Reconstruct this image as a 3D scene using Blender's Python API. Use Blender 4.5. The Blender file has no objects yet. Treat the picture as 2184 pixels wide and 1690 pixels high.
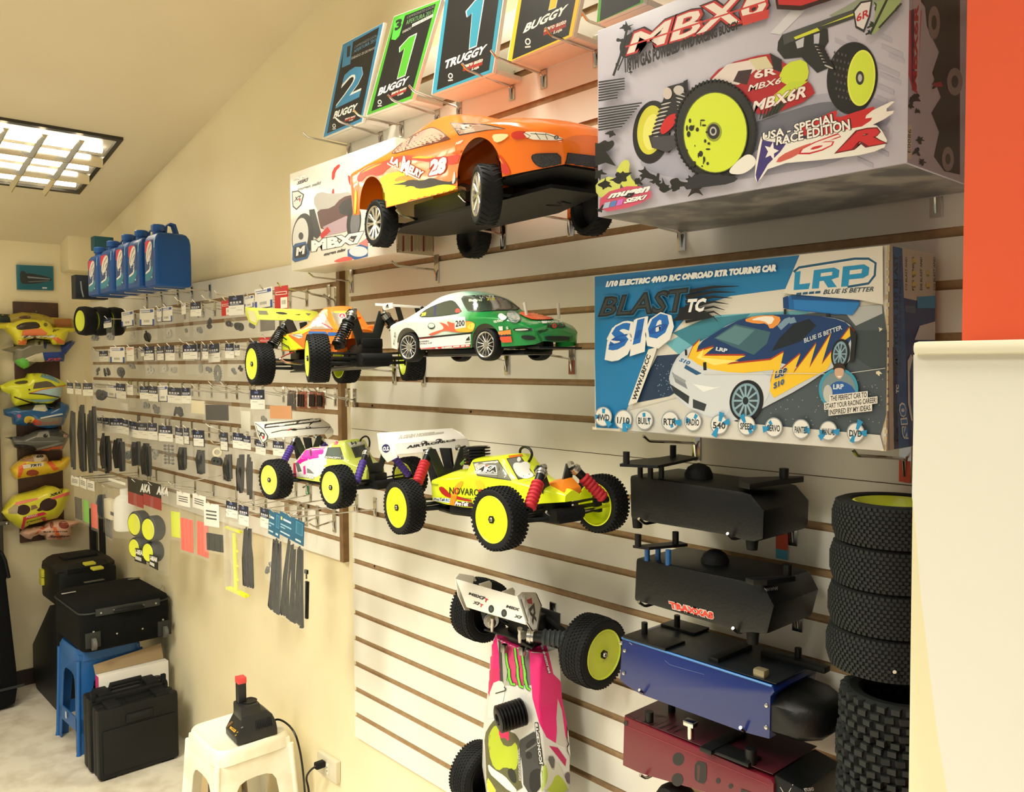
import bpy, bmesh, math, random
from mathutils import Vector, Matrix
from mathutils.bvhtree import BVHTree
from mathutils.geometry import delaunay_2d_cdt
import numpy as np
random.seed(7)
SC = bpy.context.scene
COL = SC.collection
PI = math.pi

# ------------------------------------------------------------------ camera
HEAD, PITCH, ROLL, FPX = 0.7393, 0.0408, -0.0063, 1790.0   # the lens, in pixels of a 2184 x 1690 frame
EYE = Vector((0.0, -1.42, 1.727))                            # main wall is the plane y = 0, floor is z = 0
CXP, CYP = 1092.0, 845.0
FW = Vector((-math.cos(HEAD)*math.cos(PITCH), math.sin(HEAD)*math.cos(PITCH), -math.sin(PITCH)))
R0 = FW.cross(Vector((0, 0, 1))).normalized()
U0 = R0.cross(FW)
RT = math.cos(ROLL)*R0 + math.sin(ROLL)*U0
UP = -math.sin(ROLL)*R0 + math.cos(ROLL)*U0
cd = bpy.data.cameras.new('camera')
cam = bpy.data.objects.new('camera', cd)
COL.objects.link(cam)
cam.matrix_world = Matrix(((RT.x, UP.x, -FW.x, EYE.x), (RT.y, UP.y, -FW.y, EYE.y), (RT.z, UP.z, -FW.z, EYE.z), (0, 0, 0, 1)))
cd.sensor_fit = 'HORIZONTAL'
cd.sensor_width = 36.0
cd.lens = 36.0*FPX/2184.0
cd.clip_start = 0.02
SC.camera = cam

# ------------------------------------------------------------------ light
def srgb(c):
    return tuple(((v/255.0)/12.92 if v/255.0 <= 0.04045 else ((v/255.0+0.055)/1.055)**2.4) for v in c)
w = bpy.data.worlds.new('room_ambient')
SC.world = w
w.use_nodes = True
w.node_tree.nodes['Background'].inputs[0].default_value = (1.0, 0.97, 0.84, 1)
w.node_tree.nodes['Background'].inputs[1].default_value = 0.20
SLOPE, X_FAR = 0.2039, -5.076
def ceil_z(x): return 1.727 + 0.655 + SLOPE*(x - X_FAR)
def area(name, x, y, sx, sy, power, col=(1.0, 0.985, 0.86)):
    l = bpy.data.lights.new(name, 'AREA')
    l.shape = 'RECTANGLE'; l.size = sx; l.size_y = sy; l.energy = power; l.color = col; l.spread = math.radians(125)   # cone narrowed like louvred fittings
    o = bpy.data.objects.new(name, l)
    COL.objects.link(o)
    o.location = (x, y, ceil_z(x) - 0.03)
    return o
TUBE_POWER = 9.0
area('office_light_middle', -1.75, -0.85, 0.42, 1.15, 17)
area('office_light_near', 0.35, -1.25, 0.42, 1.15, 17)
area('fill_light_back', -0.7, -2.9, 0.6, 1.2, 58)  # unseen fill lamp, added to brighten the lower wall and floor
area('fill_light_far', -2.3, -2.3, 0.6, 1.2, 54)  # second unseen lamp, added to lift the left wall and small panel
SC.view_settings.view_transform = 'Standard'
SC.view_settings.look = 'None'
SC.view_settings.gamma = 1.0
SC.view_settings.use_curve_mapping = False
SC.view_settings.exposure = 0.86

# ------------------------------------------------------------------ helpers
def ray(px, py): return FW + RT*((px-CXP)/FPX) - UP*((py-CYP)/FPX)
def at(px, py, out=0.0):
    d = ray(px, py); return EYE + d*((-out-EYE.y)/d.y)
def at_x(px, py, X):
    d = ray(px, py); return EYE + d*((X-EYE.x)/d.x)
def at_z(px, py, Z):
    d = ray(px, py); return EYE + d*((Z-EYE.z)/d.z)
def to_px(P):
    v = Vector(P)-EYE; z = v.dot(FW)
    return CXP+FPX*v.dot(RT)/z, CYP-FPX*v.dot(UP)/z
MATS = {}
def mat(rgb, rough=0.5, metal=0.0, alpha=1.0, emit=0.0, noise=None, bump=None, trans=0.0, coat=0.0, spec=0.5, key=''):
    k = (tuple(rgb), rough, metal, alpha, emit, noise, bump, trans, coat, spec, key)
    if k in MATS: return MATS[k]
    m = bpy.data.materials.new('surface_%d' % len(MATS)); MATS[k] = m
    m.use_nodes = True
    nt = m.node_tree; b = nt.nodes['Principled BSDF']
    c = srgb(rgb)
    b.inputs['Base Color'].default_value = (*c, 1)
    b.inputs['Roughness'].default_value = rough
    b.inputs['Metallic'].default_value = metal
    b.inputs['Alpha'].default_value = alpha
    b.inputs['Specular IOR Level'].default_value = spec
    b.inputs['Coat Weight'].default_value = coat
    b.inputs['Transmission Weight'].default_value = trans
    if emit:
        b.inputs['Emission Color'].default_value = (*c, 1); b.inputs['Emission Strength'].default_value = emit
    if noise or bump:
        tc = nt.nodes.new('ShaderNodeTexCoord')
    if noise:                                  # (second colour, scale, contrast low, contrast high)
        n = nt.nodes.new('ShaderNodeTexNoise'); n.inputs['Scale'].default_value = noise[1]; n.inputs['Detail'].default_value = 5
        nt.links.new(tc.outputs['Object'], n.inputs['Vector'])
        r = nt.nodes.new('ShaderNodeValToRGB')
        r.color_ramp.elements[0].position = noise[2]; r.color_ramp.elements[1].position = noise[3]
        r.color_ramp.elements[0].color = (*c, 1); r.color_ramp.elements[1].color = (*srgb(noise[0]), 1)
        nt.links.new(n.outputs['Fac'], r.inputs['Fac']); nt.links.new(r.outputs['Color'], b.inputs['Base Color'])
    if bump:
        n2 = nt.nodes.new('ShaderNodeTexNoise'); n2.inputs['Scale'].default_value = bump[0]
        nt.links.new(tc.outputs['Object'], n2.inputs['Vector'])
        bp = nt.nodes.new('ShaderNodeBump'); bp.inputs['Strength'].default_value = bump[1]; bp.inputs['Distance'].default_value = 0.01
        nt.links.new(n2.outputs['Fac'], bp.inputs['Height']); nt.links.new(bp.outputs['Normal'], b.inputs['Normal'])
    return m
def film(alpha=0.22, rgb=(235, 232, 222), rough=0.18):
    """thin clear plastic: mostly see-through, with a soft sheen"""
    k = ('film', alpha, tuple(rgb), rough)
    if k in MATS: return MATS[k]
    m = bpy.data.materials.new('plastic_film_%d' % len(MATS)); MATS[k] = m
    m.use_nodes = True; nt = m.node_tree; nt.nodes.clear()
    out = nt.nodes.new('ShaderNodeOutputMaterial'); mix = nt.nodes.new('ShaderNodeMixShader')
    tr = nt.nodes.new('ShaderNodeBsdfTransparent'); p = nt.nodes.new('ShaderNodeBsdfPrincipled')
    p.inputs['Base Color'].default_value = (*srgb(rgb), 1); p.inputs['Roughness'].default_value = rough
    n = nt.nodes.new('ShaderNodeTexNoise'); n.inputs['Scale'].default_value = 38
    tc = nt.nodes.new('ShaderNodeTexCoord'); nt.links.new(tc.outputs['Object'], n.inputs['Vector'])
    bp = nt.nodes.new('ShaderNodeBump'); bp.inputs['Strength'].default_value = 0.6; bp.inputs['Distance'].default_value = 0.012
    nt.links.new(n.outputs['Fac'], bp.inputs['Height']); nt.links.new(bp.outputs['Normal'], p.inputs['Normal'])
    mix.inputs['Fac'].default_value = alpha
    nt.links.new(tr.outputs[0], mix.inputs[1]); nt.links.new(p.outputs[0], mix.inputs[2]); nt.links.new(mix.outputs[0], out.inputs['Surface'])
    return m

def basis(z):
    z = Vector(z).normalized()
    x = (Vector((1, 0, 0)) if abs(z.x) < 0.8 else Vector((0, 1, 0)))
    x = (x - z*x.dot(z)).normalized()
    return x, z.cross(x), z
def world_of(o):
    m = o.matrix_basis.copy()
    while o.parent is not None:
        o = o.parent; m = o.matrix_basis @ m
    return m
class MB:
    """collects faces; build() links them as ONE mesh object"""
    def __init__(s): s.v = []; s.f = []; s.m = []; s.T = None; s.mi = 0
    def _p(s, p):
        s.v.append(tuple(s.T @ Vector(p)) if s.T is not None else tuple(p)); return len(s.v)-1
    def face(s, pts):
        s.f.append([s._p(p) for p in pts]); s.m.append(s.mi); return s
    def faces(s, pts, fs):
        b = len(s.v)
        for p in pts: s._p(p)
        for f in fs: s.f.append([b+i for i in f]); s.m.append(s.mi)
        return s
    def box(s, c, d, rz=0.0, ch=0.0, M=None):
        x, y, z = d[0]/2, d[1]/2, d[2]/2
        R = M if M is not None else Matrix.Rotation(rz, 3, 'Z')
        c = Vector(c)
        if ch <= 0:
            P = [c + R @ Vector((a*x, b*y, g*z)) for a in (-1, 1) for b in (-1, 1) for g in (-1, 1)]
            return s.faces(P, [(0, 1, 3, 2), (4, 6, 7, 5), (0, 4, 5, 1), (2, 3, 7, 6), (0, 2, 6, 4), (1, 5, 7, 3)])
        bm = bmesh.new(); bmesh.ops.create_cube(bm, size=1.0)
        for v in bm.verts: v.co = Vector((v.co.x*d[0], v.co.y*d[1], v.co.z*d[2]))
        bmesh.ops.bevel(bm, geom=bm.edges[:], offset=ch, segments=2, affect='EDGES', profile=0.6)
        bm.verts.index_update()
        s.faces([c + R @ v.co for v in bm.verts], [[v.index for v in f.verts] for f in bm.faces]); bm.free()
        return s
    def cyl(s, a, b, r, r2=None, n=12, cap=True):
        a = Vector(a); b = Vector(b); r2 = r if r2 is None else r2
        x, y, _ = basis(b-a)
        P = [a+(x*math.cos(t)+y*math.sin(t))*r for t in [2*PI*i/n for i in range(n)]] + [b+(x*math.cos(t)+y*math.sin(t))*r2 for t in [2*PI*i/n for i in range(n)]]
        F = [(i, (i+1) % n, n+(i+1) % n, n+i) for i in range(n)]
        if cap: F += [tuple(range(n-1, -1, -1)), tuple(range(n, 2*n))]
        return s.faces(P, F)
    def lathe(s, prof, o, ax, n=24, cap=False):
        """prof: list of (radius, distance along axis)"""
        o = Vector(o); x, y, z = basis(ax); P = []; F = []; k = len(prof)
        for i in range(n):
            t = 2*PI*i/n
            for r, h in prof: P.append(o + (x*math.cos(t)+y*math.sin(t))*r + z*h)
        for i in range(n):
            j = (i+1) % n
            for q in range(k-1): F.append((i*k+q, j*k+q, j*k+q+1, i*k+q+1))
        if cap: F += [tuple(i*k for i in range(n-1, -1, -1)), tuple(i*k+k-1 for i in range(n))]
        return s.faces(P, F)
    def tube(s, pts, r, n=8):
        pts = [Vector(p) for p in pts]; P = []; F = []
        x = None
        for i, p in enumerate(pts):
            d = (pts[min(i+1, len(pts)-1)] - pts[max(i-1, 0)])
            if d.length < 1e-9: d = Vector((0, 0, 1))
            d.normalize()
            if x is None: x = basis(d)[0]
            else: x = (x - d*x.dot(d)); x = x.normalized() if x.length > 1e-6 else basis(d)[0]
            y = d.cross(x)
            rr = r[i] if isinstance(r, (list, tuple)) else r
            P += [p+(x*math.cos(2*PI*k/n)+y*math.sin(2*PI*k/n))*rr for k in range(n)]
        for i in range(len(pts)-1):
            F += [(i*n+k, i*n+(k+1) % n, (i+1)*n+(k+1) % n, (i+1)*n+k) for k in range(n)]
        F += [tuple(range(n-1, -1, -1)), tuple(range((len(pts)-1)*n, len(pts)*n))]
        return s.faces(P, F)
    def prism(s, A, B):
        """closed solid between two matching outlines (world or local points)"""
        n = len(A)
        return s.faces(list(A)+list(B), [tuple(range(n-1, -1, -1)), tuple(range(n, 2*n))] + [(i, (i+1) % n, n+(i+1) % n, n+i) for i in range(n)])
    def loft(s, rings, cap=True, close=True):
        n = len(rings[0]); P = [p for r in rings for p in r]; F = []
        for i in range(len(rings)-1):
            for k in range(n if close else n-1):
                F.append((i*n+k, i*n+(k+1) % n, (i+1)*n+(k+1) % n, (i+1)*n+k))
        if cap: F += [tuple(range(n-1, -1, -1)), tuple(range((len(rings)-1)*n, len(rings)*n))]
        return s.faces(P, F)
    def build(s, name, mats, parent=None, world=False, angle=35, bevel=0.0, kind=None, fixn=True):
        me = bpy.data.meshes.new(name)
        V = s.v
        if parent is not None and world:
            inv = world_of(parent).inverted(); V = [tuple(inv @ Vector(p)) for p in V]
        me.from_pydata(V, [], s.f)
        if not isinstance(mats, (list, tuple)): mats = [mats]
        for m in mats: me.materials.append(m)
        if len(mats) > 1: me.polygons.foreach_set('material_index', s.m)
        if fixn or bevel:
            bm = bmesh.new(); bm.from_mesh(me)
            bmesh.ops.remove_doubles(bm, verts=bm.verts[:], dist=1e-5)
            bmesh.ops.recalc_face_normals(bm, faces=bm.faces[:])
            if bevel:
                ed = [e for e in bm.edges if len(e.link_faces) == 2 and e.calc_face_angle(0) > 0.5]
                bmesh.ops.bevel(bm, geom=ed, offset=bevel, segments=2, affect='EDGES', profile=0.6, clamp_overlap=True)
            bm.to_mesh(me); bm.free()
        if angle:
            me.shade_smooth(); me.set_sharp_from_angle(angle=math.radians(angle))
        o = bpy.data.objects.new(name, me); COL.objects.link(o)
        if parent is not None: o.parent = parent
        if kind: o['kind'] = kind
        return o
def tag(o, label, cat, group=None):
    o['label'] = label; o['category'] = cat
    if group: o['group'] = group
    return o
def thing(name, label, cat, loc=(0, 0, 0), M=None, group=None):
    o = bpy.data.objects.new(name, None); COL.objects.link(o)
    o.empty_display_size = 0.05
    o.matrix_basis = M if M is not None else Matrix.Translation(Vector(loc))
    return tag(o, label, cat, group)
def structure(o): o['kind'] = 'structure'; return o
def yprism(poly, o1, o2, mb=None):
    """solid whose front outline lies on the plane o1 in front of the wall, pushed straight back to o2"""
    mb = mb or MB(); A = [at(x, y, o1) for x, y in poly]; B = [Vector((p.x, -o2, p.z)) for p in A]
    return mb.prism(A, B)
def resample(poly, step, closed=True):
    out = []; n = len(poly)
    for i in range(n if closed else n-1):
        a = Vector(poly[i]); b = Vector(poly[(i+1) % n]); k = max(1, int((b-a).length/step))
        out += [tuple(a.lerp(b, j/k)) for j in range(k)]
    if not closed: out.append(tuple(poly[-1]))
    return out
def smooth_poly(poly, it=2, closed=True):
    for _ in range(it):
        q = []; n = len(poly)
        if not closed: q.append(poly[0])
        for i in range(n if closed else n-1):
            a = poly[i]; b = poly[(i+1) % n]
            q += [tuple(0.75*u+0.25*v for u, v in zip(a, b)), tuple(0.25*u+0.75*v for u, v in zip(a, b))]
        if not closed: q.append(poly[-1])
        poly = q
    return poly
def inside(p, poly):
    x, y = p; c = False; n = len(poly)
    for i in range(n):
        x1, y1 = poly[i]; x2, y2 = poly[(i+1) % n]
        if (y1 > y) != (y2 > y) and x < (x2-x1)*(y-y1)/(y2-y1)+x1: c = not c
    return c
def fill2d(poly, step):
    """triangulate an outline with inner points about step apart"""
    b = resample(poly, step); n = len(b)
    xs = [p[0] for p in b]; ys = [p[1] for p in b]; pts = [Vector(p) for p in b]
    nx = int((max(xs)-min(xs))/step); ny = int((max(ys)-min(ys))/step)
    for i in range(1, nx+1):
        for j in range(1, ny+1):
            p = (min(xs)+i*step-step*0.5, min(ys)+j*step-step*0.5)
            if inside(p, b) and min((p[0]-q[0])**2+(p[1]-q[1])**2 for q in b) > (0.45*step)**2: pts.append(Vector(p))
    r = delaunay_2d_cdt(pts, [], [list(range(n))], 1, 1e-6)
    return [tuple(v) for v in r[0]], [tuple(f) for f in r[2]]
TXT = {}
def text_mesh(s, bold=0.0, shear=0.0):
    k = (s, bold, shear)
    if k in TXT: return TXT[k]
    c = bpy.data.curves.new('lettering', 'FONT')
    c.body = s; c.size = 1.0; c.offset = bold; c.shear = shear; c.resolution_u = 2; c.fill_mode = 'FRONT'
    o = bpy.data.objects.new('lettering', c)
    me = o.to_mesh()
    V = [(v.co.x, v.co.y) for v in me.vertices]; F = [tuple(p.vertices) for p in me.polygons]
    o.to_mesh_clear(); bpy.data.objects.remove(o); bpy.data.curves.remove(c)
    if not V: V, F = [(0, 0), (1, 0), (1, 1)], []
    x0 = min(v[0] for v in V); x1 = max(v[0] for v in V); y0 = min(v[1] for v in V); y1 = max(v[1] for v in V)
    V = [((x-x0)/max(x1-x0, 1e-6), (y-y0)/max(y1-y0, 1e-6)) for x, y in V]
    TXT[k] = (V, F, (x1-x0)/max(y1-y0, 1e-6))
    return TXT[k]
class Art:
    """flat print laid on a real surface: outlines are given in photo pixels and lie where they meet that surface"""
    def __init__(s, hit, eps=0.000025, step=None, rough=0.4, clip=None, base=0.0):
        s.hit = hit; s.clip = clip; s.base = base; s.eps = eps; s.n = 1; s.mb = MB(); s.mats = []; s.step = step; s.rough = rough
    def _m(s, c):
        m = c if not isinstance(c, tuple) else mat(c, s.rough)
        if m not in s.mats: s.mats.append(m)
        s.mb.mi = s.mats.index(m)
    def _cut(s, pts):
        """keep an outline inside the printed face (a convex outline in pixels)"""
        n = len(s.clip); A = sum(s.clip[i][0]*s.clip[(i+1) % n][1]-s.clip[(i+1) % n][0]*s.clip[i][1] for i in range(n))
        for i in range(n):
            a = s.clip[i]; b = s.clip[(i+1) % n]; sg = 1 if A > 0 else -1
            d = lambda p: sg*((b[0]-a[0])*(p[1]-a[1])-(b[1]-a[1])*(p[0]-a[0]))
            out = []
            for k in range(len(pts)):
                p = pts[k]; q = pts[(k+1) % len(pts)]; dp = d(p); dq = d(q)
                if dp >= 0: out.append(p)
                if (dp >= 0) != (dq >= 0):
                    t = dp/(dp-dq); out.append((p[0]+(q[0]-p[0])*t, p[1]+(q[1]-p[1])*t))
            pts = out
            if len(pts) < 3: return []
        return pts
    def put(s, pts, fs, c, lift=None):
        if s.clip:
            P2 = []; F2 = []
            for f in fs:
                q = s._cut([tuple(pts[i]) for i in f])
                if q: F2.append(tuple(range(len(P2), len(P2)+len(q)))); P2 += q
            pts, fs = P2, F2
            if not fs: return s
        s._m(c); P = []
        k = s.n if lift is None else lift
        for x, y in pts:
            p, nn = s.hit(x, y); P.append(p + nn*(s.base+s.eps*k))
        s.mb.faces(P, fs)
        if lift is None: s.n += 1
        return s
    def poly(s, pts, c):
        if s.step:
            v, f = fill2d(pts, s.step); return s.put(v, f, c)
        return s.put(pts, [tuple(range(len(pts)))], c)
    def blob(s, pts, c, it=2): return s.poly(smooth_poly(pts, it), c)
    def ell(s, x, y, rx, ry, c, rot=0.0, n=24, a0=0, a1=2*PI, r0=None):
        cr, sr = math.cos(rot), math.sin(rot)
        if r0 is None:
            return s.poly([(x+rx*math.cos(t)*cr-ry*math.sin(t)*sr, y+rx*math.cos(t)*sr+ry*math.sin(t)*cr) for t in [a0+(a1-a0)*i/n for i in range(n if a1-a0 > 6.2 else n+1)]], c)
        P = []; F = []
        for i in range(n+1):
            t = a0+(a1-a0)*i/n
            for q in (1.0, r0): P.append((x+q*(rx*math.cos(t)*cr-ry*math.sin(t)*sr), y+q*(rx*math.cos(t)*sr+ry*math.sin(t)*cr)))
        for i in range(n): F.append((2*i, 2*i+2, 2*i+3, 2*i+1))
        return s.put(P, F, c)
    def line(s, pts, wd, c, taper=False):
        pts = resample(pts, s.step, False) if s.step else pts
        L = []; n = len(pts)
        for i in range(n):
            a = pts[max(i-1, 0)]; b = pts[min(i+1, n-1)]
            dx, dy = b[0]-a[0], b[1]-a[1]; l = math.hypot(dx, dy) or 1
            h = wd/2*(1 - (i/(n-1) if taper else 0)*0.9)
            L += [(pts[i][0]-dy/l*h, pts[i][1]+dx/l*h), (pts[i][0]+dy/l*h, pts[i][1]-dx/l*h)]
        return s.put(L, [(2*i, 2*i+1, 2*i+3, 2*i+2) for i in range(n-1)], c)
    def text(s, t, q, c, bold=0.0, shear=0.0, edge=None, ew=0.03):
        """q: pixel corners of the line of writing: bottom left, bottom right, top right, top left"""
        if len(q) == 3: q = (q[0], q[1], (q[1][0]+q[2][0]-q[0][0], q[1][1]+q[2][1]-q[0][1]), q[2])
        if edge is not None:
            V, F, _ = text_mesh(t, bold+ew, shear)
            g = 0.06
            s.put([s._q(q, u*(1+g*.5)-g*.25, v*(1+2*g)-g) for u, v in V], F, edge)
        V, F, _ = text_mesh(t, bold, shear)
        return s.put([s._q(q, u, v) for u, v in V], F, c)
    @staticmethod
    def _q(q, u, v):
        a, b, c, d = q
        return tuple((1-u)*(1-v)*a[i]+u*(1-v)*b[i]+u*v*c[i]+(1-u)*v*d[i] for i in (0, 1))
    def splat(s, x, y, r, c, seed=0, n=9, arms=0.8):
        rr = random.Random(seed*77+int(x)*3+int(y)); P = []
        for i in range(n*2):
            t = 2*PI*i/(n*2)+rr.uniform(-.2, .2); q = r*rr.choice((.4, .6, .7, .8, 1.0, 1.25+arms*.4))
            P.append((x+q*math.cos(t), y+q*math.sin(t)*0.9))
        return s.poly(smooth_poly(P, 2), c)
    def build(s, parent, name='printed_artwork', label=None):
        o = s.mb.build(name, s.mats, parent, world=True, angle=0, fixn=False)
        if label: o['label'] = label
        return o
def on_wall_plane(out):
    return lambda x, y: (at(x, y, out), Vector((0, -1, 0)))
def on_x_plane(X, sgn=1):
    return lambda x, y: (at_x(x, y, X), Vector((sgn, 0, 0)))
def on_plane(p0, nrm):
    p0 = Vector(p0); nrm = Vector(nrm).normalized()
    if nrm.dot(EYE-p0) < 0: nrm = -nrm
    def h(x, y):
        d = ray(x, y); t = (p0-EYE).dot(nrm)/d.dot(nrm); return EYE+d*t, nrm
    return h
def on_body(objs):
    """the outer surface of already built meshes"""
    V = []; F = []
    for o in objs:
        M = world_of(o); b = len(V)
        V += [M @ v.co for v in o.data.vertices]; F += [[b+i for i in p.vertices] for p in o.data.polygons]
    t = BVHTree.FromPolygons(V, F)
    def h(x, y):
        d = ray(x, y).normalized(); p, n, i, l = t.ray_cast(EYE, d)
        if p is None:
            p0 = V[0]; q = EYE + d*((p0-EYE).length); p, n, i, l = t.find_nearest(q)
        if n.dot(d) > 0: n = -n
        return p, n
    return h

# ------------------------------------------------------------------ common materials
CREAM = mat((243, 238, 225), 0.38, noise=((235, 229, 214), 3.0, 0.35, 0.7))
MDF = mat((186, 156, 116), 0.8, noise=((168, 138, 100), 60, 0.3, 0.7))
CHROME = mat((205, 202, 196), 0.16, 1.0)
DARKCHROME = mat((150, 148, 142), 0.22, 1.0)
WALLPAINT = mat((240, 228, 190), 0.62, noise=((234, 220, 180), 2.2, 0.35, 0.7), bump=(160, 0.05))
BLACK = mat((11, 12, 13), 0.42, spec=.35)
BLACKM = mat((13, 14, 15), 0.7, spec=.3, bump=(300, 0.15))
RUBBER = mat((19, 20, 21), 0.75, spec=.3)
GLOSSBLACK = mat((9, 10, 10), 0.25, spec=.35)
WHITE = mat((240, 236, 226), 0.4)
SILVER = mat((190, 188, 182), 0.25, 0.9)
YEL = mat((226, 238, 40), 0.42)

# ------------------------------------------------------------------ the room
def slab(name, lo, hi, m):
    c = [(a+b)/2 for a, b in zip(lo, hi)]; d = [b-a for a, b in zip(lo, hi)]
    return structure(MB().box(c, d).build(name, m, angle=0))
slab('floor', (-5.2, -4.6, -0.1), (1.6, 0.1, 0), mat((216, 208, 190), 0.42, noise=((188, 176, 156), 9, 0.42, 0.68), bump=(40, 0.04)))
slab('wall_back', (-5.2, 0.0142, 0), (1.6, 0.12, 3.9), WALLPAINT)
slab('wall_left', (-5.2, -4.6, 0), (X_FAR, 0.0195, 3.0), WALLPAINT)
slab('baseboard_left', (X_FAR, -4.6, 0), (X_FAR+0.012, 0.0, 0.085), mat((50, 36, 30), 0.5))
c = MB()
c.prism([(-5.2, -4.6, ceil_z(-5.2)), (1.6, -4.6, ceil_z(1.6)), (1.6, 0.1, ceil_z(1.6)), (-5.2, 0.1, ceil_z(-5.2))],
        [(-5.2, -4.6, ceil_z(-5.2)+.1), (1.6, -4.6, ceil_z(1.6)+.1), (1.6, 0.1, ceil_z(1.6)+.1), (-5.2, 0.1, ceil_z(-5.2)+.1)])
structure(c.build('ceiling', mat((226, 214, 186), 0.7, noise=((219, 206, 176), 1.5, 0.35, 0.7)), angle=0))
# boxed-in beam end in the far corner
pa = at_x(146, 552, X_FAR+0.16)
structure(MB().box(((X_FAR+X_FAR+0.16)/2, pa.y/2+0.01, (pa.z+ceil_z(X_FAR))/2), (0.16, -pa.y+0.02, ceil_z(X_FAR)-pa.z+0.12), ch=0.008).build('trim_1', WALLPAINT))

# recessed office light with a mirrored louvre, in the sloping ceiling
def fixture():
    X0, X1, Y0, Y1 = -4.29, -3.70, -1.46, -0.255
    t = thing('office_light', 'square-celled mirror louvre fluorescent light set into the sloping ceiling', 'light',
              M=Matrix.Translation((0, 0, ceil_z(0))) @ Matrix.Rotation(-math.atan(SLOPE), 4, 'Y'))
    k = math.sqrt(1+SLOPE**2)
    x0, x1 = X0*k, X1*k
    mirror = mat((225, 220, 205), 0.12, 0.95); tube = mat((255, 244, 222), 0.4, emit=TUBE_POWER)
    f = MB()
    for a, b, cc, dd in ((x0-.02, x0, Y0-.02, Y1+.02), (x1, x1+.02, Y0-.02, Y1+.02), (x0, x1, Y0-.02, Y0), (x0, x1, Y1, Y1+.02)):
        f.box(((a+b)/2, (cc+dd)/2, -0.006), (b-a, dd-cc, 0.014))
    f.build('frame', mat((70, 68, 62), 0.3, 0.6), t)
    MB().box(((x0+x1)/2, (Y0+Y1)/2, -0.001), (x1-x0, Y1-Y0, 0.002)).build('reflector', mat((235, 228, 210), 0.25, 0.6), t)
    for i in range(3):
        x = x0+(x1-x0)*(0.5+i)/3
        MB().cyl((x, Y0+.03, -0.016), (x, Y1-.03, -0.016), 0.012, n=10).build('fluorescent_tube', tube, t)
    for i in (1, 2):
        x = x0+(x1-x0)*i/3
        l = MB(); l.prism([(x-.013, Y0, -.004), (x+.013, Y0, -.004), (x+.002, Y0, -.05), (x-.002, Y0, -.05)], [(x-.013, Y1, -.004), (x+.013, Y1, -.004), (x+.002, Y1, -.05), (x-.002, Y1, -.05)])
        l.build('louvre_long_blade', mirror, t, angle=0)
    n = 9
    for j in range(1, n):
        y = Y0+(Y1-Y0)*j/n
        l = MB()
        for i in range(3):
            xa = x0+(x1-x0)*i/3+.004; xb = x0+(x1-x0)*(i+1)/3-.004
            l.prism([(xa, y-.012, -.03), (xa, y+.012, -.03), (xa, y+.0015, -.05), (xa, y-.0015, -.05)], [(xb, y-.012, -.03), (xb, y+.012, -.03), (xb, y+.0015, -.05), (xb, y-.0015, -.05)])
        l.build('louvre_cross_blade', mirror, t, angle=0)
fixture()

# slatwall panels: every slat a part, brown grooves between them
GP = 0.0588*1.42
ZR = 1.727+0.1472*1.42
def slatwall(name, label, X0, X1, ztop, zgrooves, zbot, seam=None, gap=0.0155, strip=False, screws=()):
    t = thing(name, label, 'slatwall', ((X0+X1)/2, 0, zbot))
    MB().box(((X0+X1)/2, 0.0100, (ztop+zbot)/2), (X1-X0, 0.006, ztop-zbot)).build('backing_board', MDF, t, world=True, angle=0)
    top = ztop
    for i, z in enumerate(list(zgrooves)+[zbot]):
        m = MB()
        y0, y1 = 0.0, 0.0068
        m.mi = 0; m.face([(X0, y0, z), (X1, y0, z), (X1, y0, top), (X0, y0, top)])
        m.mi = 1
        m.face([(X0, y0, z), (X0, y0, top), (X0, y1, top), (X0, y1, z)]); m.face([(X1, y0, z), (X1, y1, z), (X1, y1, top), (X1, y0, top)])
        m.face([(X0, y0, z), (X0, y1, z), (X1, y1, z), (X1, y0, z)]); m.face([(X0, y0, top), (X1, y0, top), (X1, y1, top), (X0, y1, top)])
        m.face([(X0, y1, z), (X0, y1, top), (X1, y1, top), (X1, y1, z)])
        m.build('slat', [CREAM, MDF], t, world=True, angle=0)
        top = z - (0.0016 if (seam is not None and i == seam) else gap)
    if strip:
        for s_ in range(1):
            MB().box((X1+0.011, 0.003, (ztop+zbot)/2), (0.022, 0.021, ztop-zbot), ch=0.001).build('edge_strip', mat((142, 110, 72), 0.6, noise=((120, 90, 58), 30, .3, .7)), t, world=True)
    for k, (i, u) in enumerate(screws):
        MB().cyl((u, 0.0072, zgrooves[i]-gap*.5), (u, 0.0052, zgrooves[i]-gap*.5), 0.0033, n=8).build('screw', BLACK, t, world=True)
    return t
zr = [ZR-GP*k for k in range(-7, 17)]
slatwall('slatwall', 'tall cream slatwall panel with brown grooves holding the model cars and boxes', -2.322, 1.0, ZR+GP*8-.013, zr, ZR-GP*17, seam=12, screws=((11, at(790, 862).x), (11, at(1000, 874).x), (17, at(795, 1203).x)))
ZL = at(719, 600).z
zl = [ZL-GP*k for k in range(0, 11)]
slatwall('slatwall', 'smaller cream slatwall panel with wooden edge strip, hung with bagged spare parts', -5.02, -2.388, at(500, 588).z, zl, at(700, 1188).z, strip=True)

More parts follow.
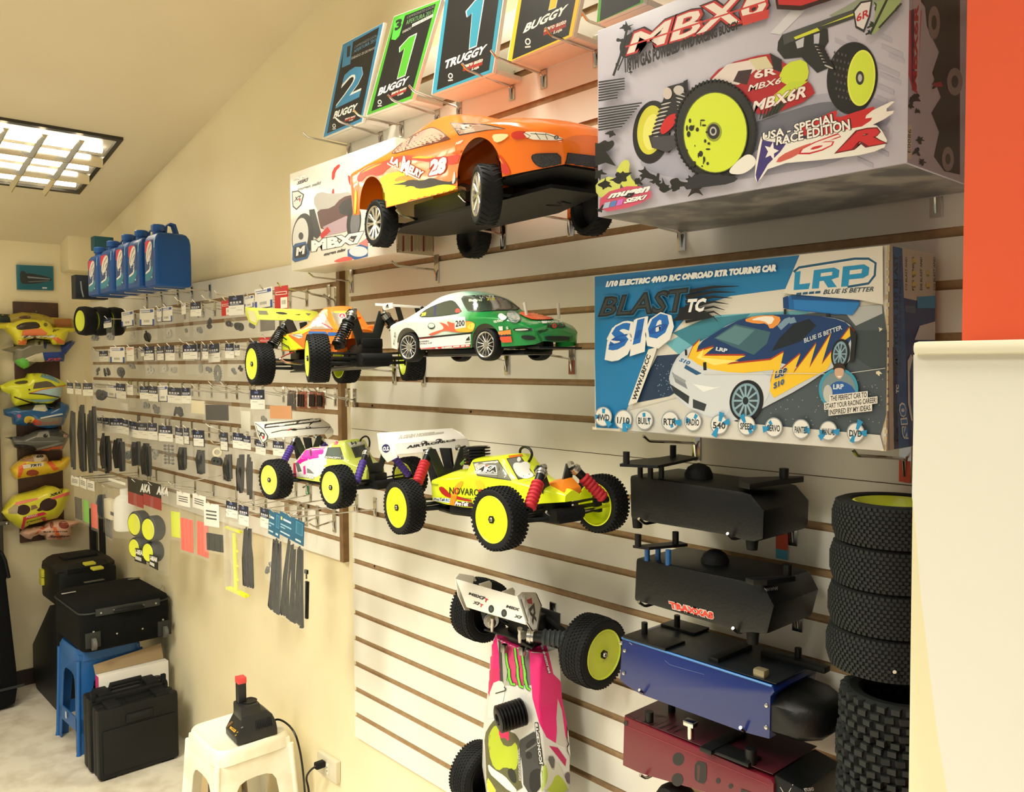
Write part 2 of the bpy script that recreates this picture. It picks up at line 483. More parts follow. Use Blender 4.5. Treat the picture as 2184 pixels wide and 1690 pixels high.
# ------------------------------------------------------------------ hooks on the slatwall
def crop(x0, y0, s): return lambda *p: [(x0+x/s, y0+y/s) for x, y in p]
def hook(base, tip, label, lip=True, plate=0.078, dark=False, group=None, wd=0.02, sticker=None):
    """base: pixel where the prong leaves its plate on the wall; tip: pixel of the prong's far end"""
    b = at(base[0], base[1], 0.004); e = at_x(tip[0], tip[1], b.x)
    t = thing('slatwall_hook', label, 'hook', b, group=group)
    m = DARKCHROME if dark else CHROME
    MB().box((b.x, -0.002, b.z+0.002), (wd, 0.003, plate), ch=0.0008).box((b.x, 0.004, b.z+plate/2), (wd, 0.012, 0.005)).build('back_plate', m, t, world=True)
    p = MB()
    n = e - b; k = max(-e.y-0.022, 0.02)
    bend = Vector((b.x, -k, e.z-0.012 if lip else e.z))
    bs = Vector((b.x, -0.006, b.z))
    p.tube([bs+Vector((0, 0.002, -0.03)), bs+Vector((0, -0.002, -0.004)), bs+Vector((0, -0.006, 0)), bs.lerp(bend, .5), bend, bend.lerp(e, .25)+Vector((0, -0.002, -.001)), e], 0.0029, n=7)
    p.build('prong', m, t, world=True)
    if sticker:
        MB().box((b.x, -0.0042, b.z-plate*0.26), (wd*0.92, 0.0012, plate*0.42)).build('price_sticker', mat(sticker, 0.5), t, world=True)
    return t

def hook_tip(tip, out, label, **k):
    """a hook whose bright tip turns up just in front of what it carries"""
    p = at(tip[0], tip[1], out); return hook(to_px((p.x, -.004, p.z-.016)), tip, label, **k)
def carton(name, label, X0, X1, o1, o2, z0, z1, m, group=None, wear=0.0015):
    t = thing(name, label, 'box', ((X0+X1)/2, -(o1+o2)/2, z0), group=group)
    MB().box(((X0+X1)/2, -(o1+o2)/2, (z0+z1)/2), (X1-X0, o1-o2, z1-z0), ch=wear).build('carton', m, t, world=True)
    return t

def face_px(X0, X1, o, z0, z1): return [to_px(p) for p in ((X0+.001, -o, z0+.001), (X1-.001, -o, z0+.001), (X1-.001, -o, z1-.001), (X0+.001, -o, z1-.001))]
def side_px(X, o, o2, z0, z1): return [to_px(p) for p in ((X, -o, z0+.001), (X, -o2, z0+.001), (X, -o2, z1-.001), (X, -o, z1-.001))]
# ---- big grey buggy box, top right
def box_buggy():
    o = 0.30
    X0 = at(1275, 460, o).x; X1 = at(1935, 350, o).x; z0 = at(1600, 406, o).z; z1 = at(1277, 65, o).z
    t = carton('model_kit_box', 'large lilac-grey box with a red and yellow racing buggy picture, top right', X0, X1, o, 0.03, z0, z1, mat((196, 192, 208), 0.32, key='lilac'))
    A = Art(on_wall_plane(o+0.0002), clip=face_px(X0, X1, o, z0, z1)); K = crop(1250, 0, 2.696)
    def P(pts, c): A.poly(K(*pts), c)
    def B(pts, c, it=2): A.blob(K(*pts), c, it)
    def E(x, y, rx, ry, c, rot=0, **k): q = K((x, y))[0]; A.ell(q[0], q[1], rx/2.696, ry/2.696, c, rot, n=40, **k)
    def T(s, q, c, **k): A.text(s, K(*q), c, **k)
    # ground shade of the illustration
    B([(300, 900), (620, 830), (1000, 620), (1420, 520), (1700, 560), (1780, 700), (1500, 930), (1100, 1000), (700, 1060), (330, 985)], (168, 166, 184))
    B([(420, 900), (1000, 690), (1420, 560), (1480, 650), (1000, 830), (900, 960)], (112, 114, 128))
    for i, (x, y, l) in enumerate([(1430, 215, 90), (1500, 200, 60), (1690, 190, 70), (1700, 250, 120), (1740, 300, 90), (1650, 350, 150), (1690, 410, 120), (1660, 470, 110), (1670, 545, 60), (1640, 690, 100), (1560, 900, 90), (1680, 850, 60)]):
        P([(x, y), (x+l, y+l*.45), (x+l, y+l*.45+26), (x, y+26)], (176, 173, 190))
    P([(1060, 190), (1180, 60), (1260, 60), (1120, 200)], (214, 214, 222)); P([(1400, 90), (1560, 0), (1700, 0), (1500, 120)], (150, 160, 140))
    # far left wheel
    E(378, 760, 108, 182, (30, 32, 34), .12); E(372, 748, 76, 142, (218, 214, 70), .12); E(380, 760, 52, 104, (236, 232, 120), .12); E(395, 800, 22, 40, (30, 32, 34))
    P([(360, 780), (470, 760), (520, 830), (480, 880), (380, 850)], (58, 58, 64))
    # wing and its mount
    P([(1100, 290), (1105, 240), (1130, 198), (1215, 185), (1390, 165), (1395, 240), (1350, 310), (1400, 390), (1330, 420), (1240, 330), (1140, 340)], (36, 40, 42))
    P([(1205, 240), (1255, 215), (1250, 270), (1215, 280)], (196, 196, 208)); P([(1310, 200), (1345, 190), (1340, 250), (1312, 262)], (190, 190, 204))
    P([(1130, 200), (1540, 55), (1560, 90), (1140, 258)], (72, 76, 76)); P([(1195, 215), (1545, 75), (1552, 100), (1205, 228)], (214, 220, 60)); P([(1330, 160), (1550, 85), (1552, 104), (1345, 176)], (60, 62, 60))
    P([(1535, 60), (1580, 10), (1648, 0), (1635, 95), (1600, 188), (1550, 160)], (44, 44, 48)); P([(1545, 68), (1584, 20), (1638, 10), (1626, 92), (1596, 170), (1558, 150)], (226, 220, 222))
    T('6R', [(1555, 130), (1630, 95), (1632, 45), (1556, 85)], (190, 40, 52), bold=.03)
    # rear shock, right wheel
    E(1532, 450, 146, 208, (28, 29, 31), .1); 
    for i in range(9):
        for j in range(7):
            if (i+j) % 2: E(1420+i*11+j*4, 300+j*42+i*3, 5, 8, (84, 86, 86))
    E(1586, 450, 80, 162, (232, 240, 92), .08); E(1586, 450, 70, 150, (214, 232, 70), .08); E(1578, 450, 24, 40, (52, 54, 56)); E(1578, 450, 12, 22, (190, 190, 186))
    for i in range(7): E(1345+i*9, 270+i*18, 34, 12, (24, 26, 28), .4); E(1345+i*9, 278+i*18, 28, 5, (196, 190, 186), .4)
    # body
    B([(690, 480), (790, 375), (1055, 305), (1100, 330), (1290, 470), (1330, 560), (1000, 690), (950, 560)], (176, 34, 44), 1)
    P([(1060, 306), (1130, 345), (1130, 420), (1080, 400)], (38, 34, 38)); B([(1150, 365), (1268, 338), (1290, 440), (1240, 490), (1180, 500), (1105, 460)], (206, 222, 60), 1)
    P([(716, 470), (815, 372), (960, 345), (985, 400), (880, 490)], (228, 214, 210)); P([(850, 470), (880, 410), (960, 400), (930, 490)], (60, 40, 46)); P([(940, 345), (1040, 325), (1080, 390), (990, 410)], (216, 206, 170))
    P([(1010, 690), (1200, 500), (1250, 490), (1110, 650)], (52, 58, 44)); P([(1060, 570), (1180, 470), (1280, 470), (1100, 600)], (196, 216, 60))
    T('6R', [(970, 458), (1100, 430), (1100, 385), (970, 410)], (240, 226, 222), bold=.03, edge=(120, 20, 30))
    T('MBX6', [(935, 530), (1130, 480), (1126, 446), (930, 494)], (238, 226, 222), bold=.02, shear=.3, edge=(110, 20, 30))
    T('MBX6R', [(955, 650), (1270, 560), (1265, 492), (950, 590)], (240, 230, 226), bold=.03, shear=.3, edge=(130, 24, 34))
    for i in range(6): P([(1000+i*18, 690-i*7), (1006+i*18, 688-i*7), (1018+i*22, 640-i*10), (1010+i*22, 642-i*10)], (40, 40, 44))
    # front shocks and arms
    P([(385, 805), (440, 600), (475, 500), (585, 470), (600, 560), (560, 700), (480, 770), (520, 830), (460, 870)], (40, 40, 44))
    P([(565, 470), (590, 458), (592, 540), (572, 560)], (24, 24, 26))
    for i in range(9): E(465-i*8, 590+i*24, 34-i, 9, (30, 30, 32), -.25); E(465-i*8, 598+i*24, 30-i, 4, (206, 200, 196), -.25)
    for i in range(7): E(545+i*3, 520+i*22, 34, 10, (30, 30, 34), .3); E(545+i*3, 528+i*22, 30, 4, (200, 196, 194), .3)
    E(475, 540, 26, 34, (210, 196, 190)); E(540, 520, 30, 26, (200, 194, 190))
    B([(430, 740), (470, 670), (530, 650), (540, 690), (480, 760), (440, 780)], (206, 36, 40)); P([(380, 790), (520, 780), (560, 830), (470, 880), (390, 850)], (70, 70, 76))
    # big front wheel
    E(752, 750, 236, 288, (26, 27, 29)); E(752, 750, 226, 276, (40, 42, 43))
    for i in range(64):
        a = 2*PI*i/64; E(752+233*math.cos(a), 750+284*math.sin(a), 7, 9, (22, 22, 24))
    E(754, 766, 186, 234, (90, 100, 40)); E(754, 766, 180, 228, (216, 232, 62)); E(746, 762, 46, 56, (150, 160, 60)); E(744, 760, 36, 44, (44, 42, 44)); E(742, 758, 20, 26, (190, 188, 184)); E(742, 758, 12, 16, (40, 40, 42))
    rr = random.Random(5)
    for i in range(26): E(rr.uniform(590, 720), rr.uniform(680, 960), rr.uniform(3, 15), rr.uniform(4, 18), (40, 44, 34))
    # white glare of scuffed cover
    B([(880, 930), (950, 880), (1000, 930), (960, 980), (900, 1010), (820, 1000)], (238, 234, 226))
    # title
    B([(200, 250), (280, 180), (300, 240), (255, 330), (215, 340)], (26, 26, 28)); 
    for x, y, r in ((250, 165, 34), (225, 240, 26), (270, 420, 12), (190, 380, 10), (1640, 195, 16)): q = K((x, y))[0]; A.splat(q[0], q[1], r/2.696, (26, 26, 28), 3)
    A.line(K((250, 170), (210, 330), (170, 440)), 5, (28, 28, 30)); A.line(K((275, 190), (235, 320), (196, 410)), 3, (28, 28, 30))
    T('MBX6', [(232, 345), (1080, 110), (1075, -130), (236, 190)], (44, 18, 24), bold=.085, shear=.18)
    T('MBX6', [(240, 330), (1065, 100), (1062, -115), (242, 200)], (198, 40, 44), bold=.06, shear=.18)
    T('MBX6', [(248, 318), (1050, 90), (1048, -100), (250, 212)], (240, 226, 218), bold=.02, shear=.18)
    A.line(K((240, 275), (1060, 10)), 3.4, (206, 60, 54))
    P([(905, 100), (1065, 60), (1062, 110), (915, 155)], (206, 62, 58)); P([(1095, -30), (1540, -30), (1250, 66), (1110, 60)], (52, 16, 20)); P([(1110, -30), (1500, -40), (1250, 40), (1120, 34)], (200, 44, 48))
    T('1/8TH GAS POWERED 4WD RACING BUGGY', [(238, 425), (892, 172), (890, 122), (234, 342)], (30, 24, 30), bold=.05)
    for k, (ya, n) in enumerate(((478, 8), (632, 9))):
        for i in range(n):
            l = 150 if k == 0 and i < 5 else 110 if k == 0 else 250-14*i
            y = ya+i*15
            A.line(K((86, y), (86+l, y-l*.14)), 3.6, (40, 42, 44)); A.line(K((100, y+4), (86+l, y-l*.14+4)), 1.2, (150, 150, 160))
    # badge
    B([(1560, 700), (1660, 640), (1810, 572), (1720, 650), (1805, 640), (1700, 710), (1560, 760)], (240, 232, 224), 1); B([(1160, 780), (1420, 650), (1460, 640), (1450, 690), (1560, 650), (1700, 610), (1600, 690), (1680, 680), (1560, 760), (1480, 790)], (200, 40, 44), 1)
    B([(1015, 800), (1040, 770), (1180, 830), (1640, 720), (1700, 730), (1760, 840), (1640, 890), (1420, 920), (1080, 950), (1000, 1060), (980, 1010)], (238, 234, 226), 1)
    P([(1028, 812), (1165, 832), (1130, 880), (1060, 950), (1040, 985), (1000, 1052), (990, 1010)], (66, 54, 122))
    st = [(1080+44*math.cos(-PI/2+.25+i*PI/5)*(1 if i % 2 == 0 else .42), 875+58*math.sin(-PI/2+.25+i*PI/5)*(1 if i % 2 == 0 else .42)) for i in range(10)]
    P(st, (240, 236, 230)); B([(1130, 900), (1240, 850), (1330, 820), (1230, 900), (1100, 950)], (206, 96, 84), 1)
    T('6', [(1225, 905), (1430, 870), (1500, 765), (1290, 800)], (200, 40, 46), bold=.09, shear=.3); T('6', [(1240, 893), (1420, 862), (1485, 776), (1300, 808)], (240, 228, 222), bold=.02, shear=.3)
    T('R', [(1440, 890), (1750, 830), (1700, 725), (1500, 770)], (110, 22, 30), bold=.1, shear=.3); T('R', [(1455, 880), (1735, 828), (1690, 735), (1512, 775)], (206, 46, 50), bold=.05, shear=.3)
    T('USA - SPECIAL', [(1030, 815), (1455, 712), (1448, 655), (1032, 770)], (244, 240, 234), bold=.03, edge=(30, 30, 34), ew=.05)
    T('RACE EDITION', [(1108, 842), (1535, 752), (1528, 690), (1112, 792)], (244, 240, 234), bold=.03, edge=(30, 30, 34), ew=.05)
    # splatter lower left
    B([(180, 1000), (230, 920), (270, 930), (260, 1010), (330, 1090), (240, 1100)], (206, 210, 92), 1); B([(70, 1050), (170, 1010), (230, 1080), (150, 1150), (75, 1130)], (206, 210, 110), 1)
    B([(100, 1120), (300, 1060), (420, 1120), (300, 1190), (90, 1230)], (206, 84, 110), 1)
    for x, y, r in ((90, 850, 60), (215, 1020, 50), (360, 1010, 40), (310, 1045, 26), (420, 1040, 30), (130, 1060, 30), (90, 1000, 34), (470, 1080, 46), (540, 1070, 50), (620, 1040, 40), (650, 1080, 50), (160, 770, 22), (780, 1030, 36), (100, 1210, 24)):
        q = K((x, y))[0]; A.splat(q[0], q[1], r/2.696, (30, 32, 30), 1)
    B([(640, 1000), (760, 1010), (900, 1020), (860, 1060), (700, 1080), (560, 1100)], (44, 46, 52), 1)
    P([(70, 830), (100, 830), (190, 960), (130, 940), (70, 960)], (28, 30, 28))
    for i, c in enumerate(((170, 190, 214), (88, 130, 190), (200, 110, 200))): P([(125+i*38, 1170-i*8), (158+i*38, 1163-i*8), (146+i*38, 1197-i*8), (113+i*38, 1204-i*8)], c)
    T('mugen', [(135, 1158), (375, 1120), (388, 1072), (150, 1120)], (244, 242, 236), bold=.05, shear=.3, edge=(40, 40, 44))
    T('SEIKI', [(232, 1175), (360, 1150), (372, 1122), (245, 1146)], (244, 242, 236), bold=.05, shear=.3, edge=(40, 40, 44))
    for x, y, r in ((1700, 60, 40), (1660, 150, 24), (1740, 110, 20), (1790, 40, 30)): q = K((x, y))[0]; A.splat(q[0], q[1], r/2.696, (42, 52, 36), 4)
    P([(1690, 20), (1760, 0), (1840, 0), (1700, 180), (1660, 210)], (150, 168, 110)); A.line(K((1750, 0), (1650, 205)), 5, (40, 50, 36)); A.line(K((1830, 30), (1700, 170)), 4, (40, 48, 36))
    A.build(t)
    # right-hand side
    S = Art(on_x_plane(X1+0.0002), clip=side_px(X1, o, 0.03, z0, z1))
    def Q(pts, c): S.poly(K(*pts), c)
    Q([(1905, -20), (2150, -20), (2150, 1005), (2060, 985), (2000, 900), (2030, 760), (1985, 650), (2040, 560), (1990, 420), (2030, 300), (1960, 150), (1950, 40)], (44, 40, 50))
    Q([(1848, 60), (1930, 60), (1905, 540), (1880, 520), (1850, 420)], (204, 70, 96)); Q([(1880, 0), (1925, 0), (1908, 530), (1885, 500)], (214, 200, 206)); Q([(1868, 60), (1885, 50), (1890, 500), (1872, 470)], (86, 30, 70))
    for x, y, rx, ry in ((2120, 470, 45, 80), (2080, 915, 34, 70), (2000, 130, 34, 95)): S.ell(*K((x, y))[0], rx/2.696, ry/2.696, (150, 138, 140)); S.ell(*K((x, y))[0], rx/6, ry/6, (60, 56, 62))
    S.text('MBX6R', [K((1900, 520))[0], K((1912, 20))[0], K((1885, 20))[0], K((1872, 520))[0]], (190, 40, 60), bold=.04)
    Q([(1845, 715), (1872, 720), (1868, 918), (1840, 912)], (226, 218, 196)); S.text('E0086', [K((1864, 880))[0], K((1868, 745))[0], K((1850, 742))[0], K((1846, 876))[0]], (50, 46, 44))
    for x, y, r in ((1890, 560, 30), (1860, 610, 20), (1905, 640, 16), (1920, 800, 22), (1900, 870, 26), (1930, 930, 20), (2010, 480, 30)): q = K((x, y))[0]; S.splat(q[0], q[1], r/2.696, (30, 30, 36), 2)
    Q([(1990, 480), (2040, 470), (2050, 500), (2000, 500)], (170, 40, 70))
    S.build(t)
    U = MB(); U.face([(X0+.004, -o+.004, z0-.0003), (X1-.004, -o+.004, z0-.0003), (X1-.004, -.04, z0-.0003), (X0+.004, -.04, z0-.0003)])
    U.build('printed_underside', mat((104, 102, 106), 0.3, noise=((150, 146, 140), 14, .45, .6)), t, world=True, angle=0)
    K2 = crop(1280, 400, 2.73)
    hook(K2((470, 262))[0], K2((178, 155))[0], 'chrome hook under the left end of the lilac-grey buggy box')
    hook(K2((1955, 40))[0], (1884, 362), 'chrome hook under the right end of the lilac-grey buggy box', sticker=(196, 190, 178))
box_buggy()

# ---- blue touring car box
def box_touring():
    o = 0.20
    X0 = at(1268, 750, o).x; X1 = at(1893, 745, o).x; z0 = at(1580, 940, o).z; z1 = at(1580, 556, o).z
    t = carton('model_kit_box', 'blue and white touring car box with worn edges, right of the green car', X0, X1, o, 0.03, z0, z1, mat((216, 212, 200), 0.4, key='lrp'))
    A = Art(on_wall_plane(o+0.0002), clip=face_px(X0, X1, o, z0, z1)); K = crop(1240, 500, 2.663)
    BLUE, NAVY, CY = (30, 122, 178), (26, 52, 110), (60, 160, 205)
    def P(pts, c): A.poly(K(*pts), c)
    def B(pts, c, it=2): A.blob(K(*pts), c, it)
    def E(x, y, rx, ry, c, rot=0, **k): q = K((x, y))[0]; A.ell(q[0], q[1], rx/2.663, ry/2.663, c, rot, n=36, **k)
    def T(s, q, c, **k): A.text(s, K(*q), c, **k)
    P([(68, 236), (1245, 118), (1160, 310), (850, 350), (640, 420), (520, 560), (430, 640), (250, 1010), (210, 1105), (84, 1098)], BLUE)
    P([(68, 236), (1245, 118), (1220, 190), (68, 300)], (34, 112, 168))
    P([(480, 620), (760, 460), (1290, 430), (1300, 480), (780, 680), (560, 690)], (110, 180, 196)); P([(520, 560), (700, 480), (960, 450), (860, 560), (640, 640)], (60, 130, 150))
    P([(430, 690), (560, 680), (600, 860), (500, 920), (290, 962)], (34, 56, 84))
    for i in range(40):
        r = random.Random(i); E(r.uniform(420, 560), r.uniform(720, 920), 3, 3, (120, 150, 170))
    P([(1000, 480), (1715, 410), (1735, 560), (1735, 1010), (1700, 1140), (1020, 1110), (900, 1000)], (74, 84, 90)); P([(1480, 420), (1710, 400), (1712, 450), (1560, 520)], (176, 180, 180))
    P([(1560, 545), (1735, 545), (1738, 760), (1660, 770), (1560, 700)], (60, 72, 74))
    for i in range(70):
        r = random.Random(i+90); E(r.uniform(1080, 1720), r.uniform(800, 1110), 3, 3, (150, 156, 156))
    P([(250, 1010), (560, 930), (900, 1070), (1700, 1140), (1725, 1232), (215, 1110)], (206, 204, 196))
    # car
    B([(1155, 380), (1200, 340), (1580, 365), (1590, 400), (1540, 465), (1200, 430), (1155, 420)], (28, 100, 168), 1); P([(1210, 372), (1585, 390), (1545, 460), (1215, 425)], (40, 120, 190)); P([(1195, 345), (1580, 368), (1585, 385), (1200, 370)], (24, 74, 130)); P([(1150, 360), (1180, 350), (1185, 425), (1152, 420)], (24, 66, 120)); P([(1395, 450), (1415, 450), (1412, 500), (1395, 500)], (30, 36, 44)); P([(1155, 425), (1170, 425), (1170, 455), (1155, 455)], (30, 36, 44))
    B([(500, 840), (515, 760), (560, 680), (640, 630), (720, 590), (860, 500), (1000, 460), (1200, 455), (1420, 470), (1520, 500), (1560, 560), (1550, 720), (1420, 760), (1260, 870), (1040, 985), (900, 1060), (760, 1060), (560, 960)], (196, 202, 208), 1)
    B([(640, 640), (860, 500), (1000, 460), (1200, 455), (1420, 470), (1535, 510), (1550, 600), (1440, 690), (1300, 770), (1090, 720), (900, 745), (700, 690)], (24, 58, 108), 1)
    P([(760, 590), (880, 510), (1080, 555), (1060, 620), (985, 685), (870, 640)], (62, 100, 112)); P([(770, 590), (880, 520), (990, 545), (900, 630)], (90, 130, 138))
    P([(1085, 665), (1130, 590), (1210, 510), (1300, 480), (1340, 520), (1250, 610)], (24, 34, 46))
    B([(920, 490), (990, 462), (1130, 460), (1140, 500), (1080, 545), (1060, 505), (1000, 510)], (232, 150, 70), 1); B([(960, 488), (1030, 465), (1110, 468), (1080, 520), (1040, 490)], (240, 232, 220), 1)
    P([(1120, 520), (1160, 480), (1190, 470), (1200, 490), (1140, 545)], (120, 150, 176)); P([(1180, 480), (1215, 470), (1228, 500), (1190, 510)], (120, 150, 176))
    fl = [(610, 710), (640, 640), (680, 600), (660, 670), (760, 640), (700, 690), (940, 690), (830, 740), (1080, 715), (1155, 670), (1130, 780), (1250, 680), (1210, 790), (1340, 620), (1300, 760), (1425, 560), (1370, 740), (1440, 650), (1530, 530), (1560, 560), (1490, 610), (1430, 720), (1400, 770), (1260, 840), (1100, 930), (1070, 880), (1100, 770), (900, 790), (700, 770)]
    P([(x, y-10) for x, y in fl], (170, 60, 40)); P(fl, (240, 196, 50)); P([(660, 700), (700, 650), (690, 700), (900, 720), (760, 745)], (244, 226, 120))
    B([(520, 800), (540, 720), (600, 690), (700, 760), (880, 790), (1080, 780), (1080, 900), (1030, 980), (1010, 860), (930, 830), (860, 890), (850, 1020), (760, 1050), (560, 960)], (208, 212, 216), 1)
    P([(520, 780), (600, 850), (610, 880), (540, 840)], (130, 136, 142)); P([(510, 850), (620, 920), (615, 965), (530, 900)], (44, 52, 56)); P([(640, 935), (718, 965), (705, 1005), (640, 985)], (50, 58, 62)); P([(640, 850), (760, 870), (800, 865), (700, 895)], (236, 238, 236)); P([(530, 790), (600, 830), (596, 850), (526, 810)], (150, 156, 160))
    T('S10', [(560, 720), (620, 745), (628, 722), (568, 700)], (30, 100, 160), bold=.04, shear=.3); P([(600, 740), (690, 790), (660, 800), (590, 760)], (40, 90, 130))
    P([(594, 655), (606, 655), (608, 688), (596, 688)], (20, 24, 28)); P([(698, 728), (716, 726), (718, 772), (700, 772)], (20, 24, 28))
    E(945, 945, 96, 118, (22, 26, 30), .2); E(940, 945, 78, 100, (128, 160, 176), .2); E(940, 945, 66, 86, (50, 60, 66), .2)
    for i in range(12):
        a = i*PI/6; A.line(K((940, 945), (940+70*math.cos(a), 945+92*math.sin(a))), 4.2, (140, 172, 186))
    E(940, 945, 16, 22, (30, 36, 40))
    E(1478, 680, 52, 86, (22, 26, 30), .15); E(1476, 680, 40, 72, (128, 160, 180), .15); E(1476, 680, 32, 58, (56, 66, 74), .15)
    for i in range(10):
        a = i*PI/5; A.line(K((1476, 680), (1476+36*math.cos(a), 680+66*math.sin(a))), 2.6, (140, 172, 190))
    P([(1530, 520), (1570, 570), (1555, 725), (1530, 728), (1540, 620)], (30, 34, 36))
    T('BLUE IS BETTER', [(1275, 618), (1490, 540), (1486, 515), (1272, 592)], (206, 216, 222), bold=.02)
    T('LRP', [(770, 660), (835, 672), (840, 650), (775, 640)], (210, 220, 226), bold=.05); T('LRP', [(1105, 820), (1170, 800), (1178, 755), (1112, 778)], (36, 60, 90), bold=.05, edge=(230, 232, 232)); T('S10', [(1100, 880), (1160, 850), (1160, 818), (1100, 845)], (40, 90, 150), bold=.04)
    A.line(K((700, 792), (1280, 790), (1480, 795), (1735, 760)), 1.2, (214, 214, 206))
    # titles
    T('1/10 ELECTRIC 4WD R/C ONROAD RTR TOURING CAR', [(146, 302), (1116, 212), (1116, 170), (148, 268)], (236, 238, 236), bold=.08, shear=.2)
    for i in range(7):
        y = 300+i*28; A.line(K((600, y+30), (760, y), (905-20*i, y-5+i*6)), 10-i*.6, (22, 26, 30), taper=True)
    P([(500, 440), (640, 400), (720, 440), (760, 470), (520, 495), (560, 460)], (22, 26, 30))
    T('BLAST', [(95, 480), (618, 452), (628, 292), (122, 350)], (30, 110, 150), bold=.07, shear=.12); T('BLAST', [(102, 472), (610, 445), (620, 300), (128, 356)], (24, 28, 32), bold=.04, shear=.12); T('BLAST', [(112, 462), (600, 436), (608, 312), (136, 366)], (54, 62, 66), bold=-.005, shear=.12)
    T('TC', [(605, 445), (708, 440), (722, 362), (614, 368)], (240, 240, 238), bold=.05, shear=.15)
    T('S10', [(140, 745), (540, 620), (530, 425), (150, 520)], (232, 232, 228), bold=.13, shear=.1); T('S10', [(148, 690), (520, 580), (518, 430), (170, 510)], (232, 232, 228), bold=.11, shear=.1); T('S10', [(160, 672), (508, 572), (508, 438), (178, 522)], (34, 108, 190), bold=.045, shear=.1); T('S10', [(163, 640), (500, 545), (502, 500), (170, 590)], (26, 84, 166), bold=.02, shear=.1)
    P([(390, 655), (440, 640), (425, 690), (325, 955), (275, 970)], (226, 222, 210)); T('WWW.LRP.CC', [(320, 948), (405, 690), (382, 680), (298, 935)], (28, 30, 32), bold=.04)
    # maker's logo
    P([(1250, 117), (1720, 62), (1722, 400), (1600, 375), (1190, 340), (1160, 330)], (218, 213, 202))
    A.line(K((1215, 215), (1245, 190), (1560, 140), (1640, 140), (1680, 165), (1675, 235), (1640, 280), (1520, 300)), 5, (28, 84, 120)); A.line(K((1222, 222), (1250, 199), (1560, 150), (1632, 150), (1668, 172), (1662, 232), (1630, 270), (1520, 290)), 1.6, (226, 222, 212))
    P([(1222, 215), (1255, 210), (1248, 285), (1310, 278), (1300, 312), (1215, 318)], (36, 140, 190)); P([(1330, 205), (1445, 190), (1475, 205), (1470, 245), (1430, 258), (1460, 300), (1410, 304), (1385, 265), (1362, 268), (1358, 308), (1318, 310)], (36, 140, 190)); P([(1370, 222), (1435, 214), (1432, 234), (1368, 242)], (218, 213, 202))
    P([(1495, 185), (1615, 172), (1645, 190), (1640, 232), (1610, 250), (1530, 258), (1525, 296), (1484, 300)], (36, 140, 190)); P([(1534, 206), (1604, 198), (1600, 222), (1532, 230)], (218, 213, 202))
    for i in range(4): P([(1232+36*i, 334-i*3), (1260+36*i, 331-i*3), (1258+36*i, 345-i*3), (1228+36*i, 347-i*3)], (36, 84, 120))
    T('BLUE IS BETTER', [(1382, 342), (1668, 325), (1672, 298), (1386, 316)], (36, 62, 78), bold=.02, shear=.2)
    # inset portrait in a ring
    E(1470, 880, 112, 120, (60, 150, 180), r0=.86); E(1470, 880, 96, 102, (120, 140, 146))
    B([(1390, 960), (1410, 870), (1450, 835), (1500, 835), (1560, 870), (1580, 950), (1540, 980), (1410, 985)], (36, 90, 160), 1); B([(1446, 800), (1450, 750), (1475, 740), (1500, 755), (1500, 800), (1475, 830)], (206, 168, 140)); B([(1440, 780), (1442, 738), (1475, 726), (1510, 745), (1508, 790), (1498, 760), (1455, 758)], (50, 36, 30)); P([(1462, 805), (1490, 805), (1480, 814), (1470, 814)], (240, 236, 230)); E(1410, 905, 26, 50, (190, 190, 184)); T('LRP', [(1440, 880), (1500, 878), (1500, 850), (1440, 852)], (210, 220, 226), bold=.04)
    for i, (s, q) in enumerate((('THE PERFECT CAR TO', [(1425, 948), (1630, 925), (1630, 895), (1425, 918)]), ('START YOUR RACING CAREER!', [(1395, 992), (1685, 955), (1685, 925), (1395, 962)]), ('INSPIRED BY MY IDEAS.', [(1420, 1026), (1655, 998), (1655, 968), (1420, 996)]))):
        P([(q[0][0]-6, q[0][1]+5), (q[1][0]+6, q[1][1]+5), (q[2][0]+6, q[2][1]-5), (q[3][0]-6, q[3][1]-5)], (226, 222, 212)); T(s, q, (34, 38, 42), bold=.02)
    # row of small symbols
    names = ['4WD', '1/10', 'BUILT', 'RTR', 'RADIO', '540', 'SPEED', 'SERVO', 'PAINTED', 'MANUAL', 'DVD']
    xs = [135, 250, 370, 515, 645, 795, 950, 1105, 1260, 1415, 1570]; ys = [1035, 1052, 1055, 1060, 1062, 1080, 1085, 1095, 1105, 1115, 1125]
    for i, (x, y, s) in enumerate(zip(xs, ys, names)):
        r = random.Random(i*7+1)
        E(x, y, 50, 56, (150, 156, 160)); E(x, y, 44, 50, (224, 222, 216))
        for k in range(3):
            a = r.uniform(0, 2*PI); b = r.uniform(30, 66)
            P([(x+20*math.cos(a-.4), y+20*math.sin(a-.4)), (x+b*math.cos(a-.25), y+b*1.2*math.sin(a-.25)), (x+b*math.cos(a+.25), y+b*1.2*math.sin(a+.25)), (x+20*math.cos(a+.4), y+20*math.sin(a+.4))], (40, 140, 190))
        T(s, [(x-36, y+22), (x+36, y+26), (x+36, y-12), (x-36, y-16)], (50, 56, 60), bold=.03)
    # scuffs along the edges
    for x, y, r in ((1710, 540, 12), (1700, 785, 16), (90, 1100, 14), (72, 240, 10), (1720, 1225, 14)): q = K((x, y))[0]; A.splat(q[0], q[1], r/2.663, (226, 214, 186), 5)
    A.build(t)
    S = Art(on_x_plane(X1+0.0002), clip=side_px(X1, o, 0.03, z0, z1))
    def Q(pts, c): S.poly(K(*pts), c)
    def sT(s, q, c, **k): S.text(s, K(*q), c, **k)
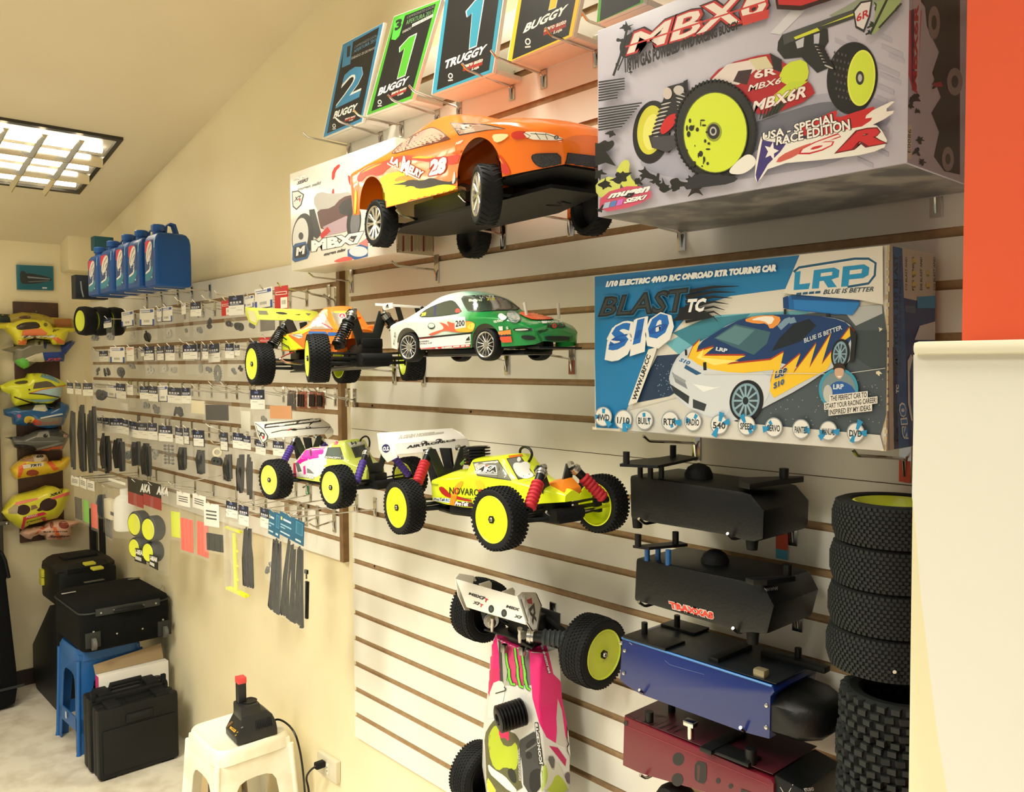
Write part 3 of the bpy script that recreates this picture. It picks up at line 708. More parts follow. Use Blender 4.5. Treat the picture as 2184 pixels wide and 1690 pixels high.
    Q([(1738, 62), (2150, 90), (2150, 560), (2150, 1300), (1745, 1230)], (26, 54, 112)); Q([(1742, 64), (1768, 66), (1776, 1232), (1748, 1228)], (190, 184, 168)); Q([(1822, 68), (2150, 92), (2150, 430), (1826, 360)], (196, 188, 172)); Q([(1770, 66), (1822, 70), (1860, 1236), (1776, 1232)], (34, 90, 150)); Q([(1768, 640), (1790, 640), (1800, 1230), (1776, 1232)], (22, 44, 92))
    sT('PIMP YOUR S10 BLAST', [(1798, 800), (1798, 115), (1774, 112), (1772, 800)], (24, 36, 56), bold=.03); sT('THE CAR FOR YOUR ENTIRE RACE CAREER', [(1815, 790), (1818, 120), (1804, 118), (1801, 788)], (30, 50, 80), bold=.02)
    for j, x in enumerate((1850, 1890, 1935, 1968, 2010)):
        if j % 2 == 0 or j == 1: sT('S10 BLAST AND' if j != 1 else 'PRO TUNING', [(x, 320), (x, 130), (x-12, 128), (x-12, 318)], (60, 56, 54), bold=.02)
    for x, y in ((1890, 150), (1890, 220), (1890, 285), (1968, 220), (1968, 290)): S.ell(*K((x, y))[0], 5, 6, (206, 190, 110)); S.ell(*K((x, y+14))[0], 3, 2, (150, 136, 80))
    Q([(1835, 405), (1895, 408), (1895, 450), (1835, 440)], (70, 90, 120)); Q([(1905, 355), (2060, 345), (2060, 420), (1905, 420)], (50, 140, 190)); Q([(2075, 85), (2150, 90), (2150, 1240), (2075, 1240)], (38, 40, 46))
    Q([(1890, 600), (1920, 520), (2060, 480), (2065, 600)], (206, 204, 200)); Q([(1850, 720), (1870, 680), (1880, 700), (1862, 780), (1866, 960), (1880, 1060), (1870, 1060), (1852, 960)], (206, 208, 206))
    sT('BLAST', [(1800, 1195), (1796, 960), (1772, 958), (1775, 1190)], (20, 34, 60), bold=.04); sT('TC', [(1800, 905), (1800, 855), (1784, 853), (1784, 903)], (236, 236, 230), bold=.05)
    sT('S10', [(1862, 1165), (1838, 950), (1796, 960), (1822, 1165)], (224, 226, 224), bold=.1); sT('S10', [(1858, 1156), (1836, 962), (1802, 970), (1826, 1154)], (40, 120, 190), bold=.04)
    S.build(t)
    # torn cardboard at the corner edge
    cm = MB(); rr = random.Random(3)
    for k in range(26):
        z = z0+(z1-z0)*(k+.5)/26
        cm.box((X1-.001+rr.uniform(-.001, .0012), -o+.001, z), (.004, .0032, (z1-z0)/26*rr.uniform(.5, 1.0)))
    o2 = cm.build('frayed_corner_edge', mat((186, 170, 136), 0.8), t, world=True, angle=0); o2['kind'] = 'stuff'
    hook((1484, 945), (1372, 930), 'chrome hook under the left end of the blue touring car box')
    hook((1930, 978), (1818, 958), 'chrome hook with orange sticker under the right end of the touring car box', sticker=(232, 98, 60), plate=.085)
box_touring()

# ---- white and red kit box, left, behind the orange car
def box_white():
    o = 0.17
    X0 = at(620, 480, o).x; z0 = at(624, 578, o).z; z1 = at(617, 372, o).z; X1 = at(846, 550, o).x
    t = carton('model_kit_box', 'glossy white kit box with black and red buggy print behind the orange car', X0, X1, o, 0.05, z0, z1, mat((233, 228, 216), 0.22, key='wbox'))
    A = Art(on_wall_plane(o+0.0002), clip=face_px(X0, X1, o, z0, z1)); K = crop(600, 230, 3.033)
    def P(pts, c): A.poly(K(*pts), c)
    def E(x, y, rx, ry, c, rot=0, **k): q = K((x, y))[0]; A.ell(q[0], q[1], rx/3.033, ry/3.033, c, rot, n=32, **k)
    def T(s, q, c, **k): A.text(s, K(*q), c, **k)
    T('mugen', [(78, 480), (170, 452), (172, 425), (82, 452)], (240, 238, 232), bold=.06, shear=.3, edge=(40, 42, 46)); T('SEIKI', [(100, 500), (175, 474), (176, 450), (102, 478)], (60, 62, 70), bold=.05, shear=.3)
    T('mugen seiki', [(100, 545), (258, 500), (258, 472), (104, 520)], (130, 134, 138), bold=.04, shear=.3)
    P([(68, 540), (110, 535), (148, 560), (130, 630), (98, 662), (72, 640)], (40, 42, 46)); P([(73, 548), (108, 542), (140, 564), (124, 626), (98, 652), (78, 634)], (232, 228, 220)); T('X7', [(80, 610), (128, 590), (130, 565), (84, 580)], (46, 48, 52), bold=.05, shear=.2); P([(112, 590), (128, 586), (120, 612)], (190, 40, 44))
    A.blob(K((330, 400), (375, 360), (382, 380), (350, 410), (345, 460), (325, 470)), (206, 50, 46), 1); A.blob(K((330, 520), (345, 530), (335, 640), (322, 620)), (206, 50, 46), 1); A.blob(K((430, 430), (450, 450), (470, 480), (450, 510), (435, 480)), (206, 50, 46), 1)
    A.blob(K((200, 600), (240, 540), (330, 560), (470, 540), (480, 660), (380, 700), (250, 690)), (186, 182, 174), 1); A.blob(K((230, 660), (330, 650), (390, 580), (470, 560), (480, 690), (400, 780), (260, 800), (240, 720)), (92, 60, 62), 1); A.blob(K((370, 620), (470, 570), (480, 680), (380, 700)), (50, 52, 56), 1)
    P([(180, 660), (215, 655), (260, 820), (230, 850), (195, 820)], (52, 54, 58)); P([(270, 770), (420, 700), (470, 720), (420, 800), (290, 830)], (176, 150, 158)); P([(250, 820), (300, 770), (320, 800), (262, 850)], (190, 40, 44))
    E(140, 830, 70, 148, (40, 42, 44), .1); E(125, 830, 50, 118, (214, 212, 206), .1); E(128, 830, 16, 24, (70, 70, 72))
    E(470, 740, 46, 110, (40, 42, 46), .1); E(478, 745, 30, 84, (110, 112, 116), .1)
    T('MBX7', [(195, 935), (540, 870), (535, 800), (195, 860)], (232, 228, 222), bold=.06, edge=(60, 60, 66), ew=.05); P([(430, 920), (520, 880), (560, 900), (560, 960), (480, 985), (430, 960)], (44, 90, 150)); E(500, 930, 60, 34, (206, 210, 214)); P([(500, 880), (560, 840), (560, 900)], (206, 120, 116))
    T('mugen mbx', [(275, 965), (420, 930), (420, 905), (275, 940)], (60, 56, 60), bold=.05, shear=.3); A.blob(K((340, 990), (420, 960), (470, 970), (440, 1000), (350, 1000)), (206, 90, 80), 1)
    P([(72, 985), (75, 900), (90, 880), (160, 865), (185, 940), (170, 975), (90, 1000)], (52, 92, 138)); P([(85, 975), (86, 905), (155, 880), (172, 940), (160, 965)], (40, 44, 50)); T('M', [(96, 960), (150, 945), (155, 890), (100, 905)], (226, 224, 216), bold=.06)
    A.build(t)
    hook((748, 600), (658, 582), 'chrome hook under the left end of the white kit box')
    hook((930, 576), (835, 556), 'chrome hook under the right end of the white kit box')
    A = Art(on_x_plane(X1+0.0002), clip=side_px(X1, o, 0.05, z0, z1))
    A.poly([(780, 420), (1000, 420), (1000, 600), (780, 600)], (204, 188, 156))
    for x in (858, 876, 902, 924): A.poly([(x, 503), (x+4, 503), (x+4, 536), (x, 537)], (140, 36, 40))
    for x in range(850, 940, 3): A.line([(x, 488+(x % 7)), (x+.4, 536-(x % 5))], 1.1, (112, 98, 80))
    A.text('E2041', [(848, 545), (848, 522), (842, 522), (842, 545)], (60, 50, 44), bold=.03)
    A.build(t, 'printed_side')
box_white()

# ---- trophy plaques along the top
def plaque(label, px, o, col, word, num, numq, wordq, logoq, small, tilt=0.0, extra=None):
    bl, br, tr, tl = px
    b0 = at(bl[0], bl[1], o); b1 = at(br[0], br[1], o); top = at(tr[0], tr[1], o-tilt); tp0 = at(tl[0], tl[1], o-tilt)
    t = thing('trophy_plaque', label, 'trophy', b0.lerp(b1, .5), group='race trophy plaques along the top of the slatwall')
    H = [b0, b1, top, tp0]; nrm = (b1-b0).cross(tp0-b0).normalized()
    if nrm.y > 0: nrm = -nrm
    MB().prism(H, [p-nrm*0.012 for p in H]).build('plaque_board', WHITE, t, world=True, bevel=0.003)
    # base board running back to the wall, and a back stiffener
    back0 = Vector((b0.x, -0.005, b0.z)); back1 = Vector((b1.x, -0.005, b1.z))
    dz = Vector((0, 0, 0.012)); off = -nrm*0.013
    A_ = [b0+off, b1+off, back1, back0]
    MB().prism(A_, [p+dz for p in A_]).build('base_board', mat((232, 222, 208), 0.5), t, world=True, bevel=0.0015)
    hit = on_plane(b0+nrm*0.0005, nrm)
    A = Art(hit)
    cx = sum(p[0] for p in px)/4; cy = sum(p[1] for p in px)/4
    ins = lambda k: [(cx+(x-cx)*k, cy+(y-cy)*(1-(1-k)*.55)) for x, y in px]
    A.poly(ins(.965), col); A.poly(ins(.845), (24, 27, 30))
    light = tuple(min(255, int(c*1.05+20)) for c in col)
    if num == '1':
        one = [(.22, 0), (.80, 0), (1, 1), (.52, 1), (.0, .84), (.06, .70), (.36, .76)]
        A.poly([A._q(numq, (u-.5)*1.14+.5, (v-.5)*1.05+.5) for u, v in one], (226, 226, 214)); A.poly([A._q(numq, u, v) for u, v in one], col)
    elif num: A.text(num, numq, (226, 226, 214), bold=.055); A.text(num, numq, col, bold=.025)
    A.text(word, wordq, (238, 236, 226), bold=.04, shear=.15)
    if logoq:
        q = logoq
        A.poly([(q[0][0], q[0][1]), q[1], q[2], q[3]], (150, 44, 38)); A.text('zero auto', [A._q(q, 0, .5), A._q(q, 1, .5), A._q(q, 1, 1.1), A._q(q, 0, 1.1)], (214, 206, 190), bold=.04, shear=.2, edge=(40, 40, 40))
        A.text('Loja', [A._q(q, .45, -.45), A._q(q, .85, -.45), A._q(q, .85, .1), A._q(q, .45, .1)], (206, 200, 184), bold=.04, shear=.2)
    if small: A.ell(small[0], small[1], small[2], small[2]*1.2, (220, 218, 208), r0=.6); A.line([(small[0]-small[2], small[1]+small[2]*2), (small[0]+small[2], small[1]+small[2]*1.75)], small[2]*.6, (200, 198, 188))
    if extra: extra(A)
    A.build(t)
    return t
KT = crop(620, 0, 3.212)
def ex1(A):
    A.poly(KT((368, 300), (430, 270), (408, 440), (350, 465)), (58, 122, 158)); A.text('1', KT((385, 395), (405, 385), (412, 310), (388, 320)), (40, 44, 50), bold=.05)
    A.text('CAMPEONATO LOCAL', KT((435, 335), (592, 250), (594, 232), (438, 316)), (120, 130, 136)); A.text('APERTURA 2015', KT((432, 365), (588, 280), (590, 258), (435, 342)), (90, 140, 166)); A.text('SABADO 20 DE MAYO', KT((415, 410), (580, 335), (582, 318), (418, 392)), (190, 188, 176))
def ex2(A):
    A.poly(KT((712, 140), (790, 85), (745, 245), (718, 275), (690, 270)), (84, 186, 68)); A.text('3', KT((712, 215), (755, 195), (768, 120), (720, 140)), (36, 44, 40), bold=.05)
    A.text('CAMPEONATO LOCAL', KT((796, 130), (985, 50), (988, 32), (799, 112)), (120, 130, 120)); A.text('APERTURA 2015', KT((790, 172), (975, 95), (980, 65), (794, 140)), (110, 160, 104)); A.text('SABADO', KT((765, 230), (825, 200), (826, 182), (768, 212)), (206, 204, 190)); A.poly(KT((830, 188), (975, 115), (978, 95), (834, 166)), (206, 204, 190)); A.text('20 DE MAYO', KT((838, 182), (970, 115), (972, 101), (840, 170)), (40, 44, 44))
B_ = (58, 130, 170); G_ = (80, 168, 48); T_ = (52, 146, 172); Y_ = (226, 190, 36)
plaque('blue-edged black plaque reading BUGGY with a large blue 2', KT((216, 950), (488, 838), (640, 150), (355, 300)), 0.098, B_, 'BUGGY', '2', KT((305, 745), (470, 665), (528, 420), (372, 490)), KT((290, 815), (450, 760), (462, 705), (300, 765)), KT((368, 835), (440, 812), (446, 790), (372, 812)), (KT((298, 862))[0] + (3.6,)), extra=ex1)
plaque('green-edged black plaque reading BUGGY with a large green 1', KT((512, 798), (832, 682), (1035, -10), (705, 110)), 0.108, G_, 'BUGGY', '1', KT((712, 545), (800, 508), (858, 235), (756, 285)), KT((595, 660), (798, 575), (815, 520), (605, 605)), KT((685, 668), (790, 625), (795, 595), (690, 636)), (KT((610, 700))[0] + (4.2,)), extra=ex2)
plaque('pale blue-edged black plaque reading TRUGGY with a blue 1', KT((960, 652), (1385, 500), (1465, -40), (1060, -60)), 0.098, T_, 'TRUGGY', '1', KT((1205, 340), (1288, 305), (1322, -20), (1205, 30)), KT((1052, 475), (1330, 365), (1350, 300), (1060, 415)), KT((1180, 490), (1312, 445), (1318, 400), (1184, 448)), (KT((1095, 520))[0] + (5,)))
plaque('yellow-edged black plaque reading BUGGY with a yellow 1', KT((1475, 435), (1935, 250), (2000, -60), (1560, -60)), 0.098, Y_, 'BUGGY', '1', KT((1750, 75), (1830, 45), (1850, -120), (1770, -90)), KT((1590, 230), (1880, 95), (1905, 25), (1610, 165)), KT((1730, 245), (1885, 185), (1890, 135), (1735, 195)), (KT((1625, 285))[0] + (6,)))
plaque('green-edged plaque partly hidden behind the top of the lilac-grey box', KT((2090, 160), (2420, 20), (2420, -120), (2110, -60)), 0.2, G_, '', '', None, KT((2200, 100), (2300, 60), (2300, 40), (2200, 80)), None, None)
for b, tp, l in (((395, 1000), (80, 905), 'left of the blue number 2 plaque'), ((612, 925), (300, 800), 'under the left half of the blue number 2 plaque'), ((755, 860), (430, 755), 'under the right edge of the blue number 2 plaque'), ((998, 785), (665, 650), 'under the left half of the green number 1 plaque'), ((1148, 735), (808, 585), 'under the right half of the green number 1 plaque'), ((1510, 595), (1172, 435), 'under the middle of the TRUGGY plaque'), ((1728, 510), (1370, 345), 'under the left end of the yellow-edged plaque'), ((2090, 355), (1745, 190), 'under the right half of the yellow-edged plaque'), ((2330, 245), (1995, 85), 'beside the partly hidden green plaque')):
    hook(KT(b)[0], KT(tp)[0], 'slim chrome hook ' + l, plate=.07)

# ------------------------------------------------------------------ model cars
class Pose:
    """a car's own frame: x forward, y towards its left, z up, origin between the axles at hub height"""
    def __init__(s, X, Y, Z, yaw=0, pit=0, roll=0, M=None, far=1.0):
        if far != 1.0: X, Y, Z = EYE + far*(Vector((X, Y, Z))-EYE)
        s.M = M if M is not None else Matrix.Translation((X, Y, Z)) @ Matrix.Rotation(yaw, 4, 'Z') @ Matrix.Rotation(-pit, 4, 'Y') @ Matrix.Rotation(roll, 4, 'X') @ Matrix.Scale(far, 4)
        s.I = s.M.inverted(); s.c = s.I @ EYE
    def at(s, px, py, ly):
        d = s.I.to_3x3() @ ray(px, py); return s.c + d*((ly-s.c.y)/d.y)
    def atz(s, px, py, lz):
        d = s.I.to_3x3() @ ray(px, py); return s.c + d*((lz-s.c.z)/d.z)
    def atx(s, px, py, lx):
        d = s.I.to_3x3() @ ray(px, py); return s.c + d*((lx-s.c.x)/d.x)
WHEELS = {}
def wheel(car, c, R, w, col, side=-1, steer=0.0, kind='pin', rim=0.76, tilt=0.0, inner=True):
    """outer face towards -y for side -1; every copy shares its meshes with the first of its kind"""
    k = (R, w, col, kind, rim)
    if k not in WHEELS:
        rr = rim*R; h = w/2
        tb = MB().lathe([(rr*.97, -h*.80), (rr, -h*.92), (rr*1.08, -h), (R*.93, -h*.96), (R*.985, -h*.78), (R, -h*.45), (R*1.003, 0), (R, h*.45), (R*.985, h*.78), (R*.93, h*.96), (rr*1.08, h), (rr, h*.92), (rr*.97, h*.8)], (0, 0, 0), (0, 1, 0), n=48)
        parts = [('wheel', tb, [RUBBER], None)]
        if kind in ('pin', 'block'):
            tr = MB(); rows = 8 if kind == 'pin' else 7; n = int(2*PI*R/(0.0082 if kind == 'pin' else 0.011))
            for j in range(rows):
                y = -h*.84+2*h*.84*j/(rows-1); q = R*(1.0 if abs(y) < h*.6 else .975)
                for i in range(n):
                    a = 2*PI*(i+(j % 2)*.5)/n; M = Matrix.Rotation(-a, 3, 'Y')
                    tr.box(M @ Vector((q, 0, 0)) + Vector((0, y, 0)), (0.0042, h*.17, 0.0042 if kind == 'pin' else 0.0066), M=M)
            parts.append(('tread', tr, [RUBBER], 'stuff'))
        elif kind == 'road':
            tr = MB(); n = 26
            for i in range(n):
                a = 2*PI*i/n
                for sg in (-1, 1):
                    P = []
                    for q in range(5): 
                        aa = a+q*.045; y = sg*h*(.12+.8*q/4); rad = R*(1.004 if q < 4 else .985); P.append(Vector((rad*math.cos(aa), y, rad*math.sin(aa))))
                    tr.tube(P, 0.0008, n=4)
            parts.append(('tread_groove', tr, [mat((14, 14, 15), .9)], 'stuff'))
        if kind in ('pin', 'block'):
            d = MB().lathe([(rr*1.0, -h*.95), (rr*.97, -h*.99), (rr*.93, -h*.9), (rr*.6, -h*.86), (rr*.3, -h*.80), (rr*.22, -h*.86), (0.0001, -h*.86)], (0, 0, 0), (0, 1, 0), n=40)
            d.mi = 0 if inner else 1; d.lathe([(rr*1.0, h*.95), (rr*.95, h*.97), (rr*.9, h*.8), (rr*.88, -h*.5), (0.0001, -h*.55)], (0, 0, 0), (0, 1, 0), n=40)
            parts.append(('rim', d, [mat(col, .38), BLACK], None))
            nb = MB(); nb.cyl((0, -h*.80, 0), (0, -h*1.0, 0), R*.13, n=6)
            nb.mi = 1; nb.lathe([(R*.035, -h*1.06), (R*.06, -h*1.06), (R*.075, -h*.99)], (0, 0, 0), (0, 1, 0), n=14); nb.lathe([(0.0001, -h*1.0), (R*.035, -h*1.02)], (0, 0, 0), (0, 1, 0), n=14)
            parts.append(('wheel_nut', nb, [BLACK, SILVER], None))
        else:
            m = mat(col, .2, .85)
            lip = MB().lathe([(rr, -h*.93), (rr*.985, -h*.97), (rr*.9, -h*.9), (rr*.88, -h*.5), (rr*.86, -h*.1)], (0, 0, 0), (0, 1, 0), n=40)
            if kind == 'road':
                for i in range(10):
                    a = 2*PI*i/10; 
                    for dl in (-.09, .09):
                        lip.tube([Vector((rr*.14*math.cos(a+dl*2), -h*.72, rr*.14*math.sin(a+dl*2))), Vector((rr*.5*math.cos(a+dl*.8), -h*.76, rr*.5*math.sin(a+dl*.8))), Vector((rr*.9*math.cos(a+dl), -h*.8, rr*.9*math.sin(a+dl)))], [R*.03, R*.035, R*.045], n=6)
                lip.cyl((0, -h*.6, 0), (0, -h*.84, 0), rr*.2, rr*.16, n=18)
            else:
                for i in range(14):
                    a = 2*PI*i/14
                    for dl in (-.24, .24):
                        lip.tube([Vector((rr*.16*math.cos(a), -h*.66, rr*.16*math.sin(a))), Vector((rr*.9*math.cos(a+dl), -h*.78, rr*.9*math.sin(a+dl)))], R*.022, n=6)
                lip.cyl((0, -h*.6, 0), (0, -h*.8, 0), rr*.19, n=16)
            parts.append(('rim', lip, [m], None))
            bk = MB().lathe([(rr*.9, -h*.08), (0.0001, -h*.02)], (0, 0, 0), (0, 1, 0), n=32).lathe([(rr*.97, h*.9), (rr*.9, h*.6), (rr*.86, -h*.05)], (0, 0, 0), (0, 1, 0), n=32)
            parts.append(('brake_disc', bk, [mat((38, 38, 40), .5)], None))
        objs = []
        for nm, mb, ms, kd in parts:
            o = mb.build(nm, ms, objs[0] if objs else car, angle=40, kind=kd); objs.append(o)
        WHEELS[k] = objs; top = objs[0]
    else:
        src = WHEELS[k]; top = src[0].copy(); COL.objects.link(top); top.parent = car
        for o in src[1:]:
            q = o.copy(); COL.objects.link(q); q.parent = top
    top.matrix_basis = Matrix.Translation(Vector(c)) @ Matrix.Rotation(steer + (PI if side > 0 else 0), 4, 'Z') @ Matrix.Rotation(tilt, 4, 'X')
    return top
def shell(st, sub=6, smooth=False, arches=(), crown=0.004, it=2):
    """body shell lofted over stations (x, z bottom, z shoulder, z top, half widths: bottom, shoulder, top)"""
    A = np.array(st, float); xs = A[:, 0]
    n = len(st)
    X = []
    for i in range(n-1): X += list(np.linspace(xs[i], xs[i+1], sub, endpoint=False))
    X.append(xs[-1])
    for cx, cz, r in arches: X += list(np.linspace(cx-r*1.0, cx+r*1.0, 41)) + [cx-r*1.002, cx+r*1.002]
    X = sorted(set(np.round([x for x in X if xs[0] <= x <= xs[-1]], 5)))
    def val(x, c):
        if not smooth: return float(np.interp(x, xs, A[:, c]))
        i = int(np.clip(np.searchsorted(xs, x)-1, 0, n-2)); t = (x-xs[i])/(xs[i+1]-xs[i]); y = A[:, c]
        def slope(j):
            if j == 0 or j == n-1: return 0 if False else (y[min(j+1, n-1)]-y[max(j-1, 0)])/(xs[min(j+1, n-1)]-xs[max(j-1, 0)])
            a = (y[j]-y[j-1])/(xs[j]-xs[j-1]); b = (y[j+1]-y[j])/(xs[j+1]-xs[j])
            return 0.0 if a*b <= 0 else 2*a*b/(a+b)
        h = xs[i+1]-xs[i]; m0, m1 = slope(i)*h, slope(i+1)*h
        return float((2*t**3-3*t*t+1)*y[i]+(t**3-2*t*t+t)*m0+(-2*t**3+3*t*t)*y[i+1]+(t**3-t*t)*m1)
    rings = []
    for x in X:
        zb, zs, zt, wb, ws, wt = [val(x, c) for c in range(1, 7)]
        z0 = zb
        for cx, cz, r in arches:
            if abs(x-cx) < r: z0 = max(z0, cz+math.sqrt(max(r*r-(x-cx)**2, 0)))
        z0 = min(z0, zs-0.004)
        f = (z0-zb)/max(zs-zb, 1e-6); w0 = wb+(ws-wb)*f
        pl = [(-w0, z0), (-(w0+(ws-w0)*.5), z0+(zs-z0)*.5), (-ws, zs-(zs-z0)*.12), (-ws*.985, zs+(zt-zs)*.06), (-(ws+(wt-ws)*.5), zs+(zt-zs)*.5), (-wt*1.06, zt-(zt-zs)*.08-0.001), (-wt*.9, zt), (-wt*.3, zt+crown), (wt*.3, zt+crown), (wt*.9, zt), (wt*1.06, zt-(zt-zs)*.08-0.001), ((ws+(wt-ws)*.5), zs+(zt-zs)*.5), (ws*.985, zs+(zt-zs)*.06), (ws, zs-(zs-z0)*.12), ((w0+(ws-w0)*.5), z0+(zs-z0)*.5), (w0, z0)]
        pl = smooth_poly(pl, it, closed=False)
        rings.append([Vector((x, y, z)) for y, z in pl])
    return rings
def build_shell(rings, name, m, car, cap=(True, True), angle=50):
    b = MB().loft(rings, cap=False, close=False)
    if cap[0]: b.face(rings[0])
    if cap[1]: b.face(list(reversed(rings[-1])))
    return b.build(name, m, car, angle=angle)
def shock(car, a, b, col=None, r=0.0105, spring=False):
    a = Vector(a); b = Vector(b); d = b-a; L = d.length; u = d/L
    s = MB(); s.mi = 0; s.cyl(a, a+u*L*.13, r*1.0, n=14); s.cyl(a+u*L*.05, a+u*L*.075, r*1.18, n=14); s.tube([a-u*L*.09+Vector((0, -.004, 0)), a-u*L*.09+Vector((0, .004, 0))], r*.65, n=10)
    s.mi = 1; s.cyl(a+u*L*.13, a+u*L*.55, r*.86, n=14); s.cyl(a+u*L*.55, b, r*.35, n=8); s.tube([b+Vector((0, -.005, 0)), b+Vector((0, .005, 0))], r*.7, n=10)
    o = s.build('shock', [SILVER, BLACK], car)
    if spring:
        P = [a+u*L*(.3+.62*i/90)+(basis(u)[0]*math.cos(i*.62)+basis(u)[1]*math.sin(i*.62))*r*1.22 for i in range(91)]
        MB().tube(P, r*.15, n=5).cyl(a+u*L*.27, a+u*L*.3, r*1.4, n=14).cyl(a+u*L*.92, a+u*L*.95, r*1.4, n=14).build('spring', mat((52, 52, 52), .35, .5), o)
    elif col:
        pr = []
        n = 7
        for i in range(n):
            t0 = .30+.66*i/n
            pr += [(r*1.0, L*t0), (r*1.22, L*(t0+.03)), (r*1.22, L*(t0+.055)), (r*1.0, L*(t0+.085))]
        MB().lathe([(r*.9, L*.29)]+pr+[(r*.8, L*.97)], a, u, n=16, cap=True).build('dust_boot', mat(col, .6), o)
    return o
def arm(car, a, b, r=0.0045, name='suspension_arm', wd=0.02):
    a = Vector(a); b = Vector(b); m = MB()
    m.tube([a+Vector((wd, 0, 0)), b], r, n=6).tube([a-Vector((wd, 0, 0)), b], r, n=6).tube([a+Vector((wd*.5, 0, 0)), a.lerp(b, .5)-Vector((wd*.5, 0, 0))], r*.7, n=6)
    return m.build(name, BLACKM, car)
def plate(car, name, pts, th, m, axis='x'):
    """flat plate: outline pts (y, z) at x for axis 'x', given as 3-D points; thickness along the axis"""
    o = {'x': Vector((th, 0, 0)), 'y': Vector((0, th, 0)), 'z': Vector((0, 0, th))}[axis]
    return MB().prism([Vector(p) for p in pts], [Vector(p)+o for p in pts]).build(name, m, car, bevel=min(abs(th)*.25, .001))
def engine_head(car, c, r, h, ax=(0, 0, 1), n=6):
    pr = [(r*.55, 0)]
    for i in range(n): pr += [(r*.6, h*(i+.05)/n), (r, h*(i+.12)/n), (r, h*(i+.55)/n), (r*.6, h*(i+.62)/n)]
    pr += [(r*.9, h*.97), (r*.75, h), (r*.42, h*1.0), (r*.38, h*.9), (0.0001, h*.9)]
    return MB().lathe(pr, c, ax, n=28).build('cylinder_head', mat((34, 34, 36), .35, .6), car)
def buggy_running_gear(t, wb, tr, R, w, col, boot, sh, steer=0, tower=None, spring=False, kind='pin', far_boot=True, wheels='RNRFFNFF'):
    """wheels, arms, shocks, towers, chassis plate and drive boxes shared by the racing buggies"""
    k = wb/0.35
    for fx, fy, st in ((-1, -1, 0), (1, -1, steer), (1, 1, steer), (-1, 1, 0)):
        c = Vector((fx*wb/2, fy*tr/2, 0)); wheel(t, c, R, w, col, fy, st, kind)
        arm(t, (fx*wb/2, fy*0.026*k, -0.012*k), (fx*wb/2, fy*(tr/2-w*.4), -0.010*k))
        MB().tube([(fx*wb/2, fy*.02*k, .008*k), (fx*wb/2, fy*(tr/2-w*.3), .012*k)], .003*k, n=6).tube([(fx*wb/2, fy*.01*k, -.001), (fx*wb/2, fy*(tr/2-w*.2), 0)], .0042*k, n=8).build('drive_shaft', mat((70, 70, 70), .35, .8), t)
        MB().box((fx*wb/2, fy*(tr/2-w*.25), 0), (.018*k, .012, .034*k), ch=.003).build('hub_carrier', BLACKM, t)
    for key in ('F', 'R'):
        a, b = sh[key]
        for fy in (-1, 1): shock(t, (a[0], fy*a[1], a[2]), (b[0], fy*b[1], b[2]), boot, r=.0105*k, spring=spring)
        a0 = a
        sg = 1 if key == 'F' else -1
        x = a0[0]-sg*.012*k
        P = [(x, a0[1]*u+v*k, w_) for u, v, w_ in ((-1, -.012, a0[2]+.002*k), (-1, -.004, a0[2]+.011*k), (-1, .010, a0[2]+.008*k), (0, -.012, a0[2]-.040*k), (0, .012, a0[2]-.040*k), (1, -.010, a0[2]+.008*k), (1, .004, a0[2]+.011*k), (1, .012, a0[2]+.002*k), (.4, .014, a0[2]-.055*k), (0, .022, .004*k), (0, -.022, .004*k), (-.4, -.014, a0[2]-.055*k))]
        plate(t, 'shock_tower', P, .004*k, mat((36, 42, 38), .4))
        MB().box((sg*wb/2, 0, .008*k), (.062*k, .052*k, .044*k), ch=.007*k).build('gearbox', BLACK, t)
    MB().prism([(-wb*.56, -.03*k, -.022*k), (-wb*.3, -.052*k, -.022*k), (wb*.3, -.052*k, -.022*k), (wb*.56, -.028*k, -.018*k), (wb*.56, .028*k, -.018*k), (wb*.3, .052*k, -.022*k), (-wb*.3, .052*k, -.022*k), (-wb*.56, .03*k, -.022*k)],
               [(-wb*.56, -.03*k, -.018*k), (-wb*.3, -.052*k, -.018*k), (wb*.3, -.052*k, -.018*k), (wb*.56, -.028*k, -.014*k), (wb*.56, .028*k, -.014*k), (wb*.3, .052*k, -.018*k), (-wb*.3, .052*k, -.018*k), (-wb*.56, .03*k, -.018*k)]).build('chassis_plate', mat((70, 72, 70), .35, .7), t)
    for fy in (-1, 1): MB().box((0, fy*.052*k, -.006*k), (wb*.62, .010*k, .024*k), ch=.003).build('side_guard', BLACKM, t)
    MB().cyl((wb*.62, -.036*k, -.004*k), (wb*.62, .036*k, -.004*k), .013*k, n=16).box((wb*.58, 0, -.010*k), (.05*k, .06*k, .02*k), ch=.004).build('bumper', BLACKM, t)
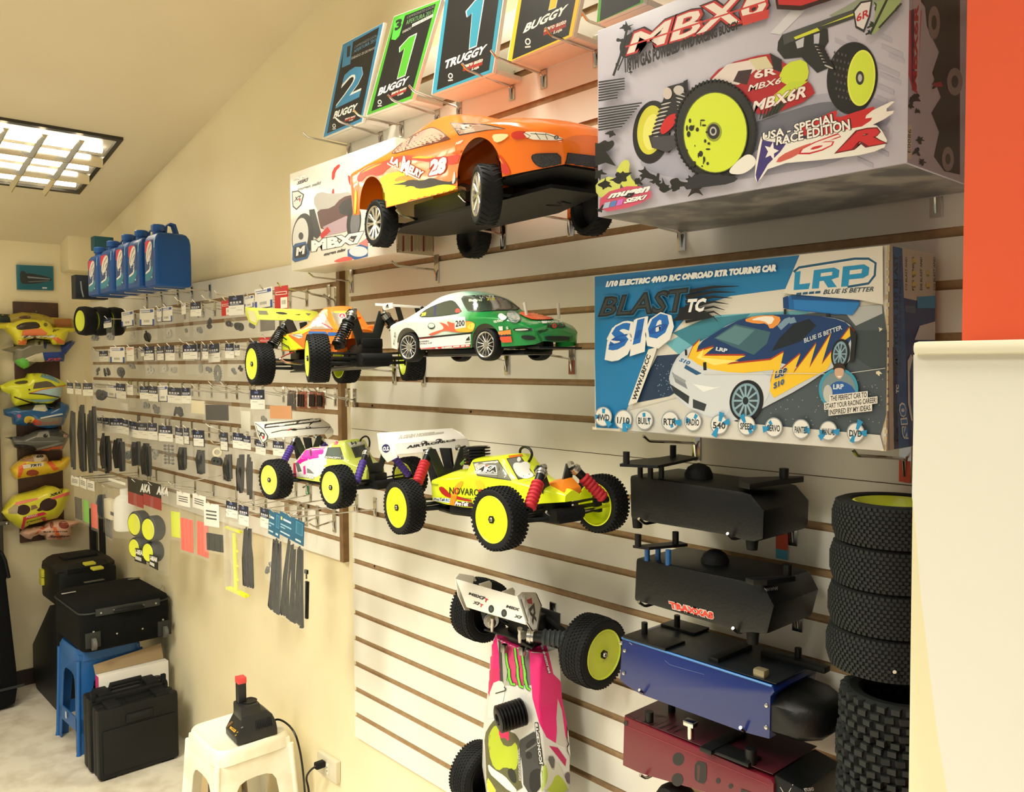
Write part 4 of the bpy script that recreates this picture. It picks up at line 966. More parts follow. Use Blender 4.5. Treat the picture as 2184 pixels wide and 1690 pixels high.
def wing(t, P, L, R, main, m, yl=-.085, yr=.085, mount=None, th=.0022):
    """L, R: end plate outlines in pixels; main: chain of (left pixel, right pixel) pairs across the blade"""
    for nm, poly, y in (('L', L, yl), ('R', R, yr)):
        A = [P.at(x, yy, yl) for x, yy in L]; A = [Vector((p.x, y, p.z)) for p in A]; plate(t, 'end_plate', A, th*(1 if nm == 'R' else -1), m, 'y')
    A = [(P.at(*l, yl), P.at(*r, yr)) for l, r in main]
    # the blade: keep the left profile and carry it straight across so the wing is a true extrusion
    prof = [a for a, b in A]; 
    b = MB()
    for i in range(len(prof)-1):
        p, q = prof[i], prof[i+1]; n = Vector((-(q-p).z, 0, (q-p).x)).normalized()*th
        b.prism([Vector((v.x, y, v.z)) for v, y in ((p, yl), (q, yl), (q, yr), (p, yr))], [Vector((v.x, y, v.z))+n for v, y in ((p, yl), (q, yl), (q, yr), (p, yr))])
    o = b.build('wing_blade', m, t, angle=20)
    if mount:
        x, z0, z1, k = mount
        for fy in (-1, 1): MB().prism([(x-.012*k, fy*.02*k, z0), (x+.014*k, fy*.02*k, z0), (x+.0*k, fy*.02*k, z1), (x-.045*k, fy*.02*k, z1)], [(x-.012*k, fy*.026*k, z0), (x+.014*k, fy*.026*k, z0), (x+.0*k, fy*.026*k, z1), (x-.045*k, fy*.026*k, z1)]).build('wing_mount', BLACKM, t)
    return o

# ---- yellow racing buggy
def buggy_yellow():
    P = Pose(-1.333, -.242, 1.727-.305, -.083, .07)
    t = thing('model_buggy', 'fluorescent yellow model buggy with white wing, red shock boots and an apple sticker', 'model car', M=P.M, group='racing buggies on slatwall hooks')
    K = crop(790, 890, 3.971); B = mat((226, 240, 40), .3, coat=.3)
    buggy_running_gear(t, .35, .262, .0585, .044, (230, 242, 34), (188, 30, 44), {'F': ((.197, .040, .082), (.222, .098, .014)), 'R': ((-.205, .044, .112), (-.175, .098, .045))}, steer=.10)
    sh = build_shell(shell([(-.174, .006, .050, .056, .060, .060, .044), (-.12, .002, .055, .070, .064, .062, .040), (-.05, .0, .060, .074, .066, .062, .042), (-.034, .0, .061, .1, .066, .062, .041), (.072, .002, .062, .107, .064, .058, .040), (.118, .008, .058, .066, .056, .052, .037), (.185, .018, .044, .05, .036, .034, .026), (.236, .022, .034, .038, .02, .018, .012)], sub=4), 'body_shell', B, t)
    A = Art(on_body([sh]), step=3.2, base=.0006, eps=.00004)
    gl = mat((118, 118, 108), .12, coat=.5)
    A.poly(K((868, 384), (1084, 362), (1198, 540), (905, 498)), (60, 62, 52)); A.poly(K((876, 392), (1080, 370), (1186, 530), (910, 490)), gl)
    A.poly(K((1150, 352), (1268, 330), (1395, 500), (1250, 532)), (66, 66, 52)); A.poly(K((1158, 358), (1262, 338), (1380, 492), (1254, 522)), gl)
    A.text('AKA', K((880, 468), (1076, 476), (1078, 410), (920, 406)), (238, 236, 228), bold=.11, shear=.25); A.text('AKA', K((888, 462), (1068, 470), (1070, 416), (926, 412)), (28, 30, 30), bold=.05, shear=.25); A.poly(K((975, 412), (1005, 408), (990, 435)), (206, 70, 50)); A.line(K((885, 478), (1078, 486)), 1.2, (238, 236, 228))
    A.blob(K((1205, 420), (1215, 390), (1250, 386), (1275, 392), (1305, 374), (1345, 392), (1352, 420), (1342, 450), (1388, 490), (1370, 515), (1310, 528), (1250, 505), (1220, 460)), (240, 238, 230)); A.blob(K((1238, 372), (1246, 340), (1268, 338), (1276, 362), (1258, 384)), (240, 238, 230))
    A.blob(K((575, 600), (610, 585), (650, 620), (680, 655), (860, 700), (865, 720), (700, 690), (620, 665)), (176, 40, 36), 1); A.blob(K((690, 620), (760, 540), (800, 545), (740, 640), (720, 745), (680, 740)), (240, 166, 40), 1); A.blob(K((880, 530), (960, 540), (970, 620), (920, 640)), (240, 190, 40), 1); A.blob(K((715, 415), (790, 410), (800, 440), (730, 450)), (242, 150, 40), 1); A.poly(K((1165, 330), (1285, 316), (1290, 330), (1180, 350)), (240, 130, 40))
    A.text('NOVAROS', K((672, 652), (950, 672), (955, 612), (672, 592)), (44, 52, 28), bold=.015); A.text('O', K((708, 655), (748, 658), (750, 600), (710, 597)), (206, 70, 40), bold=.015); A.text('S', K((915, 668), (950, 671), (953, 612), (918, 610)), (206, 50, 40), bold=.02)
    A.text('champion', K((775, 700), (905, 706), (906, 680), (776, 676)), (96, 110, 40), bold=.01); A.text('O.S. ENGINE', K((985, 628), (1170, 622), (1168, 594), (988, 588)), (60, 80, 40), bold=.02, shear=.3)
    A.poly(K((535, 680), (680, 690), (676, 728), (538, 708)), (234, 234, 226)); A.text('ProTek', K((540, 708), (640, 714), (642, 684), (542, 684)), (70, 80, 86), bold=.04, shear=.2); A.text('RC', K((640, 716), (678, 718), (680, 692), (642, 690)), (50, 110, 180), bold=.05, shear=.2)
    A.poly(K((712, 712), (872, 724), (870, 762), (716, 750)), (80, 40, 40)); A.text('ProTek', K((718, 750), (836, 756), (838, 718), (722, 714)), (236, 236, 230), bold=.05, shear=.2)
    A.poly(K((690, 664), (730, 668), (716, 748), (678, 744)), (240, 140, 40))
    A.text('PRO-LINE', K((600, 470), (662, 476), (664, 450), (602, 446)), (230, 232, 190), bold=.03); A.text('KYOSHO', K((525, 578), (580, 584), (582, 568), (526, 562)), (80, 100, 40), bold=.02)
    A.text('HITEC', K((1292, 556), (1360, 544), (1358, 534), (1292, 546)), (150, 160, 110), bold=.02)
    A.build(sh, 'printed_artwork')
    W = mat((236, 232, 222), .35)
    wb = wing(t, P, K((62, 138), (80, 135), (150, 172), (205, 240), (232, 340), (150, 384), (108, 332), (78, 270)), K((735, 42), (828, 108), (892, 215), (884, 248), (800, 275), (770, 240), (745, 130)), ((K((80, 140))[0], K((735, 45))[0]), (K((200, 235))[0], K((775, 150))[0]), (K((230, 320))[0], K((770, 240))[0])), W, yr=.122, mount=(-.215, .03, .118, 1))
    A = Art(on_body([wb]+[o for o in t.children if o.name.startswith('end_plate')]), step=6, base=.0004, eps=.00005)
    A.text('A MAIN HOBBIES.com', K((235, 190), (620, 140), (625, 118), (240, 155)), (140, 134, 120), bold=.07, shear=.1); A.text('A MAIN HOBBIES.com', K((237, 188), (618, 139), (622, 121), (243, 158)), (206, 200, 186), bold=.02, shear=.1)
    A.text('AIRTRONICS', K((305, 268), (722, 202), (722, 186), (312, 242)), (52, 52, 50), bold=.05)
    A.ell(*K((455, 215))[0], 7, 3.2, (30, 32, 30), -.1); A.ell(*K((580, 198))[0], 7, 3.0, (30, 32, 30), -.1)
    A.ell(*K((133, 265))[0], 8.4, 9.2, (34, 36, 96)); A.text('O.S.', K((106, 288), (160, 284), (162, 248), (108, 250)), (236, 236, 230), bold=.05, shear=.1)
    A.build(wb, 'printed_artwork')
    engine_head(t, (-.075, 0.0, .085), .030, .040)
    MB().tube([P.at(*q, .0) for q in K((700, 495), (690, 470), (690, 420), (676, 380))], .0016, n=6).build('wire_hook', BLACK, t)
    MB().tube([P.at(*q, -.01) for q in K((770, 400), (800, 370), (822, 345))], .0035, n=8).build('fuel_tube', mat((120, 160, 70), .3), t)
    MB().tube([P.at(*q, .012) for q in smooth_poly(K((1330, 385), (1275, 330), (1262, 280), (1300, 248), (1345, 262), (1372, 305), (1360, 350), (1340, 378)), 2, False)], .0028, n=6).build('antenna_loop', BLACK, t)
    c = [P.at(*q, -.015) for q in K((1465, 560), (1570, 550), (1640, 630), (1650, 680), (1590, 705), (1455, 650))]
    MB().prism(c, [p+Vector((-.012, .055, .004)) for p in c]).build('bumper_cover', mat((244, 140, 36), .4), t, bevel=.003)
    hook((1086, 1040), (886, 1078), 'chrome hook carrying the rear of the yellow buggy'); hook((1380, 1062), (1165, 1092), 'chrome hook carrying the front of the yellow buggy')
buggy_yellow()

# ---- pink and lime racing buggy with purple boots
def buggy_pink():
    P = Pose(-1.946, -.257, 1.727-.306, .09, .023)
    t = thing('model_buggy', 'pink, white and lime model buggy with purple shock boots and white wing', 'model car', M=P.M, group='racing buggies on slatwall hooks')
    K = crop(530, 870, 5.6); LIME = mat((206, 216, 96), .3, coat=.3)
    buggy_running_gear(t, .277, .23, .0515, .045, (226, 232, 92), (62, 38, 128), {'F': ((.150, .034, .080), (.172, .086, .006)), 'R': ((-.165, .036, .098), (-.150, .084, .040))}, steer=-.06, kind='block')
    sh = build_shell(shell([(-.150, -.002, .036, .044, .054, .054, .04), (-.118, -.004, .05, .074, .056, .052, .036), (-.02, -.006, .052, .082, .058, .052, .036), (.0, -.006, .054, .096, .058, .052, .036), (.058, -.004, .054, .102, .056, .05, .034), (.082, .0, .05, .056, .05, .046, .032), (.14, .006, .032, .036, .03, .028, .02)], sub=4), 'body_shell', LIME, t)
    A = Art(on_body([sh]), step=2.8, base=.0005, eps=.00004)
    A.poly(K((530, 640), (640, 480), (900, 420), (1010, 410), (930, 640), (960, 720), (820, 830), (540, 830)), (226, 222, 214))
    A.blob(K((550, 640), (640, 500), (760, 470), (905, 440), (940, 440), (900, 520), (890, 560), (830, 560), (850, 600), (760, 610), (640, 650), (620, 680)), (226, 20, 150), 1); A.poly(K((530, 640), (560, 650), (580, 830), (535, 830)), (200, 20, 90)); A.poly(K((655, 700), (680, 690), (690, 790), (660, 800)), (214, 40, 140)); A.poly(K((1030, 400), (1095, 380), (1060, 440), (1020, 440)), (226, 60, 130))
    A.poly(K((560, 660), (600, 650), (640, 760), (590, 770)), (90, 92, 92)); A.poly(K((700, 720), (740, 740), (790, 790), (700, 780)), (120, 120, 118)); A.poly(K((900, 700), (960, 660), (1150, 690), (1130, 760), (960, 730)), (214, 224, 90))
    A.poly(K((912, 600), (950, 476), (1098, 470), (1142, 618)), (70, 70, 60)); A.poly(K((920, 595), (956, 482), (1092, 478), (1134, 612)), mat((92, 104, 98), .12, coat=.5)); A.text('KONCEPTS', K((916, 606), (1110, 620), (1112, 590), (920, 574)), (36, 38, 38), bold=.08, shear=.15); A.text('KONCEPTS', K((920, 602), (1106, 616), (1108, 592), (924, 578)), (232, 230, 222), bold=.03, shear=.15)
    A.poly(K((1225, 480), (1385, 440), (1420, 570), (1275, 602)), mat((58, 64, 60), .12, coat=.5)); A.poly(K((1170, 420), (1395, 400), (1390, 440), (1215, 478)), (218, 214, 196)); A.text('W', K((1215, 448), (1330, 436), (1330, 400), (1215, 410)), (60, 74, 56), bold=.06, shear=.2); A.text('JCONCEPTS', K((1235, 470), (1385, 446), (1384, 432), (1235, 456)), (40, 42, 44), bold=.02, shear=.2)
    A.text('PRESLEY', K((960, 716), (1140, 712), (1138, 692), (962, 698)), (70, 74, 60), bold=.03, shear=.2); A.text('PANTHER', K((585, 820), (790, 860), (792, 820), (588, 780)), (150, 146, 150), bold=.06, shear=.1); A.text('PANTHER', K((588, 816), (786, 856), (789, 824), (590, 784)), (232, 228, 226), bold=.02, shear=.1)
    A.poly(K((733, 500), (752, 498), (760, 575), (740, 580)), (60, 20, 50))
    A.build(sh)
    W = mat((226, 220, 206), .35)
    wb = wing(t, P, K((78, 170), (110, 190), (190, 250), (240, 330), (235, 385), (170, 438), (120, 340), (82, 215)), K((940, 95), (1030, 150), (1086, 230), (1080, 290), (1000, 335), (960, 310), (940, 150)), ((K((85, 180))[0], K((935, 95))[0]), (K((200, 270))[0], K((1040, 200))[0]), (K((240, 370))[0], K((1000, 270))[0])), W, yl=-.08, yr=.135, mount=(-.17, .03, .1, .8))
    A = Art(on_body([wb]+[o for o in t.children if o.name.startswith('end_plate')]), step=6, base=.0004, eps=.00005)
    A.poly(K((190, 205), (205, 195), (868, 118), (872, 160), (860, 170), (190, 248)), (30, 30, 30)); A.text('mugen seiki', K((200, 242), (855, 164), (862, 126), (205, 203)), (226, 222, 210), bold=.08, shear=.25)
    A.line(K((270, 300), (400, 270), (1010, 228)), 1.6, (70, 66, 62)); A.ell(*K((545, 262))[0], 6.5, 2.2, (30, 30, 30)); A.ell(*K((715, 240))[0], 6, 2.4, (30, 30, 30)); A.poly(K((465, 270), (515, 230), (512, 252), (480, 275)), (190, 40, 40))
    A.poly(K((82, 180), (120, 205), (185, 258), (232, 335), (226, 384), (172, 428), (128, 340), (90, 220)), (40, 40, 40)); A.poly(K((88, 192), (118, 212), (180, 264), (224, 338), (218, 380), (174, 416), (136, 336), (97, 222)), (232, 228, 216)); A.text('X7', K((120, 330), (205, 380), (200, 310), (112, 268)), (36, 36, 38), bold=.07, shear=-.2); A.poly(K((165, 335), (200, 345), (175, 385)), (196, 30, 40))
    A.build(wb)
    MB().tube([P.at(*q, .012) for q in smooth_poly(K((1440, 480), (1450, 410), (1430, 350), (1390, 338), (1345, 370), (1335, 400)), 2, False)], .0024, n=6).build('antenna_loop', BLACK, t)
    hook((690, 985), (615, 1020), 'chrome hook carrying the rear of the pink and lime buggy'); hook((905, 990), (795, 1028), 'chrome hook carrying the front of the pink and lime buggy')
    hook((655, 1035), (657, 1032), 'chrome hook plate with green sticker below the pink and lime buggy', sticker=(44, 130, 90), plate=.07)
buggy_pink()

# ---- orange and yellow truggy
def buggy_orange():
    P = Pose(-2.018, -.238, 1.727+.005, -.107, .033)
    t = thing('model_buggy', 'orange, yellow and blue model buggy with see-through cab and bare coil shocks', 'model car', M=P.M, group='racing buggies on slatwall hooks')
    K = crop(500, 630, 5.079); OR = mat((244, 124, 36), .3, coat=.3)
    buggy_running_gear(t, .402, .262, .058, .052, (226, 240, 70), None, {'F': ((.222, .044, .110), (.245, .098, .026)), 'R': ((-.2, .05, .115), (-.19, .1, .05))}, steer=-.28, spring=True)
    sh = build_shell(shell([(-.20, .036, .076, .086, .068, .068, .05), (-.10, .034, .084, .092, .07, .068, .05), (-.055, .034, .086, .104, .07, .066, .048), (.035, .034, .086, .141, .07, .062, .04), (.075, .036, .084, .139, .066, .06, .04), (.125, .04, .08, .088, .06, .056, .044), (.19, .05, .066, .07, .036, .034, .026)], sub=4), 'body_shell', OR, t)
    A = Art(on_body([sh]), step=2.8, base=.0005, eps=.00004)
    A.poly(K((495, 440), (520, 395), (760, 370), (830, 372), (740, 420), (590, 430)), (216, 228, 60)); A.poly(K((495, 440), (575, 428), (760, 590), (755, 612), (495, 606)), (222, 236, 40)); A.poly(K((575, 425), (720, 410), (760, 470), (760, 590)), (240, 118, 40))
    A.line(K((500, 435), (570, 485)), 2.4, (40, 44, 30)); A.line(K((500, 510), (590, 560), (605, 606)), 2.2, (40, 44, 30)); A.line(K((500, 528), (585, 572)), 1.2, (40, 44, 30))
    A.poly(K((610, 430), (730, 415), (748, 455), (700, 470)), (206, 210, 190)); A.text('JConcepts', K((640, 440), (745, 462), (748, 440), (640, 424)), (50, 80, 140), bold=.03)
    A.poly(K((810, 390), (990, 395), (1020, 430), (1015, 500), (960, 440), (800, 440)), (34, 96, 168)); A.poly(K((1015, 400), (1160, 405), (1150, 440), (1020, 440)), (34, 96, 168)); A.text('O.S.', K((780, 460), (850, 450), (850, 426), (785, 432)), (236, 234, 226), bold=.05)
    gl = mat((176, 160, 140), .1, coat=.6)
    A.poly(K((818, 370), (860, 260), (970, 190), (1070, 368)), gl); A.poly(K((1050, 190), (1220, 190), (1270, 240), (1290, 300), (1240, 368), (1135, 366)), mat((140, 126, 106), .1, coat=.6)); A.line(K((950, 300), (1060, 366)), 3, (150, 60, 90))
    A.poly(K((1075, 178), (1225, 176), (1228, 196), (1085, 196)), (220, 234, 50)); A.ell(*K((1166, 225))[0], 7.6, 5.8, (232, 226, 216)); A.ell(*K((1166, 225))[0], 6.6, 4.8, (170, 40, 40)); A.text('A', K((1148, 242), (1184, 242), (1180, 210), (1152, 210)), (236, 230, 220), bold=.05)
    A.build(sh)
    W = mat((224, 230, 84), .35)
    wb = wing(t, P, K((120, 122), (155, 140), (240, 160), (262, 270), (238, 330), (165, 290), (130, 210)), K((890, 160), (940, 170), (940, 215), (800, 285), (770, 240), (770, 190)), ((K((150, 140))[0], K((770, 185))[0]), (K((240, 165))[0], K((770, 190))[0]), (K((265, 268))[0], K((790, 275))[0])), W, yl=-.095, yr=.095, mount=(-.235, .03, .125, 1))
    A = Art(on_body([wb]+[o for o in t.children if o.name.startswith('end_plate')]), step=6, base=.0004, eps=.00005)
    A.poly(K((255, 165), (350, 170), (370, 212), (265, 210)), (120, 118, 90)); A.poly(K((140, 160), (220, 175), (248, 265), (228, 300), (170, 272)), (226, 224, 170)); A.blob(K((430, 185), (520, 180), (590, 205), (500, 210)), (40, 40, 30), 1); A.poly(K((650, 210), (720, 205), (700, 216)), (40, 40, 30)); A.poly(K((765, 195), (830, 200), (800, 222)), (130, 126, 96)); A.poly(K((445, 225), (520, 215), (480, 250)), (200, 200, 90))
    A.build(wb)
    c = [P.at(*q, -.05) for q in K((1005, 515), (1040, 520), (1115, 565), (1110, 610), (1060, 640), (1030, 600), (1040, 545))]
    MB().prism(c, [p+Vector((0, .03, 0)) for p in c]).build('side_pod', OR, t, bevel=.003)
    c = [P.at(*q, .03) for q in K((1340, 350), (1370, 325), (1440, 335), (1446, 398), (1338, 398))]
    MB().prism(c, [p+Vector((.0, .04, .003)) for p in c]).build('front_cover', OR, t, bevel=.003)
    c = [P.at(*q, 0) for q in K((1275, 215), (1300, 205), (1330, 235), (1320, 262), (1285, 250))]
    MB().prism(c, [p+Vector((0, .012, 0)) for p in c]).build('antenna_cap', OR, t, bevel=.002)
    c = [P.at(*q, -.05) for q in K((1375, 520), (1580, 545), (1600, 600), (1590, 640), (1370, 645))]
    MB().box((.232, 0, .036), (.016, .056, .024), ch=.005).build('front_bumper_foam', BLACKM, t)
    MB().tube([P.at(*q, -.065) for q in K((480, 690), (550, 650), (640, 615))], .002, n=6).build('red_wire', mat((196, 60, 50), .4), t)
    hook((840, 792), (597, 765), 'chrome hook carrying the rear of the orange and yellow buggy'); hook((902, 795), (745, 758), 'chrome hook carrying the front of the orange and yellow buggy')
buggy_orange()

# ---- orange sports car
def car_orange():
    P = Pose(-1.231, -.382, 1.727+.282, -.146, -.016, far=1.17)
    t = thing('model_touring_car', 'glossy orange model sports car numbered 28 with chrome wheels', 'model car', M=P.M)
    K = crop(740, 240, 3.971)
    R, w = .0468, .036
    wheel(t, (-.204, -.105, -.003), R, w, (222, 218, 208), -1, 0, 'road', .74); wheel(t, (.20, -.108, -.006), R*1.03, w, (222, 218, 208), -1, -.34, 'road', .74, .0)
    wheel(t, (-.204, .115, -.01), R*1.03, w, (222, 218, 208), 1, 0, 'road', .74); wheel(t, (.20, .115, -.006), R*1.03, w, (222, 218, 208), 1, -.1, 'road', .74)
    OR = mat((240, 118, 26), .22, coat=.35, key='car')
    st = [(-.362, .050, .118, .126, .088, .094, .07), (-.345, .034, .120, .138, .106, .112, .074), (-.29, .026, .118, .142, .114, .120, .078), (-.21, .022, .118, .150, .117, .124, .076), (-.13, .020, .116, .166, .118, .122, .072), (-.04, .018, .114, .178, .118, .122, .07), (.03, .016, .112, .170, .118, .122, .07), (.10, .014, .110, .132, .118, .123, .082), (.19, .014, .106, .122, .116, .123, .082), (.27, .014, .094, .108, .108, .115, .075), (.325, .016, .074, .088, .09, .097, .062), (.352, .022, .054, .066, .062, .068, .046)]
    sh = build_shell(shell(st, sub=8, smooth=True, arches=((-.222, .024, .068), (.188, .022, .064)), crown=.005, it=2), 'body_shell', OR, t, angle=60)
    A = Art(on_body([sh]), step=3.2, base=.0006, eps=.00004)
    gl = mat((196, 158, 138), .12, coat=.6)
    A.blob(K((372, 360), (400, 310), (540, 200), (690, 125), (760, 128), (880, 220), (870, 232), (490, 328)), (96, 44, 30), 1); A.blob(K((380, 354), (410, 312), (545, 206), (690, 133), (756, 136), (868, 220), (490, 322)), gl, 1); A.line(K((558, 200), (488, 325)), 2.2, (60, 40, 40))
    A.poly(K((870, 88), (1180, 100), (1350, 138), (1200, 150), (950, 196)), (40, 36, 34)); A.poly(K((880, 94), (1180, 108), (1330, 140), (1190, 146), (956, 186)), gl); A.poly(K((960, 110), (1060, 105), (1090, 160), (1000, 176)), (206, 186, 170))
    # flames along the side
    A.blob(K((80, 560), (130, 480), (330, 410), (480, 360), (660, 375), (830, 378), (985, 348), (965, 420), (860, 450), (640, 410), (480, 400), (350, 470), (280, 545), (180, 520), (110, 600)), (222, 62, 42), 1)
    A.blob(K((540, 385), (600, 368), (690, 374), (770, 372), (690, 392), (600, 388)), (250, 190, 40), 1); A.blob(K((110, 520), (200, 460), (330, 420), (180, 490)), (248, 180, 40), 1)
    A.blob(K((70, 640), (90, 680), (80, 860), (62, 858)), (236, 224, 40), 1)
    A.poly(K((282, 560), (340, 520), (440, 500), (520, 520), (600, 560), (700, 590), (820, 600), (948, 630), (945, 660), (340, 800), (310, 790), (300, 680)), (234, 232, 30))
    A.blob(K((400, 570), (470, 530), (560, 540), (640, 570), (560, 585), (470, 575), (420, 590)), (246, 150, 40), 1)
    A.blob(K((370, 612), (470, 598), (540, 565), (640, 580), (720, 550), (800, 580), (900, 590), (960, 520), (950, 580), (900, 612), (800, 610), (690, 640), (600, 648), (560, 620), (480, 635), (520, 615)), (36, 32, 30), 1)
    A.blob(K((890, 590), (915, 480), (925, 560), (905, 612)), (206, 206, 200), 1)
    A.text('LA', K((362, 425), (440, 470), (455, 400), (378, 366)), (130, 34, 30), bold=.12, shear=.1); A.text('LA', K((366, 422), (436, 464), (450, 404), (382, 372)), (240, 236, 226), bold=.06, shear=.1)
    A.text('M', K((448, 500), (520, 545), (545, 410), (480, 358)), (130, 34, 30), bold=.12); A.text('M', K((452, 496), (516, 538), (540, 412), (483, 366)), (240, 236, 226), bold=.05); A.text('ELRY', K((515, 515), (635, 565), (665, 500), (540, 435)), (130, 34, 30), bold=.12); A.text('ELRY', K((518, 510), (630, 558), (658, 504), (543, 442)), (240, 236, 226), bold=.06)
    A.text('Ready to race', K((344, 445), (470, 505), (472, 488), (348, 424)), (240, 236, 226), bold=.04); A.line(K((480, 500), (620, 572)), 2.4, (240, 236, 226))
    A.text('28', K((690, 548), (840, 520), (868, 360), (708, 392)), (170, 40, 34), bold=.13); A.text('28', K((698, 540), (832, 514), (858, 370), (716, 400)), (242, 240, 232), bold=.07)
    A.text('HSP', K((922, 278), (985, 255), (990, 232), (930, 252)), (244, 238, 226), bold=.05, shear=.2)
    for i in range(3): A.line(K((900, 340+i*10-i*4), (985, 318+i*8)), 1.4, (206, 96, 20))
    # front: grille openings, lamps, red sweep
    mesh_m = mat((62, 60, 58), .5, noise=((28, 28, 28), 900, .45, .55))
    A.blob(K((1560, 380), (1580, 352), (1680, 345), (1815, 345), (1815, 470), (1790, 485), (1640, 470), (1585, 430)), (30, 28, 28), 1); A.blob(K((1570, 380), (1586, 360), (1680, 353), (1806, 353), (1806, 468), (1786, 477), (1640, 462), (1592, 424)), mesh_m, 1)
    A.poly(K((1862, 342), (2130, 372), (2130, 500), (1840, 462)), (28, 28, 28)); A.poly(K((1870, 352), (2130, 382), (2130, 490), (1852, 454)), mesh_m)
    A.blob(K((1260, 380), (1290, 350), (1350, 420), (1400, 520), (1330, 530), (1290, 440)), (214, 62, 50), 1); A.blob(K((1260, 340), (1300, 380), (1340, 450), (1290, 400)), (240, 150, 50), 1)
    A.blob(K((1390, 190), (1420, 160), (1500, 160), (1560, 170), (1520, 220), (1420, 232)), (206, 48, 36), 1); A.blob(K((1490, 165), (1620, 165), (1760, 195), (1850, 240), (1700, 238), (1540, 228)), (240, 232, 214), 1)
    for q in (((1500, 170), (1560, 200), (1530, 225)), ((1600, 175), (1640, 230)), ((1560, 180), (1680, 190), (1700, 232)), ((1680, 185), (1760, 215), (1830, 235))): A.line(K(*q), 1.2, (50, 46, 44))
    A.ell(*K((1772, 218))[0], 5, 4, (60, 56, 54), r0=.5)
    A.blob(K((1230, 190), (1300, 180), (1390, 185), (1330, 240), (1260, 260)), (250, 226, 170), 1)
    A.build(sh)
    # chassis seen from below, arms, posts
    MB().prism([(-.25, -.05, -.012), (-.16, -.078, -.012), (.15, -.078, -.012), (.3, -.05, -.004), (.3, .05, -.004), (.15, .078, -.012), (-.16, .078, -.012), (-.25, .05, -.012)], [(-.25, -.05, -.006), (-.16, -.078, -.006), (.15, -.078, -.006), (.3, -.05, .002), (.3, .05, .002), (.15, .078, -.006), (-.16, .078, -.006), (-.25, .05, -.006)]).build('chassis_plate', mat((24, 24, 25), .5, spec=.3), t)
    MB().prism([(.2, -.10, .013), (.3, -.095, .014), (.345, -.06, .02), (.345, .06, .02), (.3, .095, .014), (.2, .10, .013)], [(.2, -.10, .018), (.3, -.095, .019), (.345, -.06, .024), (.345, .06, .024), (.3, .095, .019), (.2, .10, .018)]).build('nose_undertray', mat((24, 24, 25), .5, spec=.3), t)
    MB().box((-.03, -.055, .012), (.2, .03, .034), ch=.004).build('battery_tray', mat((58, 58, 54), .4), t)
    MB().box((-.03, .03, .016), (.3, .06, .04), ch=.006).build('drive_block', BLACK, t)
    MB().tube([P.at(*q, -.09) for q in K((945, 635), (985, 625), (1030, 640))], .006, n=8).build('exhaust_pipe', mat((150, 110, 90), .3, .8), t)
    for x in (-.204, .20):
        for fy in (-1, 1): arm(t, (x, fy*.03, -.004), (x, fy*.09, -.002), .0038, wd=.022)
    MB().tube([(.17, -.06, .01), (.17, -.06, .12)], .002, n=6).build('body_post', BLACK, t)
    MB().cyl((.15, .0, .124), (.15, 0, .136), .0035, n=8).lathe([(.0001, .012), (.005, .008), (.004, 0)], (.15, 0, .134), (0, 0, 1), n=10).build('body_post', BLACK, t)
    hook((1072, 500), (845, 448), 'chrome hook carrying the rear of the orange sports car'); hook((1216, 470), (978, 415), 'chrome hook carrying the front of the orange sports car')
car_orange()

